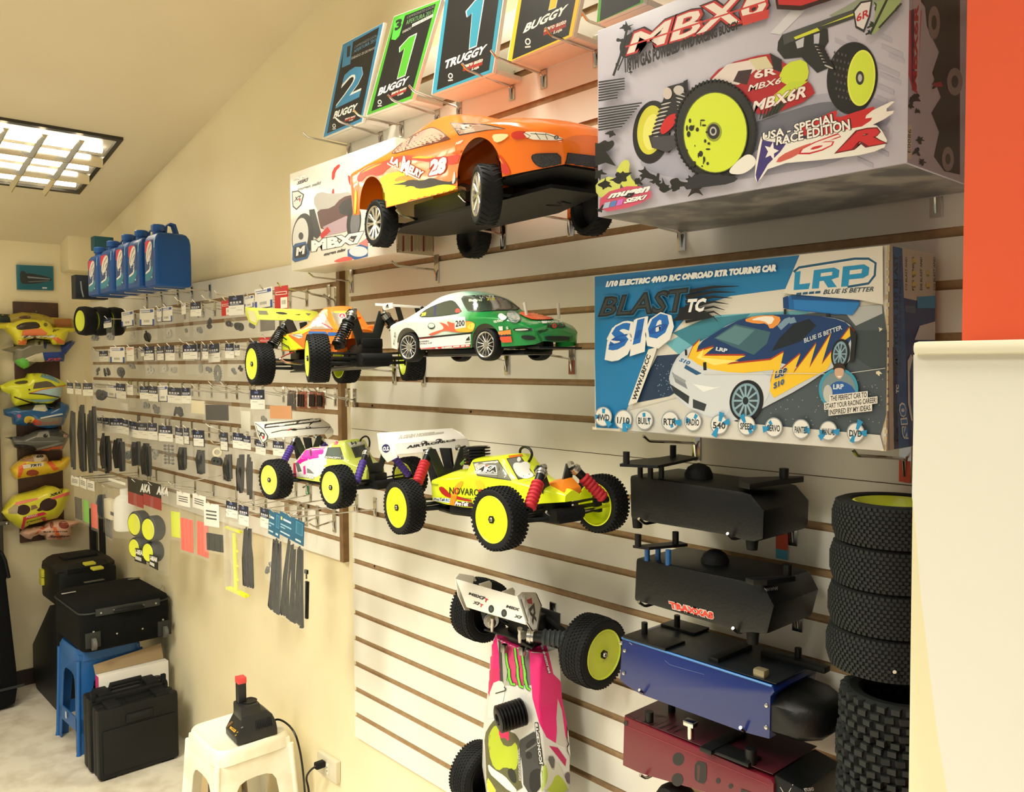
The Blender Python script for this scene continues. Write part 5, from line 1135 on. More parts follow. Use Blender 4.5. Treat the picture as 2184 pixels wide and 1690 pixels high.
# ---- green and white sports coupe
def car_green():
    P = Pose(-1.378, -.257, 1.727+.032, .105, .005)
    t = thing('model_touring_car', 'green and white model sports coupe numbered 200 with rear wing and flames', 'model car', M=P.M)
    K = crop(800, 610, 4.748)
    R, w = .0325, .026
    for x, y, sd, s_ in ((-.131, -.075, -1, 0), (.101, -.077, -1, -.05), (.101, .078, 1, -.05), (-.131, .075, 1, 0)): wheel(t, (x, y, 0.002), R, w, (206, 206, 200), sd, s_, 'mesh', .80)
    # paint runs from white at the tail through pale mint to green at the nose
    m = bpy.data.materials.new('fading_paint'); m.use_nodes = True; nt = m.node_tree; b = nt.nodes['Principled BSDF']
    b.inputs['Roughness'].default_value = .2; b.inputs['Coat Weight'].default_value = .5
    tc = nt.nodes.new('ShaderNodeTexCoord'); sp = nt.nodes.new('ShaderNodeSeparateXYZ'); rp = nt.nodes.new('ShaderNodeValToRGB'); mr = nt.nodes.new('ShaderNodeMapRange')
    mr.inputs['From Min'].default_value = -.2; mr.inputs['From Max'].default_value = .2
    nt.links.new(tc.outputs['Object'], sp.inputs[0]); nt.links.new(sp.outputs['X'], mr.inputs['Value']); nt.links.new(mr.outputs[0], rp.inputs[0]); nt.links.new(rp.outputs[0], b.inputs['Base Color'])
    e = rp.color_ramp.elements; e[0].position = .36; e[0].color = (*srgb((238, 236, 226)), 1); e[1].position = .64; e[1].color = (*srgb((42, 146, 72)), 1); q = rp.color_ramp.elements.new(.54); q.color = (*srgb((186, 226, 204)), 1)
    st = [(-.205, .014, .046, .052, .062, .066, .045), (-.196, .002, .05, .058, .078, .082, .055), (-.16, -.003, .056, .07, .084, .09, .056), (-.12, -.004, .058, .088, .086, .091, .054), (-.06, -.004, .058, .112, .086, .088, .05), (-.01, -.004, .058, .117, .086, .087, .05), (.04, -.004, .057, .104, .086, .088, .052), (.09, -.003, .056, .070, .086, .091, .056), (.14, -.003, .052, .062, .084, .09, .052), (.185, -.002, .042, .05, .078, .083, .046), (.21, .0, .028, .038, .066, .07, .036), (.219, .006, .02, .026, .05, .054, .026)]
    sh = build_shell(shell(st, sub=8, smooth=True, arches=((-.131, .004, .0395), (.101, .004, .0395)), crown=.003), 'body_shell', m, t, angle=60)
    A = Art(on_body([sh]), step=2.8, base=.0005, eps=.00004)
    gl = mat((66, 76, 66), .1, coat=.6)
    A.blob(K((438, 320), (480, 260), (600, 195), (740, 148), (800, 150), (850, 210), (888, 275), (700, 305), (560, 318)), (30, 40, 34), 1); A.blob(K((448, 314), (486, 264), (604, 200), (740, 155), (796, 158), (844, 214), (878, 270), (700, 298), (560, 312)), gl, 1); A.poly(K((598, 205), (622, 196), (612, 305), (596, 308)), (40, 46, 90)); A.text('200', K((465, 312), (515, 305), (518, 265), (470, 276)), (232, 220, 60), bold=.04, shear=.2); A.blob(K((808, 275), (820, 232), (850, 228), (872, 270)), (226, 66, 40), 1)
    A.blob(K((862, 105), (1000, 96), (1180, 96), (1290, 118), (1400, 180), (1490, 245), (1300, 250), (950, 270), (905, 210)), (26, 36, 30), 1); A.blob(K((880, 118), (1000, 106), (1180, 104), (1290, 128), (1390, 186), (1460, 240), (1300, 244), (958, 262), (915, 208)), gl, 1)
    A.text('TUNER', K((1015, 130), (1215, 128), (1210, 98), (1018, 100)), (206, 210, 200), bold=.03); A.text('Baird', K((950, 162), (1082, 158), (1082, 132), (950, 136)), (190, 200, 170), bold=.05); A.text('218', K((1130, 150), (1210, 150), (1208, 120), (1130, 122)), (216, 206, 60), bold=.04)
    # flames on the door
    for pts, c in (((540, 490), (620, 460), (700, 440), (690, 400), (640, 365), (720, 385), (760, 425), (720, 350), (800, 385), (930, 350), (1020, 375), (1005, 440), (985, 468), (870, 472), (800, 470), (700, 450), (620, 490), (560, 505)), (228, 104, 76)), (((800, 450), (860, 400), (930, 360), (1020, 372), (1000, 445), (980, 468), (880, 472)), (244, 180, 60)), (((930, 430), (960, 380), (1020, 374), (1000, 450)), (246, 214, 90)): A.blob(K(*pts), c, 2)
    A.poly(K((805, 322), (915, 315), (922, 420), (812, 438)), (240, 236, 226)); A.text('200', K((818, 418), (912, 405), (910, 345), (818, 352)), (40, 44, 42), bold=.03)
    A.ell(*K((573, 407))[0], 7.6, 6.6, (40, 56, 50)); A.ell(*K((573, 402))[0], 6.6, 4.6, (206, 222, 212)); A.line(K((552, 420), (596, 416)), 1.6, (230, 232, 226))
    A.poly(K((415, 525), (990, 470), (990, 486), (420, 545)), (28, 28, 28)); A.poly(K((420, 545), (990, 486), (985, 590), (430, 640)), (238, 234, 226)); A.poly(K((430, 635), (985, 590), (984, 618), (436, 665)), (206, 60, 56)); A.poly(K((455, 528), (590, 516), (590, 530), (455, 540)), (120, 40, 34))
    A.text('CARRERA', K((457, 574), (552, 566), (552, 550), (457, 558)), (60, 60, 60), bold=.03); A.text('WORLD CUP', K((457, 596), (580, 586), (580, 570), (457, 580)), (60, 60, 60), bold=.03)
    for i in range(3): A.poly(K((925+i*14, 556-i*1), (937+i*14, 555-i), (948+i*8, 512+i*8) if False else (941+i*9, 528-i*9), (931+i*9, 534-i*9)), (34, 36, 34))
    A.text('ADIDAS', K((915, 580), (972, 574), (972, 562), (915, 567)), (34, 36, 34), bold=.03)
    for x0, x1 in ((455, 530), (540, 556), (572, 640), (680, 704), (712, 785), (796, 862), (876, 914), (924, 962)): A.text('SPONSOR'[:max(2, (x1-x0)//11)], K((x0, 656-(x0-455)*.085), (x1, 655-(x1-455)*.085), (x1, 634-(x1-455)*.085), (x0, 635-(x0-455)*.085)), (236, 220, 214), bold=.05) if False else A.line(K((x0, 647-(x0-455)*.085), (x1, 646-(x1-455)*.085)), 3.2, (236, 214, 208))
    A.blob(K((188, 640), (230, 640), (245, 690), (240, 712), (195, 700)), (190, 60, 56), 1); A.text('KP', K((200, 600), (222, 470), (205, 462), (190, 590)), (120, 124, 118), bold=.03)
    # nose
    A.ell(*K((1400, 318))[0], 17, 11.5, (70, 92, 78), .5); A.ell(*K((1400, 318))[0], 15, 9.8, mat((198, 204, 196), .1, .3), .5); A.ell(*K((1400, 318))[0], 8, 5.5, (150, 160, 152), .5, r0=.7); A.ell(*K((1945, 315))[0], 9, 9, (96, 112, 90), .9)
    A.blob(K((1440, 280), (1560, 262), (1700, 278), (1800, 310), (1830, 335), (1760, 350), (1600, 352), (1530, 330)), (226, 90, 50), 1); A.blob(K((1560, 285), (1680, 285), (1790, 320), (1700, 345), (1610, 335)), (236, 130, 80), 1)
    A.text('MICHELIN', K((1730, 384), (1895, 380), (1895, 360), (1730, 364)), (226, 228, 216), bold=.03); A.poly(K((1680, 366), (1740, 364), (1738, 388), (1690, 390)), (236, 234, 226)); A.text('FORCA', K((1740, 432), (1930, 424), (1928, 390), (1742, 396)), (30, 34, 32), bold=.07); A.ell(*K((1808, 412))[0], 5, 5, (206, 50, 40)); A.ell(*K((1808, 412))[0], 2, 2, (36, 120, 60))
    A.blob(K((1395, 440), (1430, 428), (1570, 428), (1605, 448), (1560, 460), (1430, 460)), (30, 40, 34), 1); A.blob(K((1420, 436), (1540, 432), (1560, 448), (1430, 454)), (220, 222, 214), 1)
    A.blob(K((1480, 515), (1500, 498), (1600, 505), (1630, 530), (1600, 550), (1510, 545)), (26, 36, 30), 1); A.blob(K((1700, 515), (1760, 508), (1965, 510), (1955, 550), (1740, 560)), (26, 38, 30), 1); A.line(K((1640, 470), (1690, 565), (1730, 575), (1960, 560), (1990, 500)), 3, (36, 110, 58)); A.poly(K((1640, 460), (1740, 445), (1750, 455), (1650, 480)), (24, 60, 36))
    A.poly(K((1262, 410), (1300, 408), (1302, 450), (1264, 452)), (236, 234, 226)); A.poly(K((1255, 462), (1380, 442), (1384, 490), (1256, 500)), (240, 150, 70)); A.poly(K((1255, 512), (1385, 508), (1395, 570), (1300, 575)), (224, 90, 56)); A.text('Mobil 1', K((1246, 515), (1370, 512), (1368, 488), (1250, 492)), (50, 44, 80), bold=.05)
    A.text('TELFORD', K((1206, 375), (1305, 362), (1302, 342), (1206, 352)), (236, 236, 222), bold=.04); A.blob(K((1250, 300), (1280, 290), (1310, 310), (1340, 330), (1320, 355), (1270, 340), (1245, 325)), (232, 234, 222), 1); A.text('S', K((1335, 440), (1360, 438), (1356, 410), (1332, 412)), (226, 230, 216), bold=.04)
    A.build(sh)
    MB().prism([P.at(*q, -.08) for q in K((1255, 598), (1330, 612), (1420, 622), (1420, 634), (1255, 625))], [Vector((p.x-.02, .08, p.z)) for p in [P.at(*q, -.08) for q in K((1255, 598), (1330, 612), (1420, 622), (1420, 634), (1255, 625))]]).box((.208, 0, -.006), (.03, .135, .004), ch=.001).build('front_splitter', BLACK, t)
    MB().box((0, 0, -.014), (.33, .09, .01), ch=.003).box((.0, -.06, -.010), (.17, .03, .014), ch=.003).build('chassis_plate', GLOSSBLACK, t)
    for x in (-.131, .101):
        for fy in (-1, 1): arm(t, (x, fy*.02, -.004), (x, fy*.062, -.002), .003, wd=.016)
    W = mat((238, 234, 226), .3)
    a = P.at(*K((75, 180))[0], -.082); z = a.z
    MB().prism([(-.252, -.078, z-.003), (-.212, -.078, z-.006), (-.212, -.078, z-.002), (-.252, -.078, z+.003)], [(-.252, .078, z-.003), (-.212, .078, z-.006), (-.212, .078, z-.002), (-.252, .078, z+.003)]).build('wing_blade', W, t, bevel=.0008)
    e = [P.at(*q, -.08) for q in K((70, 180), (176, 170), (178, 225), (90, 248), (78, 230))]
    ep = MB().prism(e, [p+Vector((0, .002, 0)) for p in e]).build('end_plate', W, t, bevel=.0005)
    MB().prism([p+Vector((0, .158, 0)) for p in e], [p+Vector((0, .16, 0)) for p in e]).build('end_plate', W, t, bevel=.0005)
    A = Art(on_body([ep]), eps=.00008)
    for i in range(3): A.poly(K((105+i*11, 212), (115+i*11, 211), (125+i*3, 190-i*3), (119+i*3, 192-i*3)), (34, 36, 34))
    A.text('adidas', K((105, 226), (142, 222), (142, 212), (105, 216)), (34, 36, 34), bold=.03); A.build(ep)
    for y in (-.03, .03): MB().prism([(-.222, y, .05), (-.205, y, .05), (-.225, y, z-.003), (-.24, y, z-.003)], [(-.222, y+.003, .05), (-.205, y+.003, .05), (-.225, y+.003, z-.003), (-.24, y+.003, z-.003)]).build('wing_strut', BLACK, t)
    PW = mat((222, 214, 196), .4)
    for q0, q1, y in (((1540, 330), (1512, 168), -.035), ((1862, 330), (1852, 175), .045)):
        p0 = P.at(*K(q0)[0], y); p1 = P.at(*K(q1)[0], y); MB().cyl(p0, p1, .0032, n=10).build('body_post', PW, t)
    MB().lathe([(.0001, .007), (.0045, .004), (.005, 0)], P.at(*K((478, 235))[0], .0), (0, 0, 1), n=12).build('body_post', BLACK, t)
    hook((1080, 768), (980, 742), 'chrome hook carrying the rear of the green and white coupe'); hook((1219, 765), (1090, 735), 'chrome hook carrying the front of the green and white coupe', sticker=(150, 84, 60))
car_green()

# ---- pink truggy hung nose down
def truggy_hung():
    ca = math.radians(4.0)
    ex = Vector((-math.sin(ca)*.35, 0, -math.cos(ca))).normalized(); ez = Vector((0, -1, 0)); ey = ez.cross(ex).normalized()
    o = Vector((-1.375, -.105, 1.727-.612)) + ex*.208
    M = Matrix(((ex.x, ey.x, ez.x, o.x), (ex.y, ey.y, ez.y, o.y), (ex.z, ey.z, ez.z, o.z), (0, 0, 0, 1)))
    P = Pose(0, 0, 0, M=M)
    t = thing('model_truggy', 'hot pink, white and lime model truggy hung nose down on the slats', 'model car', M=M)
    R, w = .074, .066; Y = (214, 226, 62)
    for x, y, sd in ((-.208, .185, 1), (-.208, -.185, -1), (.208, -.185, -1), (.208, .185, 1)): wheel(t, (x, y, 0), R, w, Y, sd, 0, 'pin', .72, inner=False)
    for x in (-.208, .208):
        for fy in (-1, 1): arm(t, (x, fy*.03, -.012), (x, fy*.165, -.006), .006, wd=.03); MB().tube([(x, 0, 0), (x, fy*.17, 0)], .005, n=8).build('drive_shaft', mat((70, 70, 70), .4, .7), t)
    for fy in (-1, 1): shock(t, (-.225, fy*.06, .075), (-.222, fy*.15, .01), (52, 58, 62), r=.015)
    plate(t, 'shock_tower', [(-.205, -.08, .08), (-.205, -.02, .07), (-.205, .02, .07), (-.205, .08, .08), (-.205, .03, .0), (-.205, -.03, .0)], .005, BLACK)
    MB().box((-.215, 0, .02), (.07, .07, .06), ch=.008).build('gearbox', BLACK, t)
    MB().box((0, 0, -.03), (.5, .11, .006), ch=.001).build('chassis_plate', mat((60, 60, 60), .4, .6), t)
    rg = shell([(-.178, -.01, .035, .052, .082, .080, .054), (-.15, -.012, .045, .062, .086, .084, .054), (-.06, -.015, .05, .066, .092, .086, .054), (.0, -.02, .05, .07, .106, .098, .054), (.06, -.02, .05, .078, .114, .106, .054), (.14, -.02, .05, .09, .114, .106, .05), (.22, -.015, .045, .082, .10, .09, .045), (.30, 0, .035, .05, .06, .055, .035)], sub=5)
    rg = [[Vector((p.x, p.y-.012, p.z)) for p in r] for r in rg]
    sh = build_shell(rg, 'body_shell', mat((222, 220, 212), .28, coat=.4), t)
    A = Art(on_body([sh]), step=3.2, base=.0006, eps=.00004)
    K1 = crop(960, 1200, 5.46); K2 = crop(960, 1430, 5.46)
    PK = (232, 36, 120); LM = (176, 190, 44); DK = (44, 44, 42)
    A.poly(K1((375, 700), (440, 640), (460, 800), (540, 850), (575, 1100), (590, 1440), (430, 1440), (380, 1000)), PK); A.poly(K1((900, 930), (960, 850), (1060, 840), (1110, 920), (1200, 1300), (1330, 1430), (940, 1430)), PK); A.poly(K1((540, 830), (880, 920), (905, 1000), (700, 980), (560, 930)), PK)
    A.poly(K1((660, 950), (860, 990), (860, 1430), (690, 1430)), (206, 60, 110)); A.poly(K1((575, 930), (640, 960), (700, 1430), (600, 1430)), (176, 172, 160)); A.poly(K1((850, 980), (920, 990), (940, 1430), (860, 1430)), (110, 106, 98)); A.poly(K1((565, 900), (600, 930), (625, 1430), (585, 1430)), (60, 58, 54))
    A.poly(K2((400, -20), (585, -20), (565, 110), (490, 180), (465, 330), (430, 200)), (214, 40, 104)); A.poly(K2((935, -20), (1150, -20), (1240, 110), (1440, 230), (1480, 900), (1420, 980), (1340, 760), (1250, 520), (1230, 850), (1120, 780), (1040, 620), (960, 320)), PK); A.poly(K2((1250, 330), (1300, 470), (1330, 700), (1360, 900), (1250, 860), (1235, 560)), (206, 200, 190)); A.poly(K2((1150, 880), (1250, 900), (1350, 1040), (1340, 1120)), (196, 30, 96))
    A.blob(K2((480, 160), (600, 110), (650, 200), (600, 480), (520, 560), (430, 560)), (226, 222, 212), 1)
    A.blob(K2((400, 760), (480, 620), (560, 540), (680, 700), (780, 760), (840, 900), (800, 1200), (860, 1420), (430, 1420), (420, 1000)), (94, 92, 56), 1); A.blob(K2((440, 800), (500, 660), (560, 640), (600, 860), (700, 900), (780, 820), (800, 1060), (760, 1180), (640, 1120), (560, 1180), (480, 1080)), LM, 1); A.blob(K2((560, 600), (620, 560), (690, 700), (690, 840), (640, 780), (580, 800)), (214, 40, 90), 1)
    A.blob(K2((440, 1080), (520, 1160), (640, 1230), (700, 1300), (800, 1420), (700, 1420), (560, 1290), (460, 1200)), (226, 222, 210), 1); A.blob(K2((435, 1240), (480, 1300), (560, 1430), (430, 1430)), (200, 206, 60), 1)
    A.blob(K2((790, 830), (900, 760), (1000, 700), (1060, 850), (1090, 1100), (1060, 1420), (860, 1420), (840, 1050)), (66, 66, 64), 1); A.blob(K2((880, 860), (980, 780), (1010, 830), (900, 930)), (34, 34, 34), 1); A.line(K2((880, 945), (1020, 850)), 3.5, (120, 118, 110)); A.ell(*K2((920, 990))[0], 7, 8, (28, 28, 28)); A.blob(K2((920, 1210), (990, 1140), (1080, 1150), (1085, 1300), (1020, 1420), (930, 1420)), (24, 24, 24), 1)
    A.blob(K2((1050, 1140), (1120, 1000), (1200, 1200), (1230, 1030), (1330, 1240), (1400, 1420), (1060, 1420)), (214, 214, 196), 1); A.blob(K2((1080, 1100), (1120, 1100), (1140, 1250), (1080, 1400), (1060, 1420)), (180, 206, 90), 1); A.blob(K2((1230, 1200), (1310, 1260), (1390, 1420), (1100, 1420), (1180, 1320)), (190, 206, 76), 1); A.blob(K2((1120, 1000), (1220, 1000), (1200, 1180)), (100, 98, 92), 1); A.blob(K2((1340, 1180), (1480, 1180), (1490, 1290), (1400, 1340), (1330, 1270)), (110, 90, 100), 1)
    A.blob(K2((670, 1150), (740, 1140), (780, 1250), (760, 1330), (690, 1260)), (40, 42, 30), 1)
    # three green claw strokes
    for dx, dy in ((0, 0), (105, -40), (190, 30)):
        pts = [(655+dx, 1040+dy), (665+dx, 1150+dy), (690+dx, 1270+dy), (680+dx, 1380+dy)]
        A.line(K1(*pts), 6.4, (30, 30, 26)); A.line(K1(*pts), 4, (120, 206, 60))
        q = [(690+dx*.95, -20+dy*.2), (695+dx*.95, 80+dy*.2), (720+dx*.95, 160+dx*.22), (765+dx*.9, 165+dx*.33)]
        A.line(K2(*q), 7, (30, 30, 26)); A.line(K2(*q), 4.6, (120, 206, 60))
    A.line(K2((535, 270), (650, 235), (655, 210), (635, 192)), 2, (26, 26, 26))
    A.text('JCONCEPTS', K2((1095, 1110), (1040, 600), (985, 600), (1035, 1120)), (28, 28, 28), bold=.16); A.text('JCONCEPTS', K2((1085, 1096), (1030, 614), (992, 612), (1046, 1102)), (236, 234, 226), bold=.05)
    A.text('MBX7', K2((1425, 940), (1420, 420), (1350, 400), (1355, 950)), (30, 28, 30), bold=.11, shear=.1); A.text('MBX7', K2((1418, 932), (1412, 428), (1357, 408), (1362, 942)), (226, 222, 216), bold=.03, shear=.1); A.text('T', K2((1405, 400), (1395, 300), (1340, 290), (1345, 385)), (196, 30, 50), bold=.06)
    A.text('MUGEN SEIKI', K1((1165, 1290), (1060, 880), (1030, 885), (1132, 1296)), (120, 100, 100), bold=.1); A.text('MUGEN SEIKI', K1((1160, 1282), (1056, 888), (1034, 892), (1138, 1288)), (236, 230, 226), bold=.04)
    A.text('PANTHER', K2((830, 1280), (815, 900), (795, 900), (806, 1280)), (206, 206, 196), bold=.12); A.text('PANTHER', K2((826, 1270), (812, 910), (799, 910), (810, 1270)), (90, 92, 80), bold=.03)
    A.build(sh)
    engine_head(t, P.atz(*K2((850, 480))[0], .07), .030, .062, (0.15, -.35, 1), 8)
    # body clips on the rear posts
    for q in (((495, 640), (490, 800)), ((812, 770), (812, 930))):
        p0 = P.atz(*K1(q[0])[0], .095); p1 = P.atz(*K1(q[1])[0], .085)
        MB().tube([p0, p0.lerp(p1, .3), p0.lerp(p1, .5), p1], [.006, .0035, .005, .0035], n=10).build('ball_stud', SILVER, t)
    MB().box(P.atz(*K1((630, 1000))[0], .072), (.02, .014, .012), ch=.003).build('body_clip', DARKCHROME, t); MB().box(P.atz(*K1((840, 1030))[0], .072), (.02, .014, .012), ch=.003).build('body_clip', DARKCHROME, t)
    # wing facing up, with end plates
    W = mat((230, 224, 208), .38)
    oz = .19
    def wp(x, y, out): return P.I @ at(960+x/5.46, 1200+y/5.46, out)
    bl = [wp(65, 190, .20), wp(790, 400, .20), wp(880, 725, .23), wp(190, 520, .23)]
    b = MB().prism(bl, [p+Vector((.002, 0, -.003)) for p in bl]).build('wing_blade', W, t, bevel=.0006)
    lft = [wp(55, 180, .20), wp(100, 125, .17), wp(270, 155, .12), wp(315, 240, .12), wp(230, 560, .16), wp(165, 555, .22), wp(85, 380, .23)]
    MB().prism(lft, [p+Vector((0, .003, 0)) for p in lft]).build('end_plate', W, t, bevel=.0006)
    for x in (330, 600):
        f = [wp(x, 250+(x-330)*.33, .20), wp(x+125, 210+(x-330)*.3, .13), wp(x+150, 240+(x-330)*.33, .12), wp(x+145, 330+(x-330)*.3, .12), wp(x+60, 330+(x-330)*.32, .205)]
        MB().prism(f, [p+Vector((0, .002, 0)) for p in f]).build('wing_fin', W, t, bevel=.0004)
    rt = [wp(780, 390, .22), wp(840, 345, .2), wp(1000, 350, .12), wp(1070, 500, .12), wp(1020, 790, .2), wp(965, 810, .225), wp(880, 700, .235)]
    rp = MB().prism(rt, [p+Vector((0, -.003, 0)) for p in rt]).build('end_plate', W, t, bevel=.0006)
    A = Art(on_body([b, rp]), eps=.00006, step=6)
    A.ell(*K1((478, 543))[0], 6, 8.5, (36, 40, 38)); A.ell(*K1((478, 543))[0], 2.6, 4, (70, 74, 70)); A.ell(*K1((628, 592))[0], 6, 8.5, (36, 40, 38)); A.ell(*K1((628, 592))[0], 2.6, 4, (70, 74, 70))
    for s, q in (('MBX7', [(215, 375), (410, 450), (415, 405), (215, 345)]), ('X7', [(265, 480), (350, 510), (352, 470), (268, 445)]), ('MBX', [(650, 525), (815, 575), (815, 540), (652, 492)]), ('X7', [(745, 640), (845, 670), (845, 630), (748, 605)])):
        A.text(s, K1(*q), (150, 146, 136), bold=.1, shear=.2); A.text(s, K1(*q), (40, 40, 40), bold=.03, shear=.2)
    A.text('T', K1((400, 460), (440, 470), (446, 430), (406, 415)), (196, 30, 40), bold=.05, shear=.2); A.text('T', K1((345, 518), (385, 528), (390, 492), (350, 480)), (196, 30, 40), bold=.05, shear=.2)
    A.poly(K1((815, 400), (845, 360), (990, 365), (1050, 505), (1000, 770), (965, 790), (900, 690)), (230, 226, 214)); A.line(K1((1000, 365), (1060, 500), (1010, 785), (960, 800), (890, 700)), 1.6, (36, 36, 36)); A.text('X7', K1((1000, 700), (900, 460), (955, 440), (960, 700)) if False else K1((960, 740), (890, 480), (975, 470), (1005, 700)), (40, 40, 42), bold=.08); A.poly(K1((862, 380), (890, 440), (945, 415), (955, 490), (900, 480)), (190, 40, 50)); A.line(K1((820, 430), (900, 690)), 2.4, (120, 118, 108))
    A.build(b)
    hook((1178, 1322), (1165, 1330), 'chrome hook behind the pink truggy holding its rear end')
truggy_hung()

# ------------------------------------------------------------------ spare parts hung on the smaller slatwall
KB = crop(140, 560, 3.5226); KD = crop(140, 840, 3.25)
PAPER = (233, 229, 217)
NAVY, BLUE_, RED_ = (30, 36, 58), (44, 88, 164), (190, 40, 40)
def slat_mid(z):
    """height of the middle of the slat nearest to z"""
    k = round((ZL-GP*.5-.006-z)/GP); return ZL-GP*.5-.006-k*GP
ROWN = {'A': 'top', 'B': 'second', 'C': 'third', 'D': 'fourth', 'E': 'lowest'}
ORD = ['first', 'second', 'third', 'fourth', 'fifth', 'sixth', 'seventh', 'eighth', 'ninth', 'tenth', 'eleventh', 'twelfth', 'thirteenth', 'fourteenth', 'fifteenth', 'sixteenth', 'seventeenth', 'eighteenth']
LOOK = {'navy': 'navy and white carded bag of parts', 'border': 'dark-edged navy carded bag of parts', 'tlr': 'white carded bag of parts with blue corners', 'red': 'red carded bag of parts', 'white': 'white carded bag of parts with red print', 'purple': 'pale purple carded bag of parts', 'teal': 'teal carded bag of black cable ties', 'none': 'clear bag of parts without a card', 'tag': 'clear bag with a small white tag'}
def lump(mb, P, kind, rr):
    """contents of a bag; P maps (u, v) in the bag to a point, all real little solids"""
    return
def bag(row, i, card, style, bottom, content=None, ccol=(40, 44, 48), out=None, K=KB, wide=1.0, label=None, tilt=0.0, hookit=True, reach=None):
    rr = random.Random(ord(row)*100+i)
    (x0, y0), (x1, y1) = K((card[0], card[1]), (card[2], card[3]))
    yb = K((0, bottom))[0][1]
    o = out if out is not None else {'A': .15, 'B': .15, 'C': .15, 'D': .16, 'E': .18}[row] + rr.uniform(-.012, .012)
    p = at((x0+x1)/2, y0, o); W = (at(x1, y0, o)-at(x0, y0, o)).x; H = (at(x0, y0, o)-at(x0, y1, o)).z; B = (at(x0, y0, o)-at(x0, yb, o)).z
    yaw = rr.uniform(-.06, .22)
    M = Matrix.Translation(p) @ Matrix.Rotation(yaw, 4, 'Z') @ Matrix.Rotation(tilt+rr.uniform(-.03, .03), 4, 'Y')
    nm = ORD[min(i, 17)]
    lb = label or '%s, %s from left in the %s row' % (LOOK[style], nm, ROWN[row])
    t = thing('parts_bag', lb, 'parts bag', M=M, group='bagged spare parts on the smaller slatwall')
    bw = W*wide*.5+.004
    # film pouch: slightly pillowed front and back
    n, m_ = 5, 7
    f = MB()
    for sg in (-1, 1):
        P = []
        for a in range(m_+1):
            for b in range(n+1):
                u = -1+2*b/n; v = a/m_
                d = .0015+.008*(1-u*u)*min(1, v*2.2)*min(1, (1-v)*4+.15)*(1+.35*rr.uniform(-1, 1))
                P.append((u*bw*(1-.04*rr.random()), sg*d, -H*.25-(B-H*.25)*v))
        f.faces(P, [(a*(n+1)+b, a*(n+1)+b+1, (a+1)*(n+1)+b+1, (a+1)*(n+1)+b) for a in range(m_) for b in range(n)])
    f.build('clear_pouch', film(.085), t, angle=60, fixn=False)
    # header card
    if style != 'none':
        top = {'navy': NAVY, 'border': NAVY, 'tlr': PAPER, 'red': RED_, 'white': PAPER, 'purple': (196, 186, 206), 'teal': (34, 96, 126), 'tag': PAPER}[style]
        c = MB(); w = W/2
        c.box((0, -.011, -H/2), (W, .0012, H), ch=.0003)
        co = c.build('header_card', mat(top if style in ('teal', 'red') else ((38, 42, 56) if style == 'border' else PAPER), .45), t)
        A = MB(); ms = []
        def q(a, b, c_, d, col):
            mm = mat(col, .4)
            if mm not in ms: ms.append(mm)
            A.mi = ms.index(mm); y = -.0117-.00004*len(A.f)
            A.face([(-w+W*a, y, -H*d), (-w+W*c_, y, -H*d), (-w+W*c_, y, -H*b), (-w+W*a, y, -H*b)])
        if style in ('navy', 'border'):
            e = .06 if style == 'border' else 0.0
            q(e, e*.5, 1-e, .5, NAVY); q(.3, .1, .55, .2, (96, 110, 160)); q(e, .5, 1-e, 1-e*.6, PAPER)
            for k in range(4): q(.10+.2*k, .30, .24+.2*k, .40, (206, 206, 210))
            q(.1, .42, .7, .47, (150, 156, 176)); q(.55, .74, .9, .76, (150, 146, 140)); q(.12, .62, .5, .64, (150, 146, 140))
        elif style == 'tlr':
            q(.06, .1, .7, .14, (90, 110, 170)); q(.72, .06, .94, .22, (50, 70, 150)); q(.12, .2, .84, .24, (110, 124, 170)); q(.0, .62, .12, 1, (40, 80, 160)); q(.88, .62, 1, 1, (40, 80, 160)); q(0, .95, 1, 1, (36, 40, 54))
            for k in range(5): q(.3+.08*k, .66, .34+.08*k, .8, (130, 128, 122))
        elif style == 'red':
            q(.08, .24, .92, .38, (232, 226, 214)); q(.12, .27, .88, .35, RED_); q(.45, .5, .96, .97, PAPER)
            for k in range(4): q(.55+.08*k, .62, .59+.08*k, .8, (130, 120, 110))
        elif style in ('white', 'purple'):
            q(.1, .1, .9, .16, (206, 80, 70) if style == 'white' else (110, 90, 150)); q(.1, .2, .6, .24, (206, 120, 110) if style == 'white' else (140, 120, 170)); q(.15, .6, .85, .63, (160, 156, 150))
        elif style == 'teal':
            q(.05, .2, .12, .34, (220, 200, 120)); q(.16, .24, .48, .32, (220, 230, 232)); q(.05, .5, .5, .56, (150, 190, 206)); q(.05, .62, .25, .67, (150, 190, 206)); q(.05, .82, .45, .88, (190, 210, 220)); q(.68, .08, .96, .6, (80, 150, 180)); q(.71, .11, .93, .57, (44, 112, 144)); q(.68, .82, .9, .9, (200, 216, 224))
        elif style == 'tag':
            for k in range(3): q(.15, .3+.16*k, .85, .37+.16*k, (90, 88, 84))
        A.build('card_print', ms, co, angle=0, fixn=False)
    # contents
    z0 = -H*1.05 if style != 'none' else -B*.25; z1 = -B+.006
    g = MB(); hgt = z0-z1
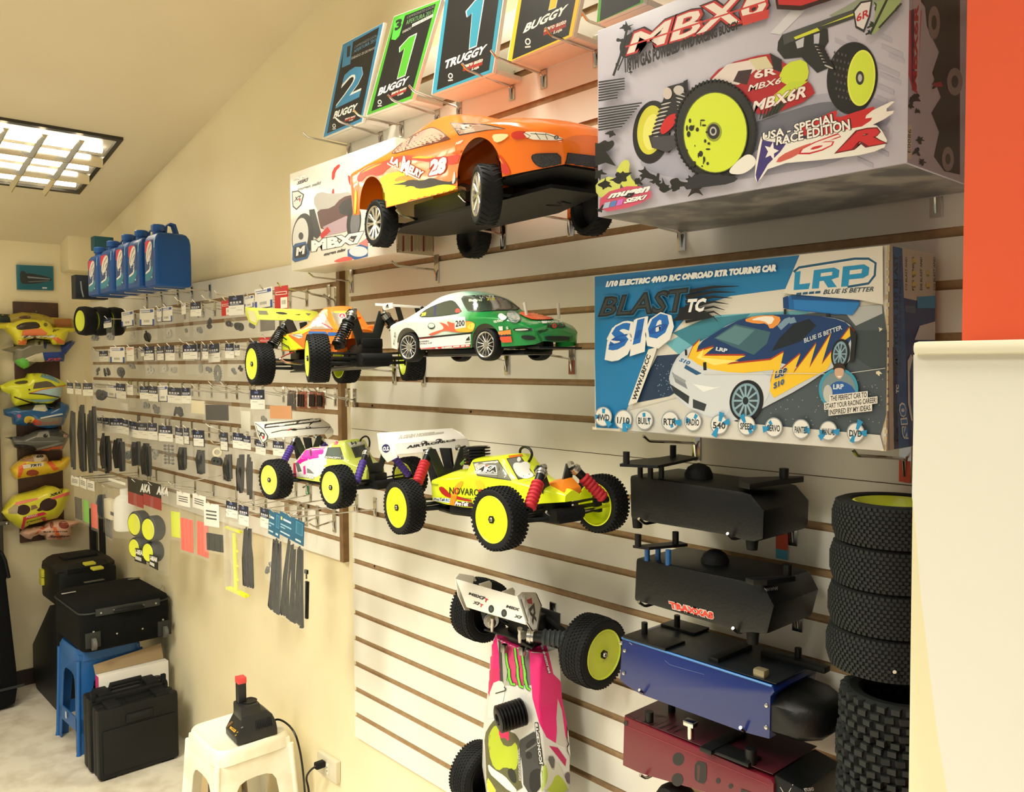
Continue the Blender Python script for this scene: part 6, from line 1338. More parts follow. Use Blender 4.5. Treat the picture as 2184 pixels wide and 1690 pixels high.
    if content == 'long':
        for k in range(rr.randint(3, 4)):
            x = -bw*.62+bw*1.24*(k+.5)/4; a = z0-hgt*rr.uniform(.08, .25); b = z1+hgt*rr.uniform(0, .1)
            g.tube([(x, .002, a), (x+rr.uniform(-.002, .002), -.002, a*.6+b*.4), (x+rr.uniform(-.003, .003), 0, b)], [bw*.16, bw*.25, bw*.17], n=6)
            g.box((x, -.001, a-hgt*rr.uniform(.2, .5)), (bw*.4, .006, hgt*.06), ch=.001)
    elif content == 'small':
        for k in range(rr.randint(2, 3)):
            x = rr.uniform(-.45, .45)*bw; z = z1+hgt*rr.uniform(.12, .4); r = bw*rr.uniform(.2, .34)
            g.lathe([(r*.35, -.004), (r, -.004), (r, .003), (r*.4, .004), (r*.35, -.004)], (x, 0, z), (rr.uniform(-.5, .5), -1, rr.uniform(-.4, .4)), n=12)
            g.box((x+r*.5, 0, z-r*.3), (r*1.1, .006, r*.5), ch=.001)
    elif content == 'gear':
        z = z1+hgt*.5; r = bw*.62
        g.lathe([(r*.3, -.002), (r*.86, -.002), (r*.86, .002), (r*.3, .002), (r*.3, -.002)], (0, 0, z), (0, 1, 0), n=24)
        for k in range(22): a = 2*PI*k/22; g.box((r*.92*math.cos(a), 0, z+r*.92*math.sin(a)), (r*.14, .004, r*.1), M=Matrix.Rotation(-a, 3, 'Y'))
    elif content == 'card':
        g.box((0, 0, (z0*.35+z1*.65)), (bw*1.5, .003, hgt*.62), ch=.0006)
    elif content == 'sheet':
        for k in range(6): x = -bw*.75+bw*1.5*(k+.5)/6; g.box((x, .001*(k % 2), (z0*.38+z1*.62)), (bw*.235, .003, hgt*.70), ch=.0006)
    elif content == 'ties':
        for k in range(16):
            u = -1+2*k/15; a = z0-hgt*rr.uniform(.02, .12); b = z1+hgt*rr.uniform(0, .03)
            g.tube([(u*bw*.55+rr.uniform(-.003, .003), rr.uniform(-.005, .005), a), (u*bw*.75, rr.uniform(-.004, .004), (a+b)/2), (u*bw*.88, 0, b)], .0029, n=5); g.box((u*bw*.8, 0, b), (.005, .004, .006))
    elif content == 'sprue':
        g.box((0, 0, (z0+z1)/2), (.004, .003, hgt*.8))
        for k in range(6): z = z1+hgt*(.14+.14*k); g.box((0, 0, z), (bw*1.1, .003, .003)); g.lathe([(.0001, -.003), (.005, -.003), (.005, .003), (.0001, .003)], (bw*.5, 0, z), (0, 1, 0), n=10); g.lathe([(.0001, -.003), (.005, -.003), (.005, .003), (.0001, .003)], (-bw*.5, 0, z), (0, 1, 0), n=10)
    if g.v: g.build('bag_contents', mat(ccol, .55), t, kind='stuff')
    if hookit:
        hz = p.z-.004; hb = slat_mid(hz-.02)
        label_h = 'chrome peg hook holding the %s item from the left in the %s row' % (nm, ROWN[row])
        peg(p.x, hb, hz, o, label_h, reach)
    return t
def peg(x, zb, zt, o, label, reach=None, grp='peg hooks of the smaller slatwall'):
    t = thing('peg_hook', label, 'hook', (x, 0, zb), group=grp)
    MB().box((x, -.0015, zb+.006), (.017, .0024, .058)).box((x, .003, zb+.034), (.017, .011, .004)).build('back_plate', CHROME, t, world=True)
    e = -(o+.012)
    MB().tube([(x, -.003, zb-.02), (x, -.006, zb), (x, e*.5, (zb+zt)/2), (x, e, zt+.001), (x, e-.012, zt+.014)], .0022, n=6).build('prong', CHROME, t, world=True)
    return t
D_ = (12, 13, 15); G_ = (96, 98, 96)
rowA = [((190, 405, 250, 510), 'tlr', 585, 'small', (150, 150, 146)), ((305, 420, 360, 490), 'navy', 600, 'small', (150, 150, 146)), ((445, 368, 520, 480), 'tlr', 600, 'small', (186, 184, 176)), ((580, 348, 680, 475), 'tlr', 578, 'small', D_), ((703, 345, 742, 450), 'tlr', 500, None, D_), ((742, 332, 812, 445), 'tlr', 580, 'small', (180, 178, 170)), ((888, 310, 925, 390), 'purple', 560, 'small', (110, 112, 110)), ((968, 300, 1028, 405), 'navy', 562, 'small', (120, 122, 120)), ((1040, 268, 1100, 300), 'none', 512, 'small', D_), ((1200, 285, 1255, 400), 'red', 505, 'small', D_), ((1255, 250, 1350, 395), 'navy', 515, 'small', D_), ((1362, 252, 1440, 342), 'tlr', 530, 'small', G_), ((1445, 195, 1572, 345), 'tlr', 530, 'card', (110, 104, 98)), ((1598, 178, 1688, 350), 'red', 540, 'card', (46, 44, 50))]
rowB = [((228, 660, 262, 690), 'none', 865, 'small', (90, 92, 92)), ((275, 665, 333, 745), 'navy', 850, 'small', (70, 72, 74)), ((370, 635, 440, 755), 'tlr', 865, 'small', (90, 92, 92)), ((480, 635, 527, 740), 'white', 800, 'small', (130, 130, 128)), ((584, 650, 612, 705), 'navy', 800, None, D_), ((612, 632, 670, 738), 'border', 850, 'small', (190, 188, 180)), ((700, 632, 766, 738), 'border', 830, 'small', (190, 188, 180)), ((775, 625, 832, 735), 'navy', 850, 'small', (170, 168, 160)), ((918, 620, 988, 725), 'navy', 840, None, D_), ((990, 612, 1032, 735), 'border', 860, 'gear', (160, 160, 154)), ((1050, 615, 1090, 725), 'navy', 850, 'small', (120, 122, 120)), ((1093, 612, 1178, 748), 'navy', 925, 'gear', (128, 130, 126)), ((1230, 610, 1275, 720), 'navy', 860, 'small', (120, 122, 120)), ((1293, 620, 1332, 700), 'navy', 840, 'small', D_), ((1410, 590, 1460, 640), 'navy', 700, None, D_), ((1490, 565, 1560, 640), 'red', 720, None, D_)]
rowC = [((212, 930, 285, 950), 'none', 1025, 'small', (76, 78, 80)), ((330, 915, 395, 1015), 'tlr', 1090, None, D_), ((397, 910, 470, 1020), 'navy', 1120, 'card', (216, 212, 200)), ((480, 920, 524, 995), 'purple', 1090, None, D_), ((588, 930, 633, 1025), 'navy', 1100, 'small', (130, 132, 130)), ((647, 930, 706, 1042), 'navy', 1130, 'small', (120, 120, 116)), ((717, 925, 778, 1045), 'tlr', 1190, None, D_), ((795, 940, 880, 1055), 'navy', 1150, 'small', (70, 72, 74)), ((902, 942, 948, 1058), 'navy', 1170, None, D_), ((1423, 955, 1500, 1100), 'navy', 1210, 'small', (130, 130, 124))]
rowD = [((257, 1165, 288, 1250), 'navy', 1560, 'long', D_), ((288, 1165, 340, 1265), 'navy', 1590, 'long', D_), ((365, 1170, 440, 1280), 'navy', 1570, 'long', (17, 19, 21)), ((446, 1180, 493, 1290), 'navy', 1500, 'small', (90, 94, 96)), ((495, 1195, 556, 1310), 'navy', 1540, 'long', (17, 19, 21)), ((563, 1205, 630, 1320), 'navy', 1610, 'long', D_), ((645, 1205, 698, 1330), 'navy', 1500, 'small', (150, 152, 146)), ((732, 1225, 806, 1342), 'navy', 1540, 'sprue', (110, 114, 112)), ((843, 1240, 905, 1360), 'navy', 1570, 'long', D_), ((907, 1240, 950, 1365), 'border', 1500, None, D_), ((987, 1260, 1046, 1382), 'border', 1600, 'long', (36, 38, 40)), ((1178, 1275, 1245, 1412), 'border', 1650, 'long', D_), ((1287, 1280, 1350, 1395), 'navy', 1750, 'long', D_), ((1361, 1300, 1408, 1402), 'navy', 1790, 'long', (16, 18, 20)), ((1452, 1330, 1525, 1440), 'navy', 1500, None, D_), ((1582, 1342, 1665, 1450), 'navy', 1540, None, D_)]
for nm, rows in (('A', rowA), ('B', rowB), ('C', rowC), ('D', rowD)):
    for i, (c, s, b, ct, cc) in enumerate(rows): bag(nm, i, c, s, b, ct, cc)
# long bags in the far corner, hung further out
for i, c in enumerate(((36, 905, 68, 985), (88, 907, 138, 990), (160, 907, 210, 1000))):
    bag('C', i, c, 'navy', 1590, 'long', (18, 20, 21), out=.26, label='long bag of dark arms near the corner, %s of three on the far left' % ('leftmost', 'middle one', 'rightmost')[i], hookit=False)
    (x, y), = KB(((c[0]+c[2])/2, c[1])); p = at(x, y, .26); peg(p.x, slat_mid(p.z-.02), p.z, .26, 'long chrome peg near the corner for the %s long bag' % ('leftmost', 'middle', 'rightmost')[i])
# named single items of the third row
bag('C', 10, (945, 930, 1040, 1010), 'none', 1150, 'card', (226, 214, 180), label='cream paper bag with a black part on the third row')
bag('C', 11, (1045, 940, 1215, 1000), 'none', 1200, 'card', (46, 44, 46), label='black zipped pouch hanging low on the third row', wide=1.0)
bag('C', 12, (1300, 950, 1392, 985), 'none', 1285, 'card', (226, 222, 206), label='long clear bag of whitish tubing on the third row')
bag('C', 13, (1536, 965, 1688, 990), 'none', 1190, 'card', (224, 158, 100), label='clear bag with an orange sheet on the third row')
for i, (c, col) in enumerate((((1672, 962, 1732, 1112), (70, 52, 40)), ((1745, 965, 1815, 1100), (136, 66, 50)), ((1836, 965, 1892, 1100), (126, 62, 48)), ((1895, 972, 1945, 1100), (132, 70, 54)))):
    q = KB((c[0], c[1]), (c[2], c[3])); a = at(*q[0], .12); b = at(*q[1], .12)
    t = thing('spring_card', ('card of dark springs', 'red-brown blister card left of two others', 'red-brown blister card in the middle', 'red-brown blister card nearest the wooden edge')[i] + ' at the right end of the third row', 'blister card', ((a.x+b.x)/2, -.12, a.z))
    MB().box(((a.x+b.x)/2, -.12, (a.z+b.z)/2), (b.x-a.x, .002, a.z-b.z), ch=.0004).build('card', mat(col, .4, noise=((176, 130, 100), 70, .5, .65)), t, world=True)
    m = MB()
    for k in range(3): m.tube([(a.x+(b.x-a.x)*(.25+.25*k), -.126, a.z-.01), (a.x+(b.x-a.x)*(.22+.27*k), -.127, b.z+.006)], .0035, n=6)
    m.build('springs', mat((60, 48, 44), .3, .5), t, world=True, kind='stuff')
    peg((a.x+b.x)/2, slat_mid(a.z-.02), a.z, .12, 'chrome peg hook behind the ' + ('dark spring card', 'left red-brown card', 'middle red-brown card', 'right red-brown card')[i])
# lowest row
def rowE(i, card, style, bottom, content, col, label, **k): return bag('E', i, card, style, bottom, content, col, K=KD, label=label, **k)
rowE(0, (57, 572, 105, 635), 'tag', 880, 'card', (74, 70, 56), 'clear bag of olive-brown pieces with a white tag, leftmost in the lowest row', out=.28)
rowE(1, (115, 582, 160, 652), 'tag', 905, 'card', (130, 200, 76), 'clear bag with a bright green strip in the lowest row', out=.28)
rowE(2, (165, 602, 216, 668), 'tag', 942, 'card', (236, 104, 88), 'clear bag with one coral strip beside the green one', out=.28)
rowE(3, (225, 612, 275, 640), 'none', 865, 'long', (60, 74, 84), 'clear bag of blue-grey pieces behind the white bottle', out=.22)
rowE(4, (265, 642, 320, 670), 'none', 1005, 'sheet', (110, 112, 112), 'tall grey bag just left of the white bottle', out=.22)
def bottle_bag():
    q = KD((345, 575), (465, 635), (285, 640), (485, 965)); o = .22
    a = at(*q[0], o); b = at(*q[1], o); c = at(*q[2], o); d = at(*q[3], o)
    t = thing('bottle_bag', 'clear bag holding a white plastic bottle with a paper tag', 'parts bag', (c.lerp(d, .5).x, -o, c.z))
    w = d.x-c.x; (u0, u1) = KD((385, 640), (385, 965)); c.z = at(*u0, o).z; d.z = at(*u1, o).z; h = c.z-d.z; x = (c.x+d.x)/2+w*.15; z = d.z+h*.1
    MB().lathe([(.0001, 0), (w*.11, 0), (w*.125, h*.04), (w*.125, h*.56), (w*.10, h*.68), (w*.05, h*.74), (w*.05, h*.86)], (x, -o, z), (0, 0, 1), n=20, cap=True).build('bottle', mat((232, 229, 218), .5), t, world=True)
    MB().box((c.x+w*.22, -o-.01, c.z-h*.55), (w*.26, .03, h*.42), ch=.004).build('sponge_block', mat((226, 218, 190), .8), t, world=True)
    MB().box(((a.x+b.x)/2, -o-.03, (a.z+b.z)/2), (b.x-a.x, .0015, (a.z-b.z)*.75), ch=.0004).build('paper_tag', mat((236, 232, 222), .5), t, world=True)
    MB().box((x-w*.05, -o-w*.128, z+h*.36), (w*.10, .002, h*.07)).build('dark_label', mat((60, 62, 66), .5), t, world=True)
    f = MB(); f.loft([[Vector((xx, -o+yy, zz)) for xx, yy in ((c.x-.004, 0), (c.x+w*.3, -w*.14), (c.x+w*.8, -w*.15), (d.x+.004, 0), (c.x+w*.8, w*.13), (c.x+w*.3, w*.12))] for zz in (c.z, c.z-h*.4, c.z-h*.8, d.z)], cap=False); f.build('clear_pouch', film(.085), t, world=True, angle=60)
    peg(a.lerp(b, .5).x, slat_mid(a.z-.02), a.z, o, 'chrome peg hook holding the bag with the white bottle')
bottle_bag()
def wheel_bag(hd, discs, lab, foot, label, o, rear=False):
    q = KD(*hd); a = at(*q[0], o); b = at(*q[1], o); f = KD(foot)[0]; z2 = at(*f, o).z
    cx = (a.x+b.x)/2; w = b.x-a.x
    t = thing('tyre_bag', label, 'tyre bag', (cx, -o, a.z))
    m = MB(); m.mi = 0; m.box((cx, -o-.03, a.z-(a.z-b.z)*.27), (w, .002, (a.z-b.z)*.54)); m.mi = 1; m.box((cx, -o-.03, b.z+(a.z-b.z)*.23), (w, .002, (a.z-b.z)*.46))
    hc = m.build('header_card', [BLACK, mat((150, 34, 40), .4)], t, world=True, angle=0)
    A = Art(on_wall_plane(o+.0315)); (x0, y0), (x1, y1) = q; A.text('AKA', [(x0+(x1-x0)*.3, y0+(y1-y0)*.5), (x0+(x1-x0)*.95, y0+(y1-y0)*.56), (x0+(x1-x0)*.95, y0+(y1-y0)*.28), (x0+(x1-x0)*.3, y0+(y1-y0)*.22)], (216, 214, 206), bold=.06, shear=.2); A.build(hc, 'card_print')
    for (dx, dy, r) in discs:
        p = at(*KD((dx, dy))[0], o+.012); R = (at(*KD((dx, dy-r))[0], o)-at(*KD((dx, dy+r))[0], o)).z/2
        tb = MB().lathe([(R*.9, -.022), (R*1.08, -.024), (R*1.2, -.018), (R*1.22, 0), (R*1.2, .018), (R*1.08, .024), (R*.9, .022)], p, (-.22, 1, 0), n=28).build('tyre', mat((38, 41, 43), .6), t, world=True)
        MB().lathe([(R*1.0, -.0235), (R*.95, -.026), (R*.3, -.024), (.0001, -.025)], p, (-.22, 1, 0), n=28).build('rim', mat((218, 224, 60), .4), tb, world=True)
    l = [at(x, y, o+.034) for x, y in KD(*lab)]
    MB().prism(l, [p+Vector((0, .002, 0)) for p in l]).build('label_card', BLACK, t, world=True)
    A = Art(on_wall_plane(o+.0345)); L = KD(*lab)
    A.text('I-BEAM', [A._q((L[3], L[2], L[1], L[0]), .08, .55), A._q((L[3], L[2], L[1], L[0]), .92, .55), A._q((L[3], L[2], L[1], L[0]), .92, .92), A._q((L[3], L[2], L[1], L[0]), .08, .92)], (236, 234, 226), bold=.06)
    A.poly([A._q((L[3], L[2], L[1], L[0]), u, v) for u, v in ((.05, .16), (.6, .12), (.6, .38), (.05, .42))], (206, 204, 196)); A.build(t, 'label_print')
    fm = MB(); hw = w*.5
    for sg in (-1, 1): fm.faces([(cx-hw, -o-.002, a.z-.03), (cx, -o+sg*.036, a.z-.06), (cx+hw, -o-.002, a.z-.03), (cx-hw*1.02, -o, (a.z+z2)/2), (cx, -o+sg*.042, (a.z+z2)/2), (cx+hw*1.02, -o, (a.z+z2)/2), (cx-hw*.8, -o, z2), (cx, -o+sg*.02, z2), (cx+hw*.8, -o, z2)], [(0, 1, 4, 3), (1, 2, 5, 4), (3, 4, 7, 6), (4, 5, 8, 7)])
    fm.build('clear_pouch', film(.085), t, world=True, angle=70, fixn=False)
    peg(cx, slat_mid(a.z-.03), a.z-.012, o+.02, 'chrome peg hook holding the ' + label[-17:] + ' of red-headed tyre bags')
wheel_bag(((482, 572), (592, 790)), ((512, 900, 72), (512, 1065, 60)), ((478, 1070), (555, 1085), (556, 1185), (478, 1160)), (520, 1185), 'bag of grey tyres on yellow rims with red header, left of the pair', .22)
wheel_bag(((590, 592), (718, 805)), ((610, 935, 72), (608, 1095, 60)), ((580, 1115), (638, 1130), (638, 1225), (580, 1195)), (640, 1230), 'bag of grey tyres on yellow rims with red header, right of the pair', .22)
rowE(9, (728, 622, 780, 650), 'none', 1010, 'card', (222, 234, 60), 'clear bag with one fluorescent yellow strip in the lowest row', out=.2)
rowE(10, (798, 682, 870, 775), 'tag', 1105, 'sheet', (244, 106, 90), 'clear bag of coral strips, left of the two, in the lowest row', out=.2, wide=1.1)
rowE(11, (905, 700, 985, 795), 'tag', 1140, 'sheet', (244, 106, 90), 'clear bag of coral strips, right of the two, in the lowest row', out=.2)
rowE(12, (992, 760, 1062, 915), 'tag', 1102, 'sheet', (18, 19, 23), 'bag of dark grey strips with a white barcode label', out=.2, wide=1.35)
rowE(13, (1143, 745, 1200, 855), 'navy', 1000, None, D_, 'navy carded bag above the fluorescent yellow tube', out=.2)
def yellow_tube():
    o = .2; q = KD((1110, 925), (1218, 962), (1160, 960), (1190, 1380), (1130, 1350), (1255, 1400)); v = [at(x, y, o) for x, y in q]
    t = thing('antenna_tube_set', 'fluorescent yellow antenna tube set in a clear sleeve', 'parts bag', (v[2].x, -o, v[0].z)); m = mat((226, 228, 50), .4)
    MB().box(((v[0].x+v[1].x)/2, -o, (v[0].z+v[1].z)/2), (v[1].x-v[0].x, .012, v[0].z-v[1].z), ch=.003).build('cap', m, t, world=True)
    s = MB(); s.tube([((v[2].x+v[3].x)/2, -o, v[2].z), ((v[2].x+v[3].x)/2+.006, -o, v[3].z)], (v[3].x-v[2].x)*.33, n=10)
    for k in (.3, .55, .78): z = v[2].z+(v[3].z-v[2].z)*k; s.box(((v[2].x+v[3].x)/2+.014, -o, z), (.02, .006, .006), ch=.001)
    s.build('tube', m, t, world=True)
    MB().box(((v[4].x+v[5].x)/2, -o, (v[4].z+v[5].z)/2), (v[5].x-v[4].x, .014, v[4].z-v[5].z), ch=.003).build('foot', m, t, world=True)
    a = at(*KD((1108, 860))[0], o); b = at(*KD((1222, 1395))[0], o); f = MB()
    for sg in (-1, 1): f.face([(a.x, -o+sg*.012, a.z), (b.x, -o+sg*.012, a.z), (b.x+.008, -o+sg*.012, b.z), (a.x+.01, -o+sg*.012, b.z)])
    f.build('clear_sleeve', film(.2), t, world=True, fixn=False)
    peg(v[2].x, slat_mid(v[0].z+.06), v[0].z+.05, o, 'chrome peg hook above the fluorescent yellow antenna tube')
yellow_tube()
rowE(14, (1225, 772, 1284, 908), 'navy', 1340, 'ties', (13, 14, 17), 'navy carded bag of black cable ties right of the yellow tube', out=.2)
rowE(15, (1368, 790, 1438, 925), 'navy', 1295, 'small', (104, 106, 104), 'navy carded bag of grey plastic sprues left of the teal cards', out=.22)
rowE(16, (1438, 815, 1508, 985), 'teal', 1530, 'ties', (12, 13, 16), 'narrow teal carded bag of cable ties turned sideways', out=.27, tilt=.12)
rowE(17, (1510, 850, 1676, 1010), 'teal', 1590, 'ties', (12, 13, 16), 'wide teal carded bag of black cable ties nearest the viewer', out=.27, tilt=.1)
a = at(*KD((1668, 1235))[0], .24); b = at(*KD((1672, 1560))[0], .24)
t = thing('hanging_bracket', 'black plastic bracket hanging behind the wide teal card', 'bracket', a)
MB().box((a.x, -.24, a.z), (.016, .006, .012), ch=.001).tube([(a.x, -.24, a.z), (a.x, -.24, a.z*.85+b.z*.15)], .0025).prism([(a.x-.004, -.243, a.z*.8+b.z*.2), (a.x+.012, -.243, a.z*.8+b.z*.2), (a.x+.004, -.243, b.z), (a.x-.008, -.243, b.z)], [(a.x-.004, -.237, a.z*.8+b.z*.2), (a.x+.012, -.237, a.z*.8+b.z*.2), (a.x+.004, -.237, b.z), (a.x-.008, -.237, b.z)]).build('blade', BLACK, t, world=True)
# empty pegs that show
for x, y, l in ((760, 330, 'empty peg between the blue-cornered cards in the top row'), (1145, 240, 'empty peg left of the small red card in the top row'), (845, 285, 'empty peg left of the pale purple card'), (880, 600, 'empty peg in the middle of the second row'), (1100, 920, 'empty peg beside the black pouch'), (1190, 925, 'empty peg right of the black pouch'), (1080, 1235, 'empty peg in the fourth row beside the tape roll')):
    p = at(*KB((x, y))[0], .15); peg(p.x, slat_mid(p.z-.02), p.z, .14, 'bare chrome ' + l)
for x, y, l in ((1320, 775, 'second'), (1225, 765, 'third')):
    p = at(*KD((x, y))[0], .2); peg(p.x, slat_mid(p.z-.02), p.z, .19, 'bare chrome peg in the lowest row, %s left of the teal cards' % l)
for bx, by, tx, ty, l in ((700, 635, 655, 620, 'left'), (716, 640, 690, 628, 'right')): hook((bx, by), (tx, ty), 'bare chrome hook, the %s one of two under the white kit box' % l)
for bx, by, tx, ty, l in ((636, 1095, 560, 1105, 'first'), (652, 1100, 600, 1096, 'second'), (676, 1105, 610, 1120, 'third'), (712, 1112, 660, 1118, 'fourth')): hook((bx, by), (tx, ty), 'bare chrome hook above the teal cards, %s from the left' % l)
# roll of tape and a pair of foam rings, third bag from the right of the fourth row
p = at(*KD((1052, 405))[0], .15)
t = thing('tape_roll', 'small cream roll of tape hanging in the fourth row', 'tape', p)
MB().lathe([(.010, -.008), (.017, -.008), (.017, .008), (.010, .008), (.010, -.008)], p, (1, -.6, 0), n=22).build('roll', mat((222, 212, 180), .6), t, world=True)
for dx in (-.016, .016): MB().lathe([(.004, -.005), (.015, -.005), (.015, .005), (.004, .005), (.004, -.005)], p+Vector((dx-.006, 0, -.034)), (.4, -1, 0), n=20).build('rubber_ring', mat((60, 62, 62), .7), t, world=True)
peg(p.x, slat_mid(p.z+.03), p.z+.03, .15, 'chrome peg hook holding the tape roll')
# stack of small tyres at the far end of the top row
q = at(*KB((150, 440))[0], .22)
t = thing('tyre_stack', 'row of small black tyres with a yellow rim, far left of the top row', 'tyres', q)
for i in range(3):
    c = q+Vector((.012*i, .062*i, 0)); R = .070; ax_ = (.16, -1, 0)
    o_ = MB().lathe([(R*.7, -.026), (R*.8, -.03), (R*.95, -.026), (R, 0), (R*.95, .026), (R*.8, .03), (R*.7, .026)], c, ax_, n=28).build('tyre', RUBBER, t, world=True)
    MB().lathe([(R*.78, .029), (R*.70, .026), (R*.3, .024), (.0001, .024)], c, ax_, n=28).build('rim', mat((206, 218, 60), .4), o_, world=True)
peg(q.x+.03, slat_mid(q.z), q.z, .17, 'chrome peg hook carrying the row of small black tyres')

# ------------------------------------------------------------------ blue jugs on top of the smaller slatwall
JB = mat((18, 78, 150), .38, spec=.35)
def jug(i, xa, xb, o, z0, z1, label):
    t = thing('jug', label, 'jug', ((xa+xb)/2, -.17, z0), group='blue jugs above the smaller slatwall')
    y0, y1 = -o, -.10; h = z1-z0; r = []
    for f, k in ((0, .90), (.03, 1), (.55, 1), (.80, .99), (.90, .94), (.97, .82), (1, .66)):
        cx, cy = (xa+xb)/2, (y0+y1)/2; hx, hy = (xb-xa)/2*min(k*1.02, 1), (y1-y0)/2*k
        r.append([Vector((cx+u*hx, cy+v*hy, z0+h*f)) for u, v in ((-1, -.9), (-.85, -1), (.85, -1), (1, -.9), (1, .9), (.85, 1), (-.85, 1), (-1, .9))])
    b = MB().loft(r).build('jug_body', JB, t, world=True, angle=50, bevel=.004)
    cx = (xa+xb)/2; cy = y0+(y1-y0)*.24
    MB().cyl((cx, cy, z1-.006), (cx, cy, z1+.010), .021, n=18).lathe([(.026, 0), (.026, .022), (.023, .026), (.0001, .026)], (cx, cy, z1+.008), (0, 0, 1), n=18).build('cap', mat((20, 84, 158), .4), t, world=True)
    hd = MB(); ht = .042
    P = [(cx, cy+.024, z1-.01), (cx, cy+.028, z1+ht*.7), (cx, cy+.04, z1+ht), (cx, cy+.06, z1+ht*.9), (cx, cy+.075, z1-.01), (cx, cy+.08, z1-.05)]
    hd.loft([[Vector((p[0]+a, p[1]+b_, p[2]+c)) for a, b_, c in ((-.014, -.006, -.004), (.014, -.006, -.004), (.014, .006, .004), (-.014, .006, .004))] for p in P]).build('handle', JB, t, world=True, bevel=.002)
    w = xb-xa; lx0, lx1, lz0, lz1 = xa+w*.10, xa+w*.74, z0+h*.12, z0+h*.86
    hit = lambda u, v: (Vector((lx0+(lx1-lx0)*u, y0-.0004, lz0+(lz1-lz0)*v)), Vector((0, -1, 0)))
    A = Art(hit, eps=.00005)
    A.poly([(0, 0), (1, 0), (1, 1), (0, 1)], (26, 66, 126)); A.poly([(0, 0), (.6, 0), (1, .2), (1, .05), (1, 0), (1, .34), (0, .2)], (30, 130, 160))
    A.poly([(.05, .72), (.1, 1), (.75, 1), (.7, .85), (.4, .7)], (206, 40, 70)); A.blob([(.15, .5), (.2, .75), (.5, .95), (.85, .98), (.95, .8), (.7, .55), (.45, .45)], (222, 218, 210), 1); A.line([(.3, .55), (.5, .78), (.8, .9)], .04, (120, 70, 90)); A.line([(.45, .5), (.62, .66), (.85, .74)], .03, (60, 70, 110))
    A.text('Dexa', [(.34, .40), (.60, .60), (.50, .66), (.24, .46)], (232, 232, 226), bold=.05)
    A.poly([(.1, .17), (.6, .23), (.72, .30), (.74, .36), (.62, .34), (.55, .28), (.1, .22)], (236, 238, 236)); A.text('ubri', [(.70, .33), (.78, .50), (.62, .52), (.56, .35)], (220, 226, 230), bold=.04)
    A.ell(.85, .07, .06, .025, (150, 226, 236)); A.build(b, 'label_print')
    MB().box((xb-w*.1, y0-.0004, z1-h*.2), (.006, .0006, h*.2), M=Matrix.Rotation(.18, 3, 'Y')).build('level_strip', mat((150, 200, 226), .4), t, world=True)
for i, (pa, pb, top) in enumerate(((308, 334, 500), (272, 300, 512), (246, 271, 520), (212, 242, 534), (187, 211, 546))):
    a = at(pa, 612 + i*5, .24); b = at(pb, 612 + i*5, .24)
    x = (a.x+b.x)/2; hz = a.z-.008; th = thing('slatwall_hook', 'hook under the blue jugs, %s from the near end' % ORD[i], 'hook', (x, 0, hz))
    MB().box((x, -.002, hz-.01), (.018, .003, .07)).build('back_plate', CHROME, th, world=True); MB().tube([(x, -.003, hz-.015), (x, -.006, hz), (x, -.225, hz)], .003, n=6).build('prong', CHROME, th, world=True)
    jug(i, a.x, b.x, .24, a.z-.004, at(pa, top, .24).z, 'blue plastic jug with label, ' + ['nearest end of the row', 'second from the near end', 'third from the near end', 'fourth from the near end', 'far end of the row'][i])
def cbox(name, label, cat, c, d, m, bev=.003, part='shell'):
    t = thing(name, label, cat, (c[0], c[1], c[2]-d[2]/2)); MB().box(c, d, ch=bev).build(part, m, t, world=True); return t
a = at_x(152, 588, -4.57); b = at_x(152, 638, -4.57)
t = cbox('carton', 'dark navy box at the far end of the blue jugs', 'box', (-4.54, a.y*.5-.03, (a.z+b.z)/2), (.07, -a.y-.06, a.z-b.z), mat((22, 30, 44), .5))
A = Art(on_x_plane(-4.5045), eps=.0001); A.line([(172, 600), (174, 618), (178, 634)], 3, (150, 156, 160)); A.build(t)
a = at_x(193, 506, -4.5); b = at_x(243, 536, -4.44)
cbox('carton', 'dark teal box standing behind the blue jugs', 'box', (-4.47, (a.y+b.y)/2, (a.z+b.z)/2), (.06, b.y-a.y, a.z-b.z), mat((24, 84, 96), .5))

# ------------------------------------------------------------------ far wall: picture, board and hung body shells
XW = X_FAR
def xpoly(pts, X): return [at_x(x, y, X) for x, y in pts]
p = xpoly([(35.5, 564.5), (114, 568), (115, 619.5), (37.5, 617.5)], XW+.022)
t = thing('wall_picture', 'small teal picture of a cone-shaped tool on the far wall', 'picture', p[3])
MB().prism(p, [Vector((XW+.001, v.y, v.z)) for v in p]).build('panel', mat((22, 108, 128), .35), t, world=True, bevel=.003)
A = Art(on_x_plane(XW+.0225), eps=.00008); K = crop(0, 480, 8.45)
A.poly(K((352, 730), (940, 760), (940, 1165), (360, 1160)), (26, 98, 116)); A.blob(K((360, 830), (450, 830), (470, 880), (560, 870), (930, 950), (935, 1010), (700, 1050), (480, 1070), (370, 1050)), (44, 48, 50), 1); A.poly(K((490, 925), (900, 965), (900, 985), (500, 955)), (130, 140, 140)); A.poly(K((500, 1020), (880, 1000), (880, 1015), (520, 1035)), (110, 116, 112)); A.poly(K((762, 1120), (846, 1124), (846, 1150), (762, 1148)), (200, 206, 206)); A.build(t)
b0 = at_x(28, 643, XW+.02); b1 = at_x(36.5, 1160, XW+.02); b2 = at_x(124, 645, XW+.02)
t = thing('display_board', 'long dark brown wooden board on the far wall behind the painted shells', 'board', (XW, (b0.y+b2.y)/2, b1.z))
MB().box((XW+.010, (b0.y+b2.y)/2, (b0.z+b1.z)/2), (.02, b2.y-b0.y, b0.z-b1.z), ch=.003).build('plank', mat((60, 38, 28), .55, noise=((84, 54, 38), 7, .35, .65)), t, world=True)
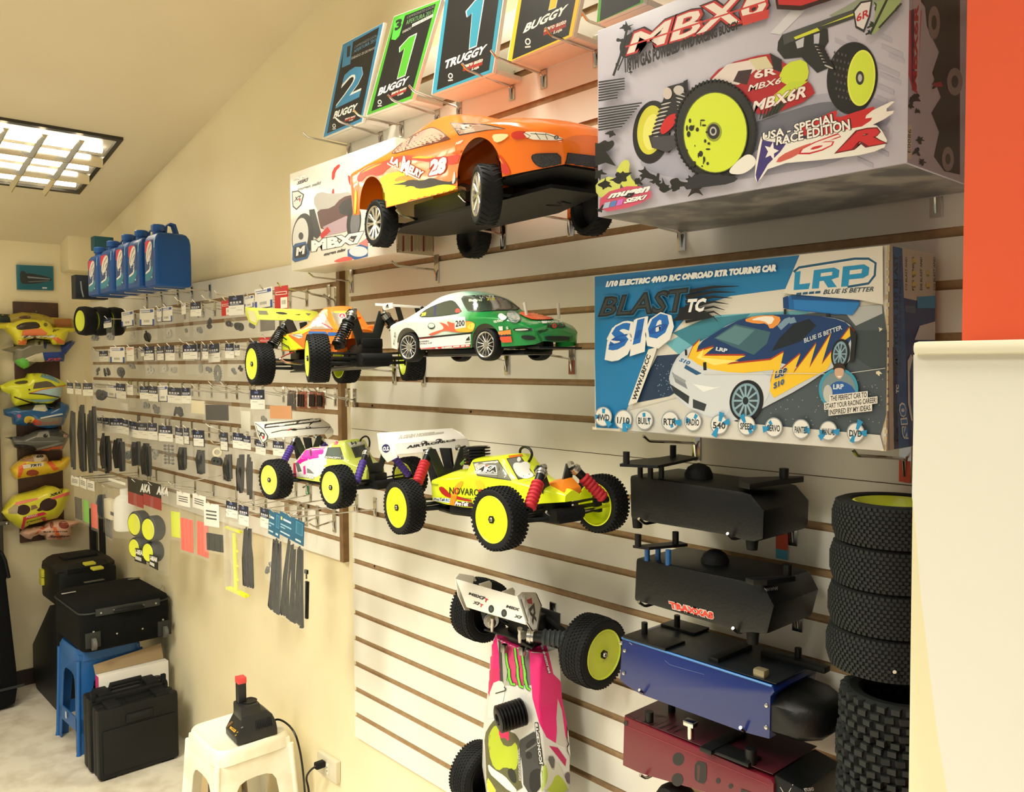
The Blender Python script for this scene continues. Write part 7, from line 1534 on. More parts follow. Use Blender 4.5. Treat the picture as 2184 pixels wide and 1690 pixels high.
MB().cyl((XW+.02, (b0.y+b2.y)/2, b0.z-.05), (XW+.023, (b0.y+b2.y)/2, b0.z-.05), .005, n=8).build('screw', SILVER, t, world=True)
def hung_shell(label, base, col, deep, art, X=XW+.06):
    """a thin moulded body shell: outline in pixels, domed towards the room"""
    v, f = fill2d(base, 4.0); bd = resample(base, 3)
    dm = [min(math.hypot(x-a, y-b) for a, b in bd) for x, y in v]; mx = max(dm); P = []; 
    for (x, y), d in zip(v, dm):
        s_ = min(d/(mx*.75), 1); P.append(at_x(x, y, X+deep*math.sqrt(max(0, 1-(1-s_)**2))))
    c = sum(P, Vector())/len(P)
    t = thing('painted_body_shell', label, 'body shell', c, group='painted shells on the brown board')
    m = MB().faces(P, f); n = len(P)
    edge = [at_x(x, y, X) for x, y in bd]
    m.faces(edge+[Vector((XW+.022, p.y, p.z)) for p in edge], [(i, (i+1) % len(edge), len(edge)+(i+1) % len(edge), len(edge)+i) for i in range(len(edge))])
    s = m.build('shell', mat(col, .3, coat=.3), t, world=True, angle=70)
    if art:
        A = Art(on_body([s]), step=3, base=.0006, eps=.0002); art(A); A.build(s)
    return t
H1 = crop(0, 660, 6.5); H2 = crop(0, 890, 6.036)
YS = (226, 216, 44); OS = (238, 120, 70)
def a1(A):
    A.blob(H1((215, 240), (300, 190), (420, 175), (530, 180), (570, 260), (420, 275), (250, 290)), (58, 46, 40), 1); A.poly(H1((310, 290), (570, 265), (660, 330), (640, 360), (300, 370)), (236, 130, 80)); A.poly(H1((720, 390), (800, 390), (900, 450), (880, 490), (790, 460)), (236, 120, 70)); A.poly(H1((260, 430), (370, 420), (360, 490), (250, 490)), (236, 120, 66)); A.text('PROLINE', H1((275, 400), (775, 390), (780, 360), (285, 362)), (236, 232, 216), bold=.08, shear=.3, edge=(90, 60, 40)); A.ell(*H1((630, 215))[0], 4, 4, (120, 110, 60)); A.text('Zero', H1((720, 320), (820, 290), (820, 268), (725, 290)), (70, 66, 30), bold=.03, shear=.3)
def a2(A):
    A.poly(H1((480, 420), (605, 430), (600, 505), (480, 505)), (170, 164, 140)); A.text('5', H1((525, 495), (565, 495), (565, 450), (525, 450)), (30, 30, 30), bold=.06); A.poly(H1((600, 445), (705, 450), (700, 480), (650, 480), (640, 550), (610, 540)), (34, 42, 84)); A.poly(H1((580, 600), (850, 590), (840, 500), (1000, 430), (1050, 450), (890, 640), (880, 720), (630, 715)), (38, 66, 142)); A.poly(H1((350, 680), (500, 620), (590, 600), (620, 740), (520, 740), (400, 720)), (216, 206, 176)); A.poly(H1((200, 710), (330, 670), (400, 730), (400, 800), (330, 825), (260, 780)), (104, 190, 74)); A.text('KR2', H1((640, 715), (840, 705), (840, 670), (650, 680)), (224, 90, 90), bold=.06, shear=.2); A.line(H1((350, 690), (480, 635)), 1, (240, 236, 220)); A.line(H1((390, 715), (510, 660)), 1, (240, 236, 220))
def a3(A):
    A.poly(H1((455, 1105), (480, 1020), (640, 995), (700, 1010), (780, 1070)), (100, 92, 76)); A.blob(H1((190, 1010), (380, 980), (390, 1030), (230, 1045)), (90, 86, 50), 1); A.poly(H1((580, 900), (680, 915), (800, 960), (830, 1030), (700, 980), (560, 940)), (124, 170, 190)); A.poly(H1((410, 1155), (860, 1060), (840, 1210), (800, 1220), (600, 1170)), (176, 206, 212)); A.line(H1((420, 1160), (600, 1110), (930, 1050)), 2, (226, 130, 60)); A.line(H1((400, 1165), (600, 1180), (820, 1220)), 2.4, (40, 40, 44)); A.line(H1((200, 1215), (400, 1285), (540, 1305)), 2.6, (60, 40, 40)); A.poly(H1((300, 1230), (420, 1250), (800, 1240), (820, 1260), (540, 1290)), (140, 180, 186)); A.ell(*H1((405, 1115))[0], 2, 2, (40, 40, 36))
def a4(A):
    A.poly(H1((220, 1350), (450, 1320), (480, 1350), (420, 1400), (300, 1400)), (44, 44, 40)); A.poly(H1((450, 1400), (490, 1330), (620, 1320), (660, 1400), (620, 1420)), (206, 202, 180)); A.poly(H1((690, 1300), (830, 1280), (840, 1370), (740, 1400)), (40, 44, 44)); A.blob(H1((330, 1560), (340, 1490), (420, 1475), (490, 1510), (480, 1560), (380, 1600)), (236, 206, 80), 1); A.poly(H1((490, 1520), (870, 1490), (840, 1600), (500, 1620)), (130, 124, 110)); A.poly(H1((450, 1560), (480, 1520), (580, 1560), (570, 1600), (480, 1600)), (206, 70, 50)); A.poly(H1((560, 1500), (860, 1440), (870, 1460), (560, 1520)), (216, 222, 220)); A.ell(*H1((265, 1480))[0], 4, 4, (176, 80, 120)); A.text('Racing', H1((600, 1590), (830, 1570), (830, 1550), (600, 1568)), (190, 90, 90), bold=.03)
def a5(A):
    A.poly(H2((640, 240), (640, 170), (760, 160), (900, 230), (880, 260)), (56, 56, 54)); A.poly(H2((470, 260), (500, 195), (620, 180), (645, 260)), (150, 148, 140)); A.ell(*H2((585, 240))[0], 5, 4, (26, 26, 26)); A.ell(*H2((838, 238))[0], 4.4, 4, (200, 176, 160)); A.ell(*H2((838, 238))[0], 3, 2.6, (120, 60, 50)); A.poly(H2((520, 420), (800, 365), (790, 435), (520, 425)), (206, 104, 70)); A.poly(H2((470, 400), (800, 320), (830, 330), (700, 370), (480, 425)), (140, 138, 130)); A.line(H2((180, 310), (400, 320), (760, 310)), 2, (130, 128, 122)); A.blob(H2((180, 350), (330, 350), (450, 380), (470, 430), (320, 440), (190, 390)), (28, 28, 30), 1)
def a6(A):
    A.poly(H2((250, 570), (340, 510), (430, 500), (590, 480), (610, 570), (430, 575)), (170, 130, 100)); A.poly(H2((420, 490), (580, 480), (590, 530), (520, 575), (440, 575)), (206, 196, 170)); A.text('60', H2((465, 530), (560, 520), (558, 485), (465, 490)), (40, 36, 34), bold=.06); A.poly(H2((240, 640), (330, 590), (340, 600), (260, 780), (230, 780)), (238, 110, 60)); A.poly(H2((600, 575), (660, 570), (760, 670), (690, 690)), (238, 110, 66)); A.poly(H2((290, 620), (560, 580), (560, 630), (300, 665)), (236, 226, 206)); A.text('TRTI', H2((385, 645), (540, 625), (540, 595), (390, 610)), (50, 46, 46), bold=.06, shear=.2); A.blob(H2((330, 740), (350, 690), (440, 670), (520, 720), (420, 760)), (160, 70, 60), 1)
def a7(A):
    A.ell(*H2((300, 1195))[0], 15, 11, (52, 24, 22), -.15); A.ell(*H2((620, 1125))[0], 19, 13, (52, 24, 22), -.35); A.poly(H2((470, 1200), (530, 1140), (600, 1180), (500, 1215)), (52, 24, 22)); A.poly(H2((110, 1190), (210, 1110), (240, 1140), (220, 1250), (110, 1240)), (176, 160, 124)); A.poly(H2((400, 1140), (460, 1130), (490, 1170), (400, 1200)), (140, 110, 80)); A.poly(H2((640, 1050), (890, 960), (890, 1000), (700, 1060)), (236, 100, 100)); A.text('XRAY', H2((640, 1030), (830, 970), (826, 935), (636, 1000)), (60, 50, 50), bold=.06, shear=.2); A.poly(H2((200, 1100), (480, 1040), (490, 1060), (210, 1140)), (236, 130, 110)); A.poly(H2((300, 1290), (560, 1220), (600, 1240), (560, 1260), (330, 1320), (300, 1460), (270, 1440)), (232, 60, 90)); A.text('ADAC', H2((330, 1300), (480, 1270), (478, 1240), (330, 1270)), (240, 230, 214), bold=.05); A.poly(H2((520, 1290), (570, 1280), (600, 1330), (560, 1340)), (226, 60, 90)); A.text('racing', H2((340, 1370), (600, 1300), (600, 1275), (340, 1340)), (140, 130, 40), bold=.04)
def a8(A):
    A.ell(*H2((820, 1390))[0], 11, 8, (150, 70, 60), .2); A.ell(*H2((665, 1390))[0], 4, 7, (160, 90, 74)); A.poly(H2((440, 1510), (540, 1420), (620, 1400), (570, 1440), (470, 1510)), (240, 120, 60)); A.poly(H2((670, 1410), (720, 1420), (760, 1500), (800, 1575), (740, 1575)), (240, 120, 66)); A.text('BLUE IS BETTER', H2((560, 1485), (870, 1482), (870, 1465), (560, 1468)), (60, 50, 46), bold=.03); A.text('Racing', H2((610, 1560), (890, 1555), (900, 1515), (625, 1520)), (130, 80, 70), bold=.05, shear=.3)
hung_shell('faded green shell with a brown window peeking over the yellow one', H1((-60, 60), (130, 70), (200, 60), (300, 40), (480, 50), (620, 80), (700, 110), (1000, 130), (1050, 200), (1050, 320), (700, 260), (200, 260), (-60, 250)), (176, 156, 60), .04, lambda A: (A.blob(H1((250, 110), (330, 85), (430, 95), (420, 130), (280, 130)), (96, 60, 44), 1), A.poly(H1((-40, 62), (130, 72), (150, 180), (-40, 185)), (30, 40, 34)), A.poly(H1((740, 140), (980, 130), (1000, 240), (760, 240)), (170, 110, 60))), X=XW+.03)
hung_shell('grey and blue shell marked 5, under the topmost yellow shell', H1((40, 555), (220, 510), (380, 440), (480, 415), (720, 440), (850, 490), (1000, 430), (1050, 450), (900, 630), (890, 720), (640, 725), (500, 735), (400, 800), (330, 825), (250, 780), (195, 710), (200, 600), (60, 575)), (128, 124, 104), .05, a2, X=XW+.05)
hung_shell('yellow and orange shell with dark window, topmost on the board', H1((-60, 210), (200, 180), (340, 135), (560, 150), (650, 155), (740, 250), (1040, 265), (1040, 310), (950, 320), (890, 490), (730, 490), (700, 420), (480, 400), (380, 420), (360, 495), (250, 495), (180, 370), (80, 270), (-60, 265)), YS, .07, a1, X=XW+.09)
hung_shell('fluorescent yellow and pale blue shell with grey side window', H1((0, 1060), (180, 980), (370, 950), (400, 890), (560, 885), (680, 910), (820, 970), (940, 1050), (860, 1090), (840, 1220), (700, 1310), (430, 1300), (220, 1345), (180, 1280), (150, 1180), (30, 1130)), (222, 228, 50), .08, a3, X=XW+.06)
hung_shell('metallic blue shell with a yellow disc and grey tail', H1((60, 1390), (220, 1350), (450, 1310), (640, 1300), (690, 1360), (840, 1280), (960, 1330), (970, 1380), (880, 1600), (700, 1660), (480, 1620), (420, 1560), (370, 1620), (190, 1600), (170, 1500), (70, 1470)), (34, 92, 146), .07, a4, X=XW+.05)
hung_shell('dark grey shell with round window and red stripe', H2((75, 265), (300, 245), (480, 170), (640, 150), (760, 150), (905, 235), (880, 280), (800, 430), (520, 430), (300, 440), (190, 390), (150, 290)), (96, 96, 92), .07, a5, X=XW+.05)
hung_shell('yellow and red shell numbered 60', H2((135, 670), (180, 620), (330, 510), (440, 480), (590, 480), (630, 570), (780, 560), (820, 520), (900, 510), (910, 560), (850, 670), (700, 720), (400, 770), (200, 800), (170, 760)), (234, 196, 50), .07, a6, X=XW+.05)
hung_shell('large yellow shell with two dark round wheel openings', H2((30, 1230), (110, 1130), (200, 1020), (480, 950), (620, 890), (720, 900), (790, 940), (890, 930), (905, 1010), (800, 1230), (740, 1300), (560, 1340), (380, 1390), (280, 1450), (200, 1400), (110, 1330)), (228, 222, 60), .09, a7, X=XW+.08)
hung_shell('pale pink shell lettered in black, lowest on the board', H2((265, 1510), (310, 1440), (560, 1400), (640, 1340), (760, 1320), (1050, 1350), (920, 1430), (915, 1585), (600, 1580), (580, 1530), (500, 1515), (430, 1540), (400, 1575), (330, 1560)), (240, 190, 164), .07, a8, X=XW+.05)
p = at_x(0, 1117, XW+.05)
t = thing('wall_bracket', 'small metal wall bracket with a screw at the left edge', 'bracket', p); MB().box((XW+.03, p.y-.02, p.z), (.06, .12, .02), ch=.001).build('arm', mat((126, 120, 106), .4, .7), t, world=True); q = at_x(16, 1116, XW+.062); MB().lathe([(.010, 0), (.009, .004), (.0001, .006)], q, (1, 0, 0), n=12).build('screw_head', SILVER, t, world=True)
p = at_x(1, 900, XW+.06); t = thing('upright_rail', 'thin dark upright rail at the left edge of the far wall', 'rail', (XW+.04, p.y-.015, .7)); MB().box((XW+.03, p.y-.012, 1.35), (.05, .02, 1.3), ch=.002).build('rail', mat((70, 66, 58), .5), t, world=True)

# ------------------------------------------------------------------ luggage and cases in the corner
CASE = mat((13, 15, 16), .5, bump=(220, .12), spec=.35); CLOTH = mat((9, 11, 12), .85, bump=(600, .2), spec=.2)
for i, (x0, x1) in enumerate(((192, 207), (213, 233))):
    X_ = -4.96+.04*i; a = at_x(x0, 1160, X_); b = at_x(x1, 1160, X_); top = at_x(x0, 1085, X_).z
    t = thing('black_post', 'black upright post in the corner, ' + ('left' if i == 0 else 'right') + ' of the two', 'post', (X_, (a.y+b.y)/2, 0)); w = b.y-a.y
    MB().box((X_, (a.y+b.y)/2, top/2), (.03, w, top), ch=.004).build('post', mat((15, 16, 17), .5), t, world=True); MB().box((X_+.016, b.y-.004, top/2), (.004, .008, top)).build('grey_edge', mat((84, 82, 76), .5), t, world=True)
# black wedge-shaped case with slotted end
o = -at_x(69, 1374, -5.03).y
P = [at(x, y, o) for x, y in [(69, 1374), (106, 1300)]]
xl, xt = P[0].x, P[1].x; zt = P[1].z+.02; zm = P[0].z; xr_ = -4.535
t = thing('speaker_case', 'black wedge-shaped case standing behind the blue stool', 'case', ((xl+xr_)/2, -.17, 0))
A_ = [(xl, 0.06), (xl, zm), (xt, zt), (xr_, zt), (xr_, 0.06), (xr_-.06, 0), (xl+.06, 0)]
MB().prism([(x, -o, z) for x, z in A_], [(x, -.075, z) for x, z in A_]).build('shell', CASE, t, world=True, bevel=.006)
g = MB()
for k in range(9): g.box((xr_+.004, -.165, .06+k*.045), (.010, .17, .008), ch=.001)
g.build('grille_slats', mat((44, 46, 46), .4), t, world=True, kind='stuff')
# toolbox
t = thing('toolbox', 'black plastic toolbox with yellow latches on top of the wedge case', 'toolbox', (-4.70, -.17, zt))
zb = zt+.002; zt2 = at_x(100, 1228, -4.53).z
yt = at_x(87, 1240, -4.88).y; cyt = (yt-.045)/2; ht_ = (-.045-yt)/2
MB().box((-4.70, cyt, (zb+zt2)/2), (.34, 2*ht_, zt2-zb), ch=.015).build('body', CASE, t, world=True)
r = [[Vector((-4.70+u*.175*k, cyt+v*(ht_+.004)*k, zt2+h)) for u, v in ((-1, -.7), (-.7, -1), (.7, -1), (1, -.7), (1, .7), (.7, 1), (-.7, 1), (-1, .7))] for k, h in ((1, -.01), (1, .012), (.86, .034), (.8, .036))]
MB().loft(r).build('lid', CASE, t, world=True, angle=30)
MB().box((-4.70, cyt, zt2+.040), (.10, .16, .014), ch=.006).build('handle', BLACKM, t, world=True)
for (x, y), d in (((190.5, 1202), (.05, .05, .012)), ((207, 1212), (.05, .05, .012))):
    q = at_z(x, y, zt2+.038); MB().box(q, d, ch=.004).build('latch', mat((206, 200, 60), .45), t, world=True)
for (x, y) in ((92, 1222), (92, 1239)): q = at(x, y, -yt); MB().box((q.x, q.y-.004, q.z), (.05, .02, .04), ch=.004).build('latch', mat((206, 200, 60), .45), t, world=True)
# suitcase lying flat on the blue stool
SX, SY0, SY1, SZ0, SZ1 = -3.90, -.388, -.004, .472, .672
t = thing('suitcase', 'black fabric suitcase lying flat across the blue stool', 'suitcase', (-4.2, -.2, SZ0))
cx, cy, cz = (SX-4.34)/2, (SY0+SY1)/2, (SZ0+SZ1)/2
def rrect(hx, hy, r, z, n=5):
    P = []
    for sx, sy, a0 in ((1, 1, 0), (-1, 1, PI/2), (-1, -1, PI), (1, -1, 1.5*PI)):
        P += [Vector((cx+sx*(hx-r)+r*math.cos(a0+PI/2*k/n), cy+sy*(hy-r)+r*math.sin(a0+PI/2*k/n), z)) for k in range(n+1)]
    return P
hx, hy = (SX+4.34)/2, (SY1-SY0)/2
MB().loft([rrect(hx-.012, hy-.012, .04, SZ0), rrect(hx, hy, .045, SZ0+.014), rrect(hx, hy, .045, SZ1-.03), rrect(hx-.004, hy-.004, .045, SZ1-.012), rrect(hx-.02, hy-.02, .05, SZ1), rrect(hx-.1, hy-.09, .05, SZ1+.008)]).build('body', CLOTH, t, world=True, angle=50)
pp = rrect(hx+.002, hy+.002, .046, SZ1-.028); MB().tube(pp+pp[:2], .004, n=6).build('piping', mat((34, 38, 38), .6), t, world=True)
KS = crop(60, 1180, 6.424)
def sface(x, y, d=0.0): v = at_x(*KS((x, y))[0], SX+d); return v
a, b = sface(950, 815), sface(1770, 670); u = (b-a)
MB().box((SX+.004, (a.y+b.y)/2, (a.z+b.z)/2), (.010, abs(u.y)+.02, .032), ch=.004, M=Matrix.Rotation(math.atan2(u.z, u.y), 3, 'X')).build('handle_plate', mat((40, 42, 42), .5), t, world=True)
c1, c2 = sface(1170, 790), sface(1565, 725); MB().tube([c1+Vector((.008, 0, 0)), c1.lerp(c2, .2)+Vector((.024, 0, .004)), c1.lerp(c2, .8)+Vector((.024, 0, .004)), c2+Vector((.008, 0, 0))], .008, n=8).build('handle', BLACKM, t, world=True)
for x, y in ((990, 815), (1170, 778), (1568, 712), (1740, 683), (895, 1080), (1845, 912), (1215, 1102), (1566, 1036)):
    v = sface(x, y, .001); v.x = SX+(.010 if y < 830 else .002); MB().lathe([(.0052, 0), (.004, .003), (.0001, .004)], v, (1, 0, 0), n=10).build('rivet', SILVER, t, world=True)
for x, y in ((890, 1230), (1865, 1060)):
    v = sface(x, y); MB().box((SX+.001, v.y, v.z+.012), (.012, .062, .07), ch=.005).build('wheel_housing', mat((30, 32, 32), .5), t, world=True); MB().cyl((SX+.010, v.y-.008, v.z-.004), (SX+.010, v.y+.008, v.z-.004), .026, n=18).build('castor', mat((96, 94, 88), .5), t, world=True)
for q, d, c in (((905, 387), (.03, .09, .002), (84, 84, 80)), ((1450, 355), (.03, .055, .002), (110, 108, 98)), ((555, 550), (.010, .06, .003), (190, 190, 184))):
    v = at_z(*KS(q)[0], SZ1+.006); v.z = SZ1+.008; MB().box(v, d, ch=.0008).build('tag_strip', mat(c, .4, .3), t, world=True)
v = at_z(*KS((1800, 500))[0], SZ1); MB().tube([v, v+Vector((-.02, .02, .008)), v+Vector((-.05, .03, .006))], .0022, n=6).build('zip_pull', SILVER, t, world=True)
# tall black bag at the left edge
Xb = -4.76; ol = [(-70, 1176), (6, 1176), (12, 1186), (17, 1230), (14, 1238), (36, 1430), (38, 1470), (33, 1502), (-70, 1516)]
t = thing('tall_case', 'tall black case cut off by the left edge of the frame', 'case', at_x(-20, 1512, Xb))
A_ = xpoly(ol, Xb); A_[-1].z = 0; A_[-2].z = max(0.0, A_[-2].z)
MB().prism(A_, [Vector((-5.0, p.y, p.z)) for p in A_]).build('shell', CLOTH, t, world=True, bevel=.012)
q = xpoly([(2, 1178), (10, 1195), (18, 1232)], Xb); MB().tube([p+Vector((.012, 0, 0)) for p in q], .008, n=8).build('carry_strap', BLACKM, t, world=True)
MB().box((Xb+.003, A_[5].y-.12, .11), (.008, .3, .012)).build('base_band', mat((40, 42, 42), .5), t, world=True)

# ------------------------------------------------------------------ plastic stools
def stool(label, C4, h, spread, m, ring=None, leg=.062):
    """C4: top corners in order around the seat (world), legs splay outward"""
    c = sum(C4, Vector())/4
    t = thing('plastic_stool', label, 'stool', (c.x, c.y, 0))
    T = [v.copy() for v in C4]; B = [c+(v-c)*spread for v in T]
    for v in B: v.z = 0.0
    for v in T: v.z = h-.022
    # seat: rounded slab
    def ringp(k, z, r=.18):
        P = []
        for i in range(4):
            a, b, d = C4[i-1], C4[i], C4[(i+1) % 4]
            A0 = b+(a-b)*r; B0 = b+(d-b)*r
            for s in range(5):
                u = s/4; p = A0*(1-u)**2+b*2*u*(1-u)+B0*u*u; P.append(Vector((c.x+(p.x-c.x)*k, c.y+(p.y-c.y)*k, z)))
        return P
    MB().loft([ringp(.93, h-.004), ringp(.985, h), ringp(1.02, h-.006), ringp(1.045, h-.022), ringp(1.06, h-.05), ringp(1.03, h-.052)]).build('seat', m, t, angle=40, world=True)
    # four arched sides; neighbours meet in the splayed corner legs
    for i in range(4):
        b, d = T[i], T[(i+1) % 4]; fb, fd = B[i], B[(i+1) % 4]
        nrm = (d-b).cross(Vector((0, 0, 1))).normalized()*.005
        if nrm.dot(c-(b+d)/2) < 0: nrm = -nrm
        W = (d-b).length
        def S(u, v): return b.lerp(d, u).lerp(fb.lerp(fd, u), v)
        k0, k1 = leg/W, leg*.72/W; ar = .22
        arch = [(k1, 1)]+[(k0+(k1-k0)*(1-q)*0, v) for q, v in ()]+[(k0, ar+.16), (k0+.02, ar+.07), (k0+.07, ar+.02), (k0+.15, ar), (.5, ar-.006), (1-k0-.15, ar), (1-k0-.07, ar+.02), (1-k0-.02, ar+.07), (1-k0, ar+.16), (1-k1, 1)]
        P = [S(u, v) for u, v in [(0, 1), (0, 0), (1, 0), (1, 1)]+arch[::-1]]
        MB().prism(P, [p+nrm for p in P]).build('leg_frame', m, t, angle=40, world=True, bevel=.002)
        R = [S(.0, v)-nrm*.4 for v in (.05, .3, .6, .96, 1)]
        MB().tube(R, [.009, .008, .008, .008, .011], n=10).build('corner_rib', m, t, angle=50, world=True)
        if ring:
            v0 = 1-(ring+.032)/h; v1 = 1-(ring-.032)/h; P = [S(.03, v0), S(.97, v0), S(.97, v1), S(.03, v1)]
            MB().prism(P, [p+nrm for p in P]).build('stretcher', m, t, world=True)
    return t
bs = [Vector((-3.995, -.375, .46)), Vector((-4.265, -.385, .46)), Vector((-4.265, -.115, .46)), Vector((-3.995, -.115, .46))]
bt = stool('blue plastic stool holding up the black suitcase', bs, .462, 1.10, mat((30, 92, 156), .4), ring=.13, leg=.055)
q = at(142.5, 1525, .392); MB().box((q.x, q.y-.004, q.z), (.02, .001, .03)).build('sticker', mat((200, 206, 206), .5), bt, world=True)
f_ = at_z(465, 1609, .46); l_ = at_z(402, 1550, .46); r_ = at_z(618, 1558, .46)
ws = [f_, l_, l_+r_-f_, r_]
stool('scuffed white plastic stool with the battery charger on it', ws, .46, 1.22, mat((240, 234, 214), .45, noise=((222, 210, 178), 6, .50, .72)), leg=.055)

# ------------------------------------------------------------------ black tool cases leaning in front of the blue stool
def tool_case(label, x0, x1, y0, y1, h, front):
    t = thing('tool_case', label, 'case', ((x0+x1)/2, (y0+y1)/2, 0))
    yc = (y0+y1)/2; w = y1-y0; d = x1-x0
    for k, (xa, xb) in enumerate(((x0, x0+d*.48), (x0+d*.52, x1))): MB().box(((xa+xb)/2, yc, h/2+.003), (xb-xa, w-(0 if k else .004), h-.006), ch=.014).build('case_half', CASE, t, world=True)
    for s in (-1, 1): MB().box(((x0+x1)/2, yc+s*w*.3, h-.002), (d*.9, .055, .022), ch=.004).build('latch', BLACKM, t, world=True)
    if front:
        # moulded hand grip let into the top edge
        MB().box((x1+.001, yc, h*.80), (.008, w*.34, h*.13), ch=.006).build('grip_rim', CASE, t, world=True); MB().box((x1+.004, yc, h*.815), (.008, w*.28, h*.075), ch=.004).build('grip_recess', mat((8, 9, 9), .8), t, world=True)
        MB().box((x1+.002, yc, h*.40), (.006, w*.9, h*.62), ch=.004).build('front_panel', CASE, t, world=True)
        for s in (-1, 1): MB().box(((x0+x1)/2, yc+s*w*.36, .003), (d*.8, .05, .006)).build('foot', BLACKM, t, world=True)
    else:
        MB().tube([((x0+x1)/2, yc-w*.2, h-.004), ((x0+x1)/2, yc-w*.19, h+.022), ((x0+x1)/2, yc+w*.19, h+.022), ((x0+x1)/2, yc+w*.2, h-.004)], .011, n=10).build('handle', BLACKM, t, world=True)
        for s in (-1, 1): MB().box((x1-.01, yc+s*w*.44, h+.004), (.02, .02, .05), ch=.004).build('hinge_loop', BLACKM, t, world=True)
tool_case('black tool case with carrying handle, behind the other one', -3.86, -3.755, -.405, -.075, .322, False)
tool_case('black tool case in front with a recessed hand grip', -3.748, -3.655, -.40, -.07, .300, True)
t = thing('cardboard_box', 'white and brown cardboard box behind the black tool cases', 'box', (-3.91, -.18, 0))
MB().box((-3.915, -.175, .18), (.045, .30, .36), ch=.001).build('carton', mat((232, 226, 214), .6), t, world=True)
MB().prism([(-3.94, -.325, .36), (-3.94, -.03, .36), (-3.966, -.03, .425), (-3.966, -.325, .395)], [(-3.943, -.325, .36), (-3.943, -.03, .36), (-3.969, -.03, .425), (-3.969, -.325, .395)]).build('flap', mat((150, 126, 90), .8), t, world=True)
MB().box((-3.915, -.3265, .30), (.04, .001, .12)).build('magenta_side', mat((190, 40, 110), .5), t, world=True)
# things stored under the white stool
t = cbox('cardboard_box', 'tan cardboard carton standing under the white stool', 'box', (-3.2, -.09, .14), (.16, .12, .28), mat((206, 182, 134), .7), .002)
t = thing('brown_tube', 'short dark brown tube beside the carton under the white stool', 'tube', (-2.95, -.20, 0)); MB().cyl((-2.95, -.20, 0), (-2.95, -.20, .27), .03, n=16).build('tube', mat((70, 46, 36), .5), t, world=True)

# ------------------------------------------------------------------ battery charger, its cord and the wall socket
F, L, R_ = at_z(506, 1591, .461), at_z(481, 1566, .461), at_z(593, 1567, .461)
ax = (R_-F); ay = (L-F); C0 = F+(ax+ay)*.5; lx, ly = ax.length/2, ay.length/2; ux, uy = ax.normalized(), ay.normalized()
M = Matrix(((ux.x, uy.x, 0, C0.x), (ux.y, uy.y, 0, C0.y), (0, 0, 1, .461), (0, 0, 0, 1)))
t = thing('battery_charger', 'black battery charger with a red-capped battery on the white stool', 'charger', M=M)
def lr(k0, k1, ky, z): return [Vector((u, v, z)) for u, v in ((-lx*k0, -ly*ky), (lx*k1, -ly*ky), (lx*k1, ly*ky), (-lx*k0, ly*ky))]
MB().loft([lr(1, 1, 1, 0), lr(1.02, 1.0, 1.0, .022), lr(.86, .96, .92, .045), lr(.70, .82, .8, .07), lr(.62, .55, .7, .088)]).build('base', mat((24, 25, 25), .45), t, bevel=.004)
MB().box((-lx*.22, 0, .092), (lx*1.0, ly*1.45, .05), ch=.010).build('battery_bay', mat((27, 28, 28), .45), t)
MB().lathe([(.0001, 0), (ly*.46, 0), (ly*.5, .002)], (-lx*.12, 0, .1172), (0, 0, 1), n=20).build('bay_opening', mat((8, 8, 8), .6), t)
MB().box((-lx*.42, ly*.25, .148), (lx*.40, ly*.56, .075), ch=.004).build('battery', mat((20, 21, 22), .5), t); MB().box((-lx*.42, ly*.25, .192), (lx*.43, ly*.62, .022), ch=.004).build('battery_cap', mat((212, 66, 66), .45), t)
g = MB()
for k in range(11): g.box((lx*(-.02+.075*k), -ly*.90, .050), (lx*.03, ly*.12, .030), M=Matrix.Rotation(-.42, 3, 'X'))
g.build('cooling_slots', mat((8, 8, 9), .7), t, kind='stuff')
A = Art(on_body([o for o in t.children if o.name.startswith('base')]), base=.0006, eps=.0002, step=4); KC = crop(370, 1450, 5.903)
A.poly(KC((722, 588), (795, 640), (770, 668), (706, 612)), (220, 160, 40)); A.line(KC((735, 612), (775, 644)), 1.6, (70, 50, 20)); A.poly(KC((690, 560), (740, 520), (755, 540), (700, 590), (670, 615)), (110, 74, 44)); A.line(KC((850, 610), (875, 595)), 2, (130, 128, 120)); A.line(KC((800, 670), (820, 660)), 2, (160, 130, 60)); A.line(KC((780, 710), (800, 695)), 2, (170, 140, 60)); A.build(t)
so = [at(x, y, .004) for x, y in ((676, 1602), (717, 1628), (717, 1674), (677, 1646))]
t = thing('wall_socket', 'cream wall socket plate beside the white stool', 'socket', so[0].lerp(so[2], .5)); MB().prism(so, [Vector((v.x, .013, v.z)) for v in so]).build('cover_plate', mat((216, 206, 180), .35), t, world=True, bevel=.002)
a = at(698.5, 1641, .0055); MB().box(a, (.016, .003, .036), ch=.001).build('outlet', mat((232, 226, 206), .4), t, world=True)
for dz in (.006, -.006): MB().box((a.x, -.0075, a.z+dz), (.002, .001, .006)).build('slot', BLACK, t, world=True)
t = thing('power_cord', 'black power cord from the charger to the wall socket', 'cord', at(688, 1630, .02))
pl = at(684, 1631, .02)
MB().box((pl.x, -.024, pl.z), (.022, .034, .022), ch=.004).build('plug', BLACKM, t, world=True)
rc = R_.lerp(F+ay+ax, .5); rc.z = .49
P = [Vector(rc), rc+Vector((.03, .02, .01)), at(628, 1558, .10), at(640, 1600, .09), at(647, 1650, .08), at(650, 1690, .06), at(652, 1712, .05), at(660, 1706, .04), at(658, 1680, .045), at(652, 1660, .05), at(660, 1645, .05), at(672, 1636, .045), pl+Vector((0, -.02, 0))]
P = [Vector(p) for p in smooth_poly([tuple(p) for p in P], 2, False)]
MB().tube(P, .0036, n=7).build('cable', BLACK, t, world=True)

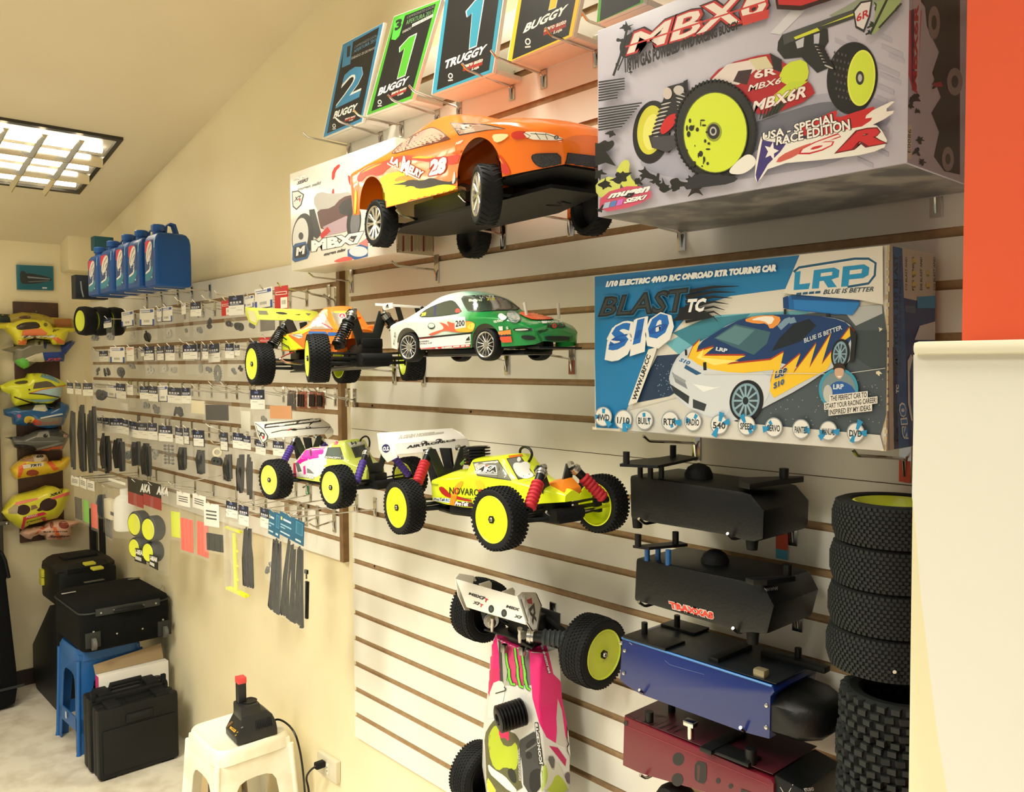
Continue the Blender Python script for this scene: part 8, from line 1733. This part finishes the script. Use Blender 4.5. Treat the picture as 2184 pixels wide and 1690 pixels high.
# ------------------------------------------------------------------ starter boxes on the right
KQ = crop(1300, 920, 3.2118); KR = crop(1290, 1300, 3.165)
def ztop_at(px, o): return at(*px, o).z
def starter(label, pts, o1, o2, m, name='starter_box', bev=.004):
    A_ = [at(x, y, o1) for x, y in pts]; c = sum(A_, Vector())/len(A_)
    t = thing(name, label, 'starter box', (c.x, -(o1+o2)/2, min(p.z for p in A_)), group='starter boxes for model cars')
    return t, MB().prism(A_, [Vector((p.x, -o2, p.z)) for p in A_]).build('housing', m, t, world=True, bevel=bev)
def top_block(t, name, px, z, d, m, h=0.0, ch=.001): v = at_z(px[0], px[1], z); MB().box((v.x, v.y, z+d[2]/2+h), d, ch=ch).build(name, m, t, world=True); return v
def peg_top(t, px, z, h=.022, r=.006, base=0.0, m=None): v = at_z(px[0], px[1], z+base); MB().cyl((v.x, v.y, z+base), (v.x, v.y, z+base+h), r, n=12).build('locating_peg', m or BLACK, t, world=True)
SB = mat((8, 10, 10), .42, bump=(260, .06), spec=.35)
def black_starter(label, pts, K, zk, plate_px, posts, pegs, dome, clamp, peg2, feet, hooks, postcol):
    t, hsg = starter(label, K(*pts), .20, .05, SB, bev=.007)
    z = at(*K(pts[0])[0], .2).z
    v = at_z(*K(dome)[0], z); MB().lathe([(.026, -.004), (.0255, .006), (.020, .017), (.010, .023), (.0001, .025)], (v.x, -.125, z), (0, 0, 1), n=20).build('starter_wheel', BLACKM, t, world=True)
    zp = z+.026
    c = [at_z(*K(q)[0], zp) for q in plate_px]; MB().prism(c, [p+Vector((0, 0, .005)) for p in c]).build('alignment_plate', BLACK, t, world=True)
    for q in posts: v = at_z(*K(q)[0], z); MB().cyl((v.x, v.y, z-.002), (v.x, v.y, zp), .005, n=10).build('spacer', postcol, t, world=True)
    for q in pegs: peg_top(t, K(q)[0], zp, base=.005)
    c = [at_z(*K(q)[0], z+.004) for q in clamp]; MB().prism(c, [p+Vector((0, 0, .009)) for p in c]).build('end_clamp', BLACK, t, world=True, bevel=.001)
    peg_top(t, K(peg2)[0], z, base=.010, h=.02, r=.008)
    for q in feet: v = at(*K(q)[0], .18); MB().cyl((v.x, -.175, v.z+.012), (v.x, -.175, v.z-.010), .011, .009, n=12).build('rubber_foot', BLACKM, t, world=True)
    for b, e, l in hooks: hook_tip(K(e)[0], .214, l)
    return t, hsg, z
t, hsg, z = black_starter('plain black starter box, topmost of four', [(135, 300), (905, 412), (965, 430), (1060, 545), (1052, 745), (985, 762), (920, 752), (800, 716), (330, 638), (140, 600)], KQ, 0,
    [(70, 243), (330, 255), (440, 232), (605, 195), (470, 175), (350, 195), (150, 215)], [(210, 310), (280, 320), (355, 320)], [(115, 225), (435, 175)], (640, 305), [(890, 352), (1330, 340), (1330, 350), (1100, 378), (960, 400), (885, 385)], (1195, 335), [(180, 628), (965, 775)],
    (((560, 690), (200, 600), 'chrome hook under the left of the topmost black starter box'), ((1178, 745), (808, 702), 'chrome hook with orange and blue sticker under the topmost starter box')), BLACK)
v = at(*KQ((1180, 800))[0], .004); tt = thing('price_tag', 'orange and blue sticker tag below the topmost black starter box', 'tag', v); MB().box((v.x, -.004, v.z+.012), (.024, .001, .030)).build('orange_half', mat((226, 90, 56), .5), tt, world=True); MB().box((v.x, -.004, v.z-.012), (.024, .001, .018)).build('blue_half', mat((100, 180, 206), .4), tt, world=True)
t, hsg, z = black_starter('black starter box with red lettering, second from the top', [(178, 868), (1000, 1040), (1060, 1060), (1130, 1200), (1080, 1395), (960, 1385), (900, 1390), (760, 1340), (300, 1200), (165, 1165)], KQ, 0,
    [(160, 800), (270, 815), (430, 800), (535, 790), (480, 770), (330, 785)], [(258, 880), (332, 880), (402, 910)], [(195, 790), (452, 770)], (690, 910), [(930, 1040), (1275, 1020), (1275, 1030), (1080, 1060), (985, 1058)], (1218, 995), [(970, 1420)],
    (((560, 1270), (200, 1170), 'chrome hook under the left of the red-lettered starter box'), ((1218, 1400), (845, 1350), 'chrome hook under the right of the red-lettered starter box')), mat((30, 84, 140), .4))
A = Art(on_wall_plane(.2006), eps=.0001); A.text('TRAXXAS', KQ((405, 1215), (715, 1295), (720, 1240), (402, 1160)), (206, 190, 180), bold=.14, shear=-.15); A.text('TRAXXAS', KQ((408, 1210), (712, 1290), (717, 1245), (405, 1165)), (206, 66, 50), bold=.06, shear=-.15); A.build(t, 'printed_lettering')
A = Art(on_body([hsg]), base=.0006, eps=.0001); A.text('WWW', KQ((1075, 1100), (1160, 1090), (1150, 1065), (1060, 1078)), (150, 160, 170), bold=.05, shear=.2); A.build(t, 'printed_lettering')
# blue box
BM = mat((12, 36, 104), .3, coat=.2); BT = mat((18, 24, 30), .35)
def flat_starter(label, pts, K, m, tm, nose, o1=.20, o2=.05):
    t, hsg = starter(label, K(*pts), o1, o2, m, bev=.002)
    z = at(*K(pts[0])[0], o1).z
    return t, hsg, z
t, hsg, z = flat_starter('long blue starter box, third from the top', [(115, 190), (1135, 520), (1145, 560), (1118, 590), (1112, 878), (930, 830), (240, 575), (150, 520), (100, 480)], KR, BM, BT, None)
xr = at(*KR((1112, 700))[0], .2).x; xl_ = at(*KR((115, 300))[0], .2).x; zb_ = at(*KR((1112, 878))[0], .2).z
MB().box(((xl_+xr)/2+.01, -.125, z+.0006), (xr-xl_-.0, .146, .0012)).build('top_plate', BT, t, world=True, angle=0)
MB().loft([[Vector((xr+d, -.125+u*k, (z+zb_)/2-.012+v*kz)) for u, v in ((-1, -.6), (-.7, -1), (.7, -1), (1, -.6), (1, .6), (.7, 1), (-.7, 1), (-1, .6))] for d, k, kz in ((0, .072, .036), (.04, .068, .034), (.07, .05, .026), (.08, .03, .016))]).build('nose', SB, t, world=True, angle=50)
ey = at(*KR((115, 192))[0], .2); ez = at(*KR((1130, 520))[0], .2); MB().tube([ey, ez], .0022, n=6).build('edge_highlight', mat((40, 110, 180), .3), t, world=True)  # bright highlight along the top edge, put in as a lighter blue strip
for q in ((110, 228), (135, 280), (128, 432), (1092, 650), (1090, 798)): v = at(*KR(q)[0], .2005); MB().lathe([(.004, 0), (.003, .002), (.0001, .0025)], v, (0, -1, 0), n=10).build('screw_head', SILVER, t, world=True)
for nm, q, d in (('alignment_plate', (330, 215), (.10, .06, .005)), ('alignment_plate', (540, 130), (.08, .05, .005)), ('end_clamp', (1280, 370), (.12, .02, .01)), ('cross_bar', (850, 310), (.02, .11, .008))): top_block(t, nm, KR(q)[0], z, d, BLACK, .001)
for q in ((268, 165), (488, 115), (1305, 345)): peg_top(t, KR(q)[0], z, base=.006)
v = top_block(t, 'cam_lock', KR((1055, 455))[0], z, (.022, .018, .014), mat((150, 140, 110), .4, .5), 0, .004)
A = Art(on_wall_plane(.2003), eps=.0001); A.line(KR((405, 345), (440, 375), (560, 410), (670, 440)), .8, (90, 110, 150)); A.line(KR((165, 225), (185, 240)), 1.2, (150, 160, 170)); A.build(t, 'scratches')
hook_tip(KR((232, 545))[0], .214, 'chrome hook under the left of the blue starter box'); hook_tip(KR((915, 800))[0], .214, 'chrome hook under the right of the blue starter box')
# maroon box
RM = mat((104, 22, 36), .36, coat=.1)
t, hsg, z = flat_starter('maroon metal starter box with round cut-outs, lowest of four', [(130, 722), (1120, 1150), (1140, 1180), (1138, 1330), (1000, 1330), (240, 1110), (120, 1055)], KR, RM, None, None)
xr = at(*KR((1130, 1180))[0], .2).x; xl_ = at(*KR((130, 800))[0], .2).x
MB().box(((xl_+xr)/2, -.125, z+.0006), (xr-xl_, .146, .0012)).build('top_plate', mat((62, 18, 26), .4), t, world=True, angle=0)
MB().prism([(xr, -.195, z), (xr+.05, -.19, z-.01), (xr+.06, -.19, z-.09), (xr, -.195, z-.09)], [(xr, -.06, z), (xr+.05, -.06, z-.01), (xr+.06, -.06, z-.09), (xr, -.06, z-.09)]).build('nose', SB, t, world=True, bevel=.004)
A = Art(on_wall_plane(.2003), eps=.0001)
for q, rx, ry in (((496, 1012), 12.4, 14), ((490, 1152), 12.4, 14), ((765, 1158), 5, 6), ((850, 1194), 4.6, 5.6)): A.ell(*KR(q)[0], rx, ry, (16, 14, 15))
A.blob(KR((610, 1020), (680, 1035), (690, 1060), (685, 1185), (620, 1165), (605, 1140)), (14, 12, 13), 1); A.poly(KR((625, 1050), (645, 1055), (640, 1150), (625, 1165)), (70, 30, 36)); A.poly(KR((920, 1210), (1000, 1240), (1000, 1260), (920, 1240)), (24, 22, 24)); A.ell(*KR((142, 768))[0], 4.4, 5.4, (20, 18, 18)); A.line(KR((150, 790), (1120, 1190)), .8, (150, 50, 60)); A.build(t, 'cut_outs')
A = Art(on_plane((0, 0, z+.0014), (0, 0, 1)), eps=.0001)
for i in range(4): A.line(KR((190+i*55, 742+i*22), (240+i*55, 722+i*22)), 1.8, (16, 14, 15)); A.line(KR((330+i*45, 790+i*14), (400+i*45, 758+i*14)), 1.8, (16, 14, 15))
for i in range(3): A.line(KR((290+i*40, 700+i*5), (340+i*40, 720+i*6)), 1.6, (16, 14, 15))
A.build(t, 'vent_slots')
for q, h, r in (((300, 760), .02, .008), ((452, 690), .03, .007), ((985, 1040), .026, .010)): peg_top(t, KR(q)[0], z, h, r, .001)
v = at_z(*KR((578, 880))[0], z); MB().cyl((v.x, v.y, z), (v.x, v.y, z+.026), .006, n=12).box((v.x, v.y, z+.03), (.022, .016, .01), ch=.002).build('toggle', CHROME, t, world=True)
for nm, q, d in (('cross_bar', (800, 910), (.024, .11, .008)), ('alignment_plate', (890, 1000), (.07, .04, .006))): top_block(t, nm, KR(q)[0], z, d, BLACK, .001)
A = Art(on_body([o for o in t.children if o.name.startswith('nose')]), base=.0006, eps=.0001); A.text('KYOSHO', KR((1350, 1232), (1410, 1226), (1405, 1200), (1340, 1212)), (206, 206, 200), bold=.05); A.line(KR((1185, 1200), (1215, 1250)), 1, (200, 200, 196)); A.line(KR((1270, 1185), (1240, 1240)), 1, (200, 200, 196)); A.build(t, 'printed_lettering')
hook_tip(KR((238, 1120))[0], .214, 'chrome hook under the left of the maroon starter box')
p = at(*KR((330, 1225))[0], .2); t = thing('loose_tyre', 'knobbly black tyre just entering the bottom edge below the maroon box', 'tyre', p)
w_ = MB().lathe([(.03, -.02), (.05, -.022), (.056, -.012), (.057, 0), (.056, .012), (.05, .022), (.03, .02)], (p.x+.02, -.15, p.z-.055), (.3, 1, 0), n=30); w_.build('tyre', RUBBER, t, world=True)

# ------------------------------------------------------------------ stacks of loose tyres beside the cabinet
def loose_tyre(i, lb, x, o, z0, z1, R, kind, rim=None):
    t = thing('loose_tyre', lb, 'tyre', (x, -o, z0), group='stacked loose tyres beside the cream cabinet'); h = z1-z0; zc = (z0+z1)/2
    pr = [(R*.66, -h*.42), (R*.72, -h*.49), (R*.88, -h*.5), (R*.96, -h*.38), (R, -h*.15), (R, h*.15), (R*.96, h*.38), (R*.88, h*.5), (R*.72, h*.49), (R*.66, h*.42)]
    b = MB().lathe(pr, (x, -o, zc), (0, 0, 1), n=48); b.build('tyre', mat((22, 25, 25), .8, spec=.3), t, world=True)
    tr = MB()
    if kind == 'pin':
        for j in range(11):
            zz = -h*.42+h*.84*j/10; q = R*(1.0 if abs(zz) < h*.2 else .995-.05*((abs(zz)-h*.2)/(h*.22)))
            for k in range(64):
                a = 2*PI*(k+(j % 2)*.5)/64
                tr.box((x+q*math.cos(a), -o+q*math.sin(a), zc+zz), (.0036, .0050, .0044), M=Matrix.Rotation(a, 3, 'Z'))
    else:
        for j in range(5):
            zz = -h*.40+h*.80*j/4; q = R*(1.0 if abs(zz) < h*.25 else .975)
            for k in range(26):
                a = 2*PI*(k+(j % 2)*.5)/26
                tr.box((x+q*math.cos(a), -o+q*math.sin(a), zc+zz), (.012, .012, h*.13), M=Matrix.Rotation(a+(.2 if j % 2 else -.2), 3, 'Z'))
    tr.build('tread', mat((36, 40, 39), .7, spec=.4), t, world=True, kind='stuff', fixn=False, angle=0)
    if rim: MB().lathe([(R*.70, h*.44), (R*.64, h*.46), (R*.58, h*.30), (R*.55, -h*.2)], (x, -o, zc), (0, 0, 1), n=36).build('rim', mat(rim, .4), t, world=True)
    return t
o = .12; R = .088
def xfor(pxl, y, R):
    lo, hi = -.75, -.3
    for _ in range(30):
        m_ = (lo+hi)/2; P = Vector((m_, -o, at(1900, y, o).z)); z_ = (P-EYE).dot(FW)
        if to_px(P)[0]-R*FPX/z_ < pxl: lo = m_
        else: hi = m_
    return (lo+hi)/2
ys = [1052, 1139, 1227, 1316, 1402]
for i in range(4):
    za, zb = at(1840, ys[i]+6, o).z, at(1840, ys[i+1]+6, o).z
    loose_tyre(i, 'fine-pinned black tyre, %s of the upper stack' % ['topmost, with a yellow rim inside,', 'second from the top', 'third from the top', 'bottom one'][i], xfor((1785, 1780, 1776, 1772)[i], ys[i]+40, R), o, zb+.0005, za, R, 'pin', (206, 220, 60) if i == 0 else None)
ys = [1452, 1536, 1620, 1706]; R = .080
for i in range(3):
    za, zb = at(1850, ys[i], o).z, at(1850, ys[i+1], o).z
    loose_tyre(i, 'chunky knobbed black tyre, %s of the lower stack' % ['topmost', 'middle one', 'bottom one'][i], xfor((1806, 1799, 1800)[i], ys[i]+40, R), o, zb+.0005, za, R, 'block')
hook_tip((1776, 1398), .13, 'chrome hook under the left of the upper tyre stack'); hook_tip((1908, 1434), .21, 'chrome hook under the right of the upper tyre stack')

# ------------------------------------------------------------------ cream cabinet and orange wall at the right
X0 = at(2052, 700, .55).x
slab('wall_right', (X0, -.55, 0), (1.4, -.50, 3.7), mat((206, 78, 40), .75))
o = .66; xc = at(1941, 1300, o).x; zt_ = at(1948, 745, o).z
t = thing('cabinet', 'tall cream cabinet with a flat lid at the right edge', 'cabinet', (.15, -.61, 0))
MB().box(((xc+.7)/2, -(o+.56)/2, zt_/2), (.7-xc, o-.56, zt_), ch=.003).build('carcass', mat((216, 208, 172), .5), t, world=True)
za, zb = at(1946, 729, .70).z, at(1948, 757, .70).z; xa = at(1945, 740, .70).x
MB().box(((xa+.72)/2, -.63, (za+zb)/2), (.72-xa, .14, za-zb), ch=.004).build('lid', mat((214, 207, 184), .45), t, world=True)
# front sheet whose lower left edge curls away
ed = [(1948, 757), (1948, 900), (1945, 1060), (1950, 1098), (1956, 1163), (1963, 1265), (1973, 1347), (1985, 1449), (2001, 1572), (2022, 1690), (2050, 1830)]
rings = []
for x, y in ed:
    p = at(x, y, .692); cu = max(0, (1700-p.z*1000)/1000)
    row = []
    for k in range(15):
        u = k/14; X_ = p.x+(.72-p.x)*u; d = max(0.0, (za-p.z)-.25)
        bul = .020*d*math.exp(-((u-.16)/.10)**2) - .016*d*math.exp(-((u-.36)/.10)**2)
        row.append(Vector((X_, -.692-bul-.012*d*math.exp(-(u/.05)**2), p.z)))
    rings.append(row)
b = MB().loft(rings, cap=False, close=False); n_ = len(rings)
for i in range(n_-1): b.face([rings[i][0], rings[i+1][0], rings[i+1][0]+Vector((.004, .030, 0)), rings[i][0]+Vector((.004, .030, 0))])
b.build('front_sheet', mat((212, 208, 195), .55), t, world=True, angle=60)
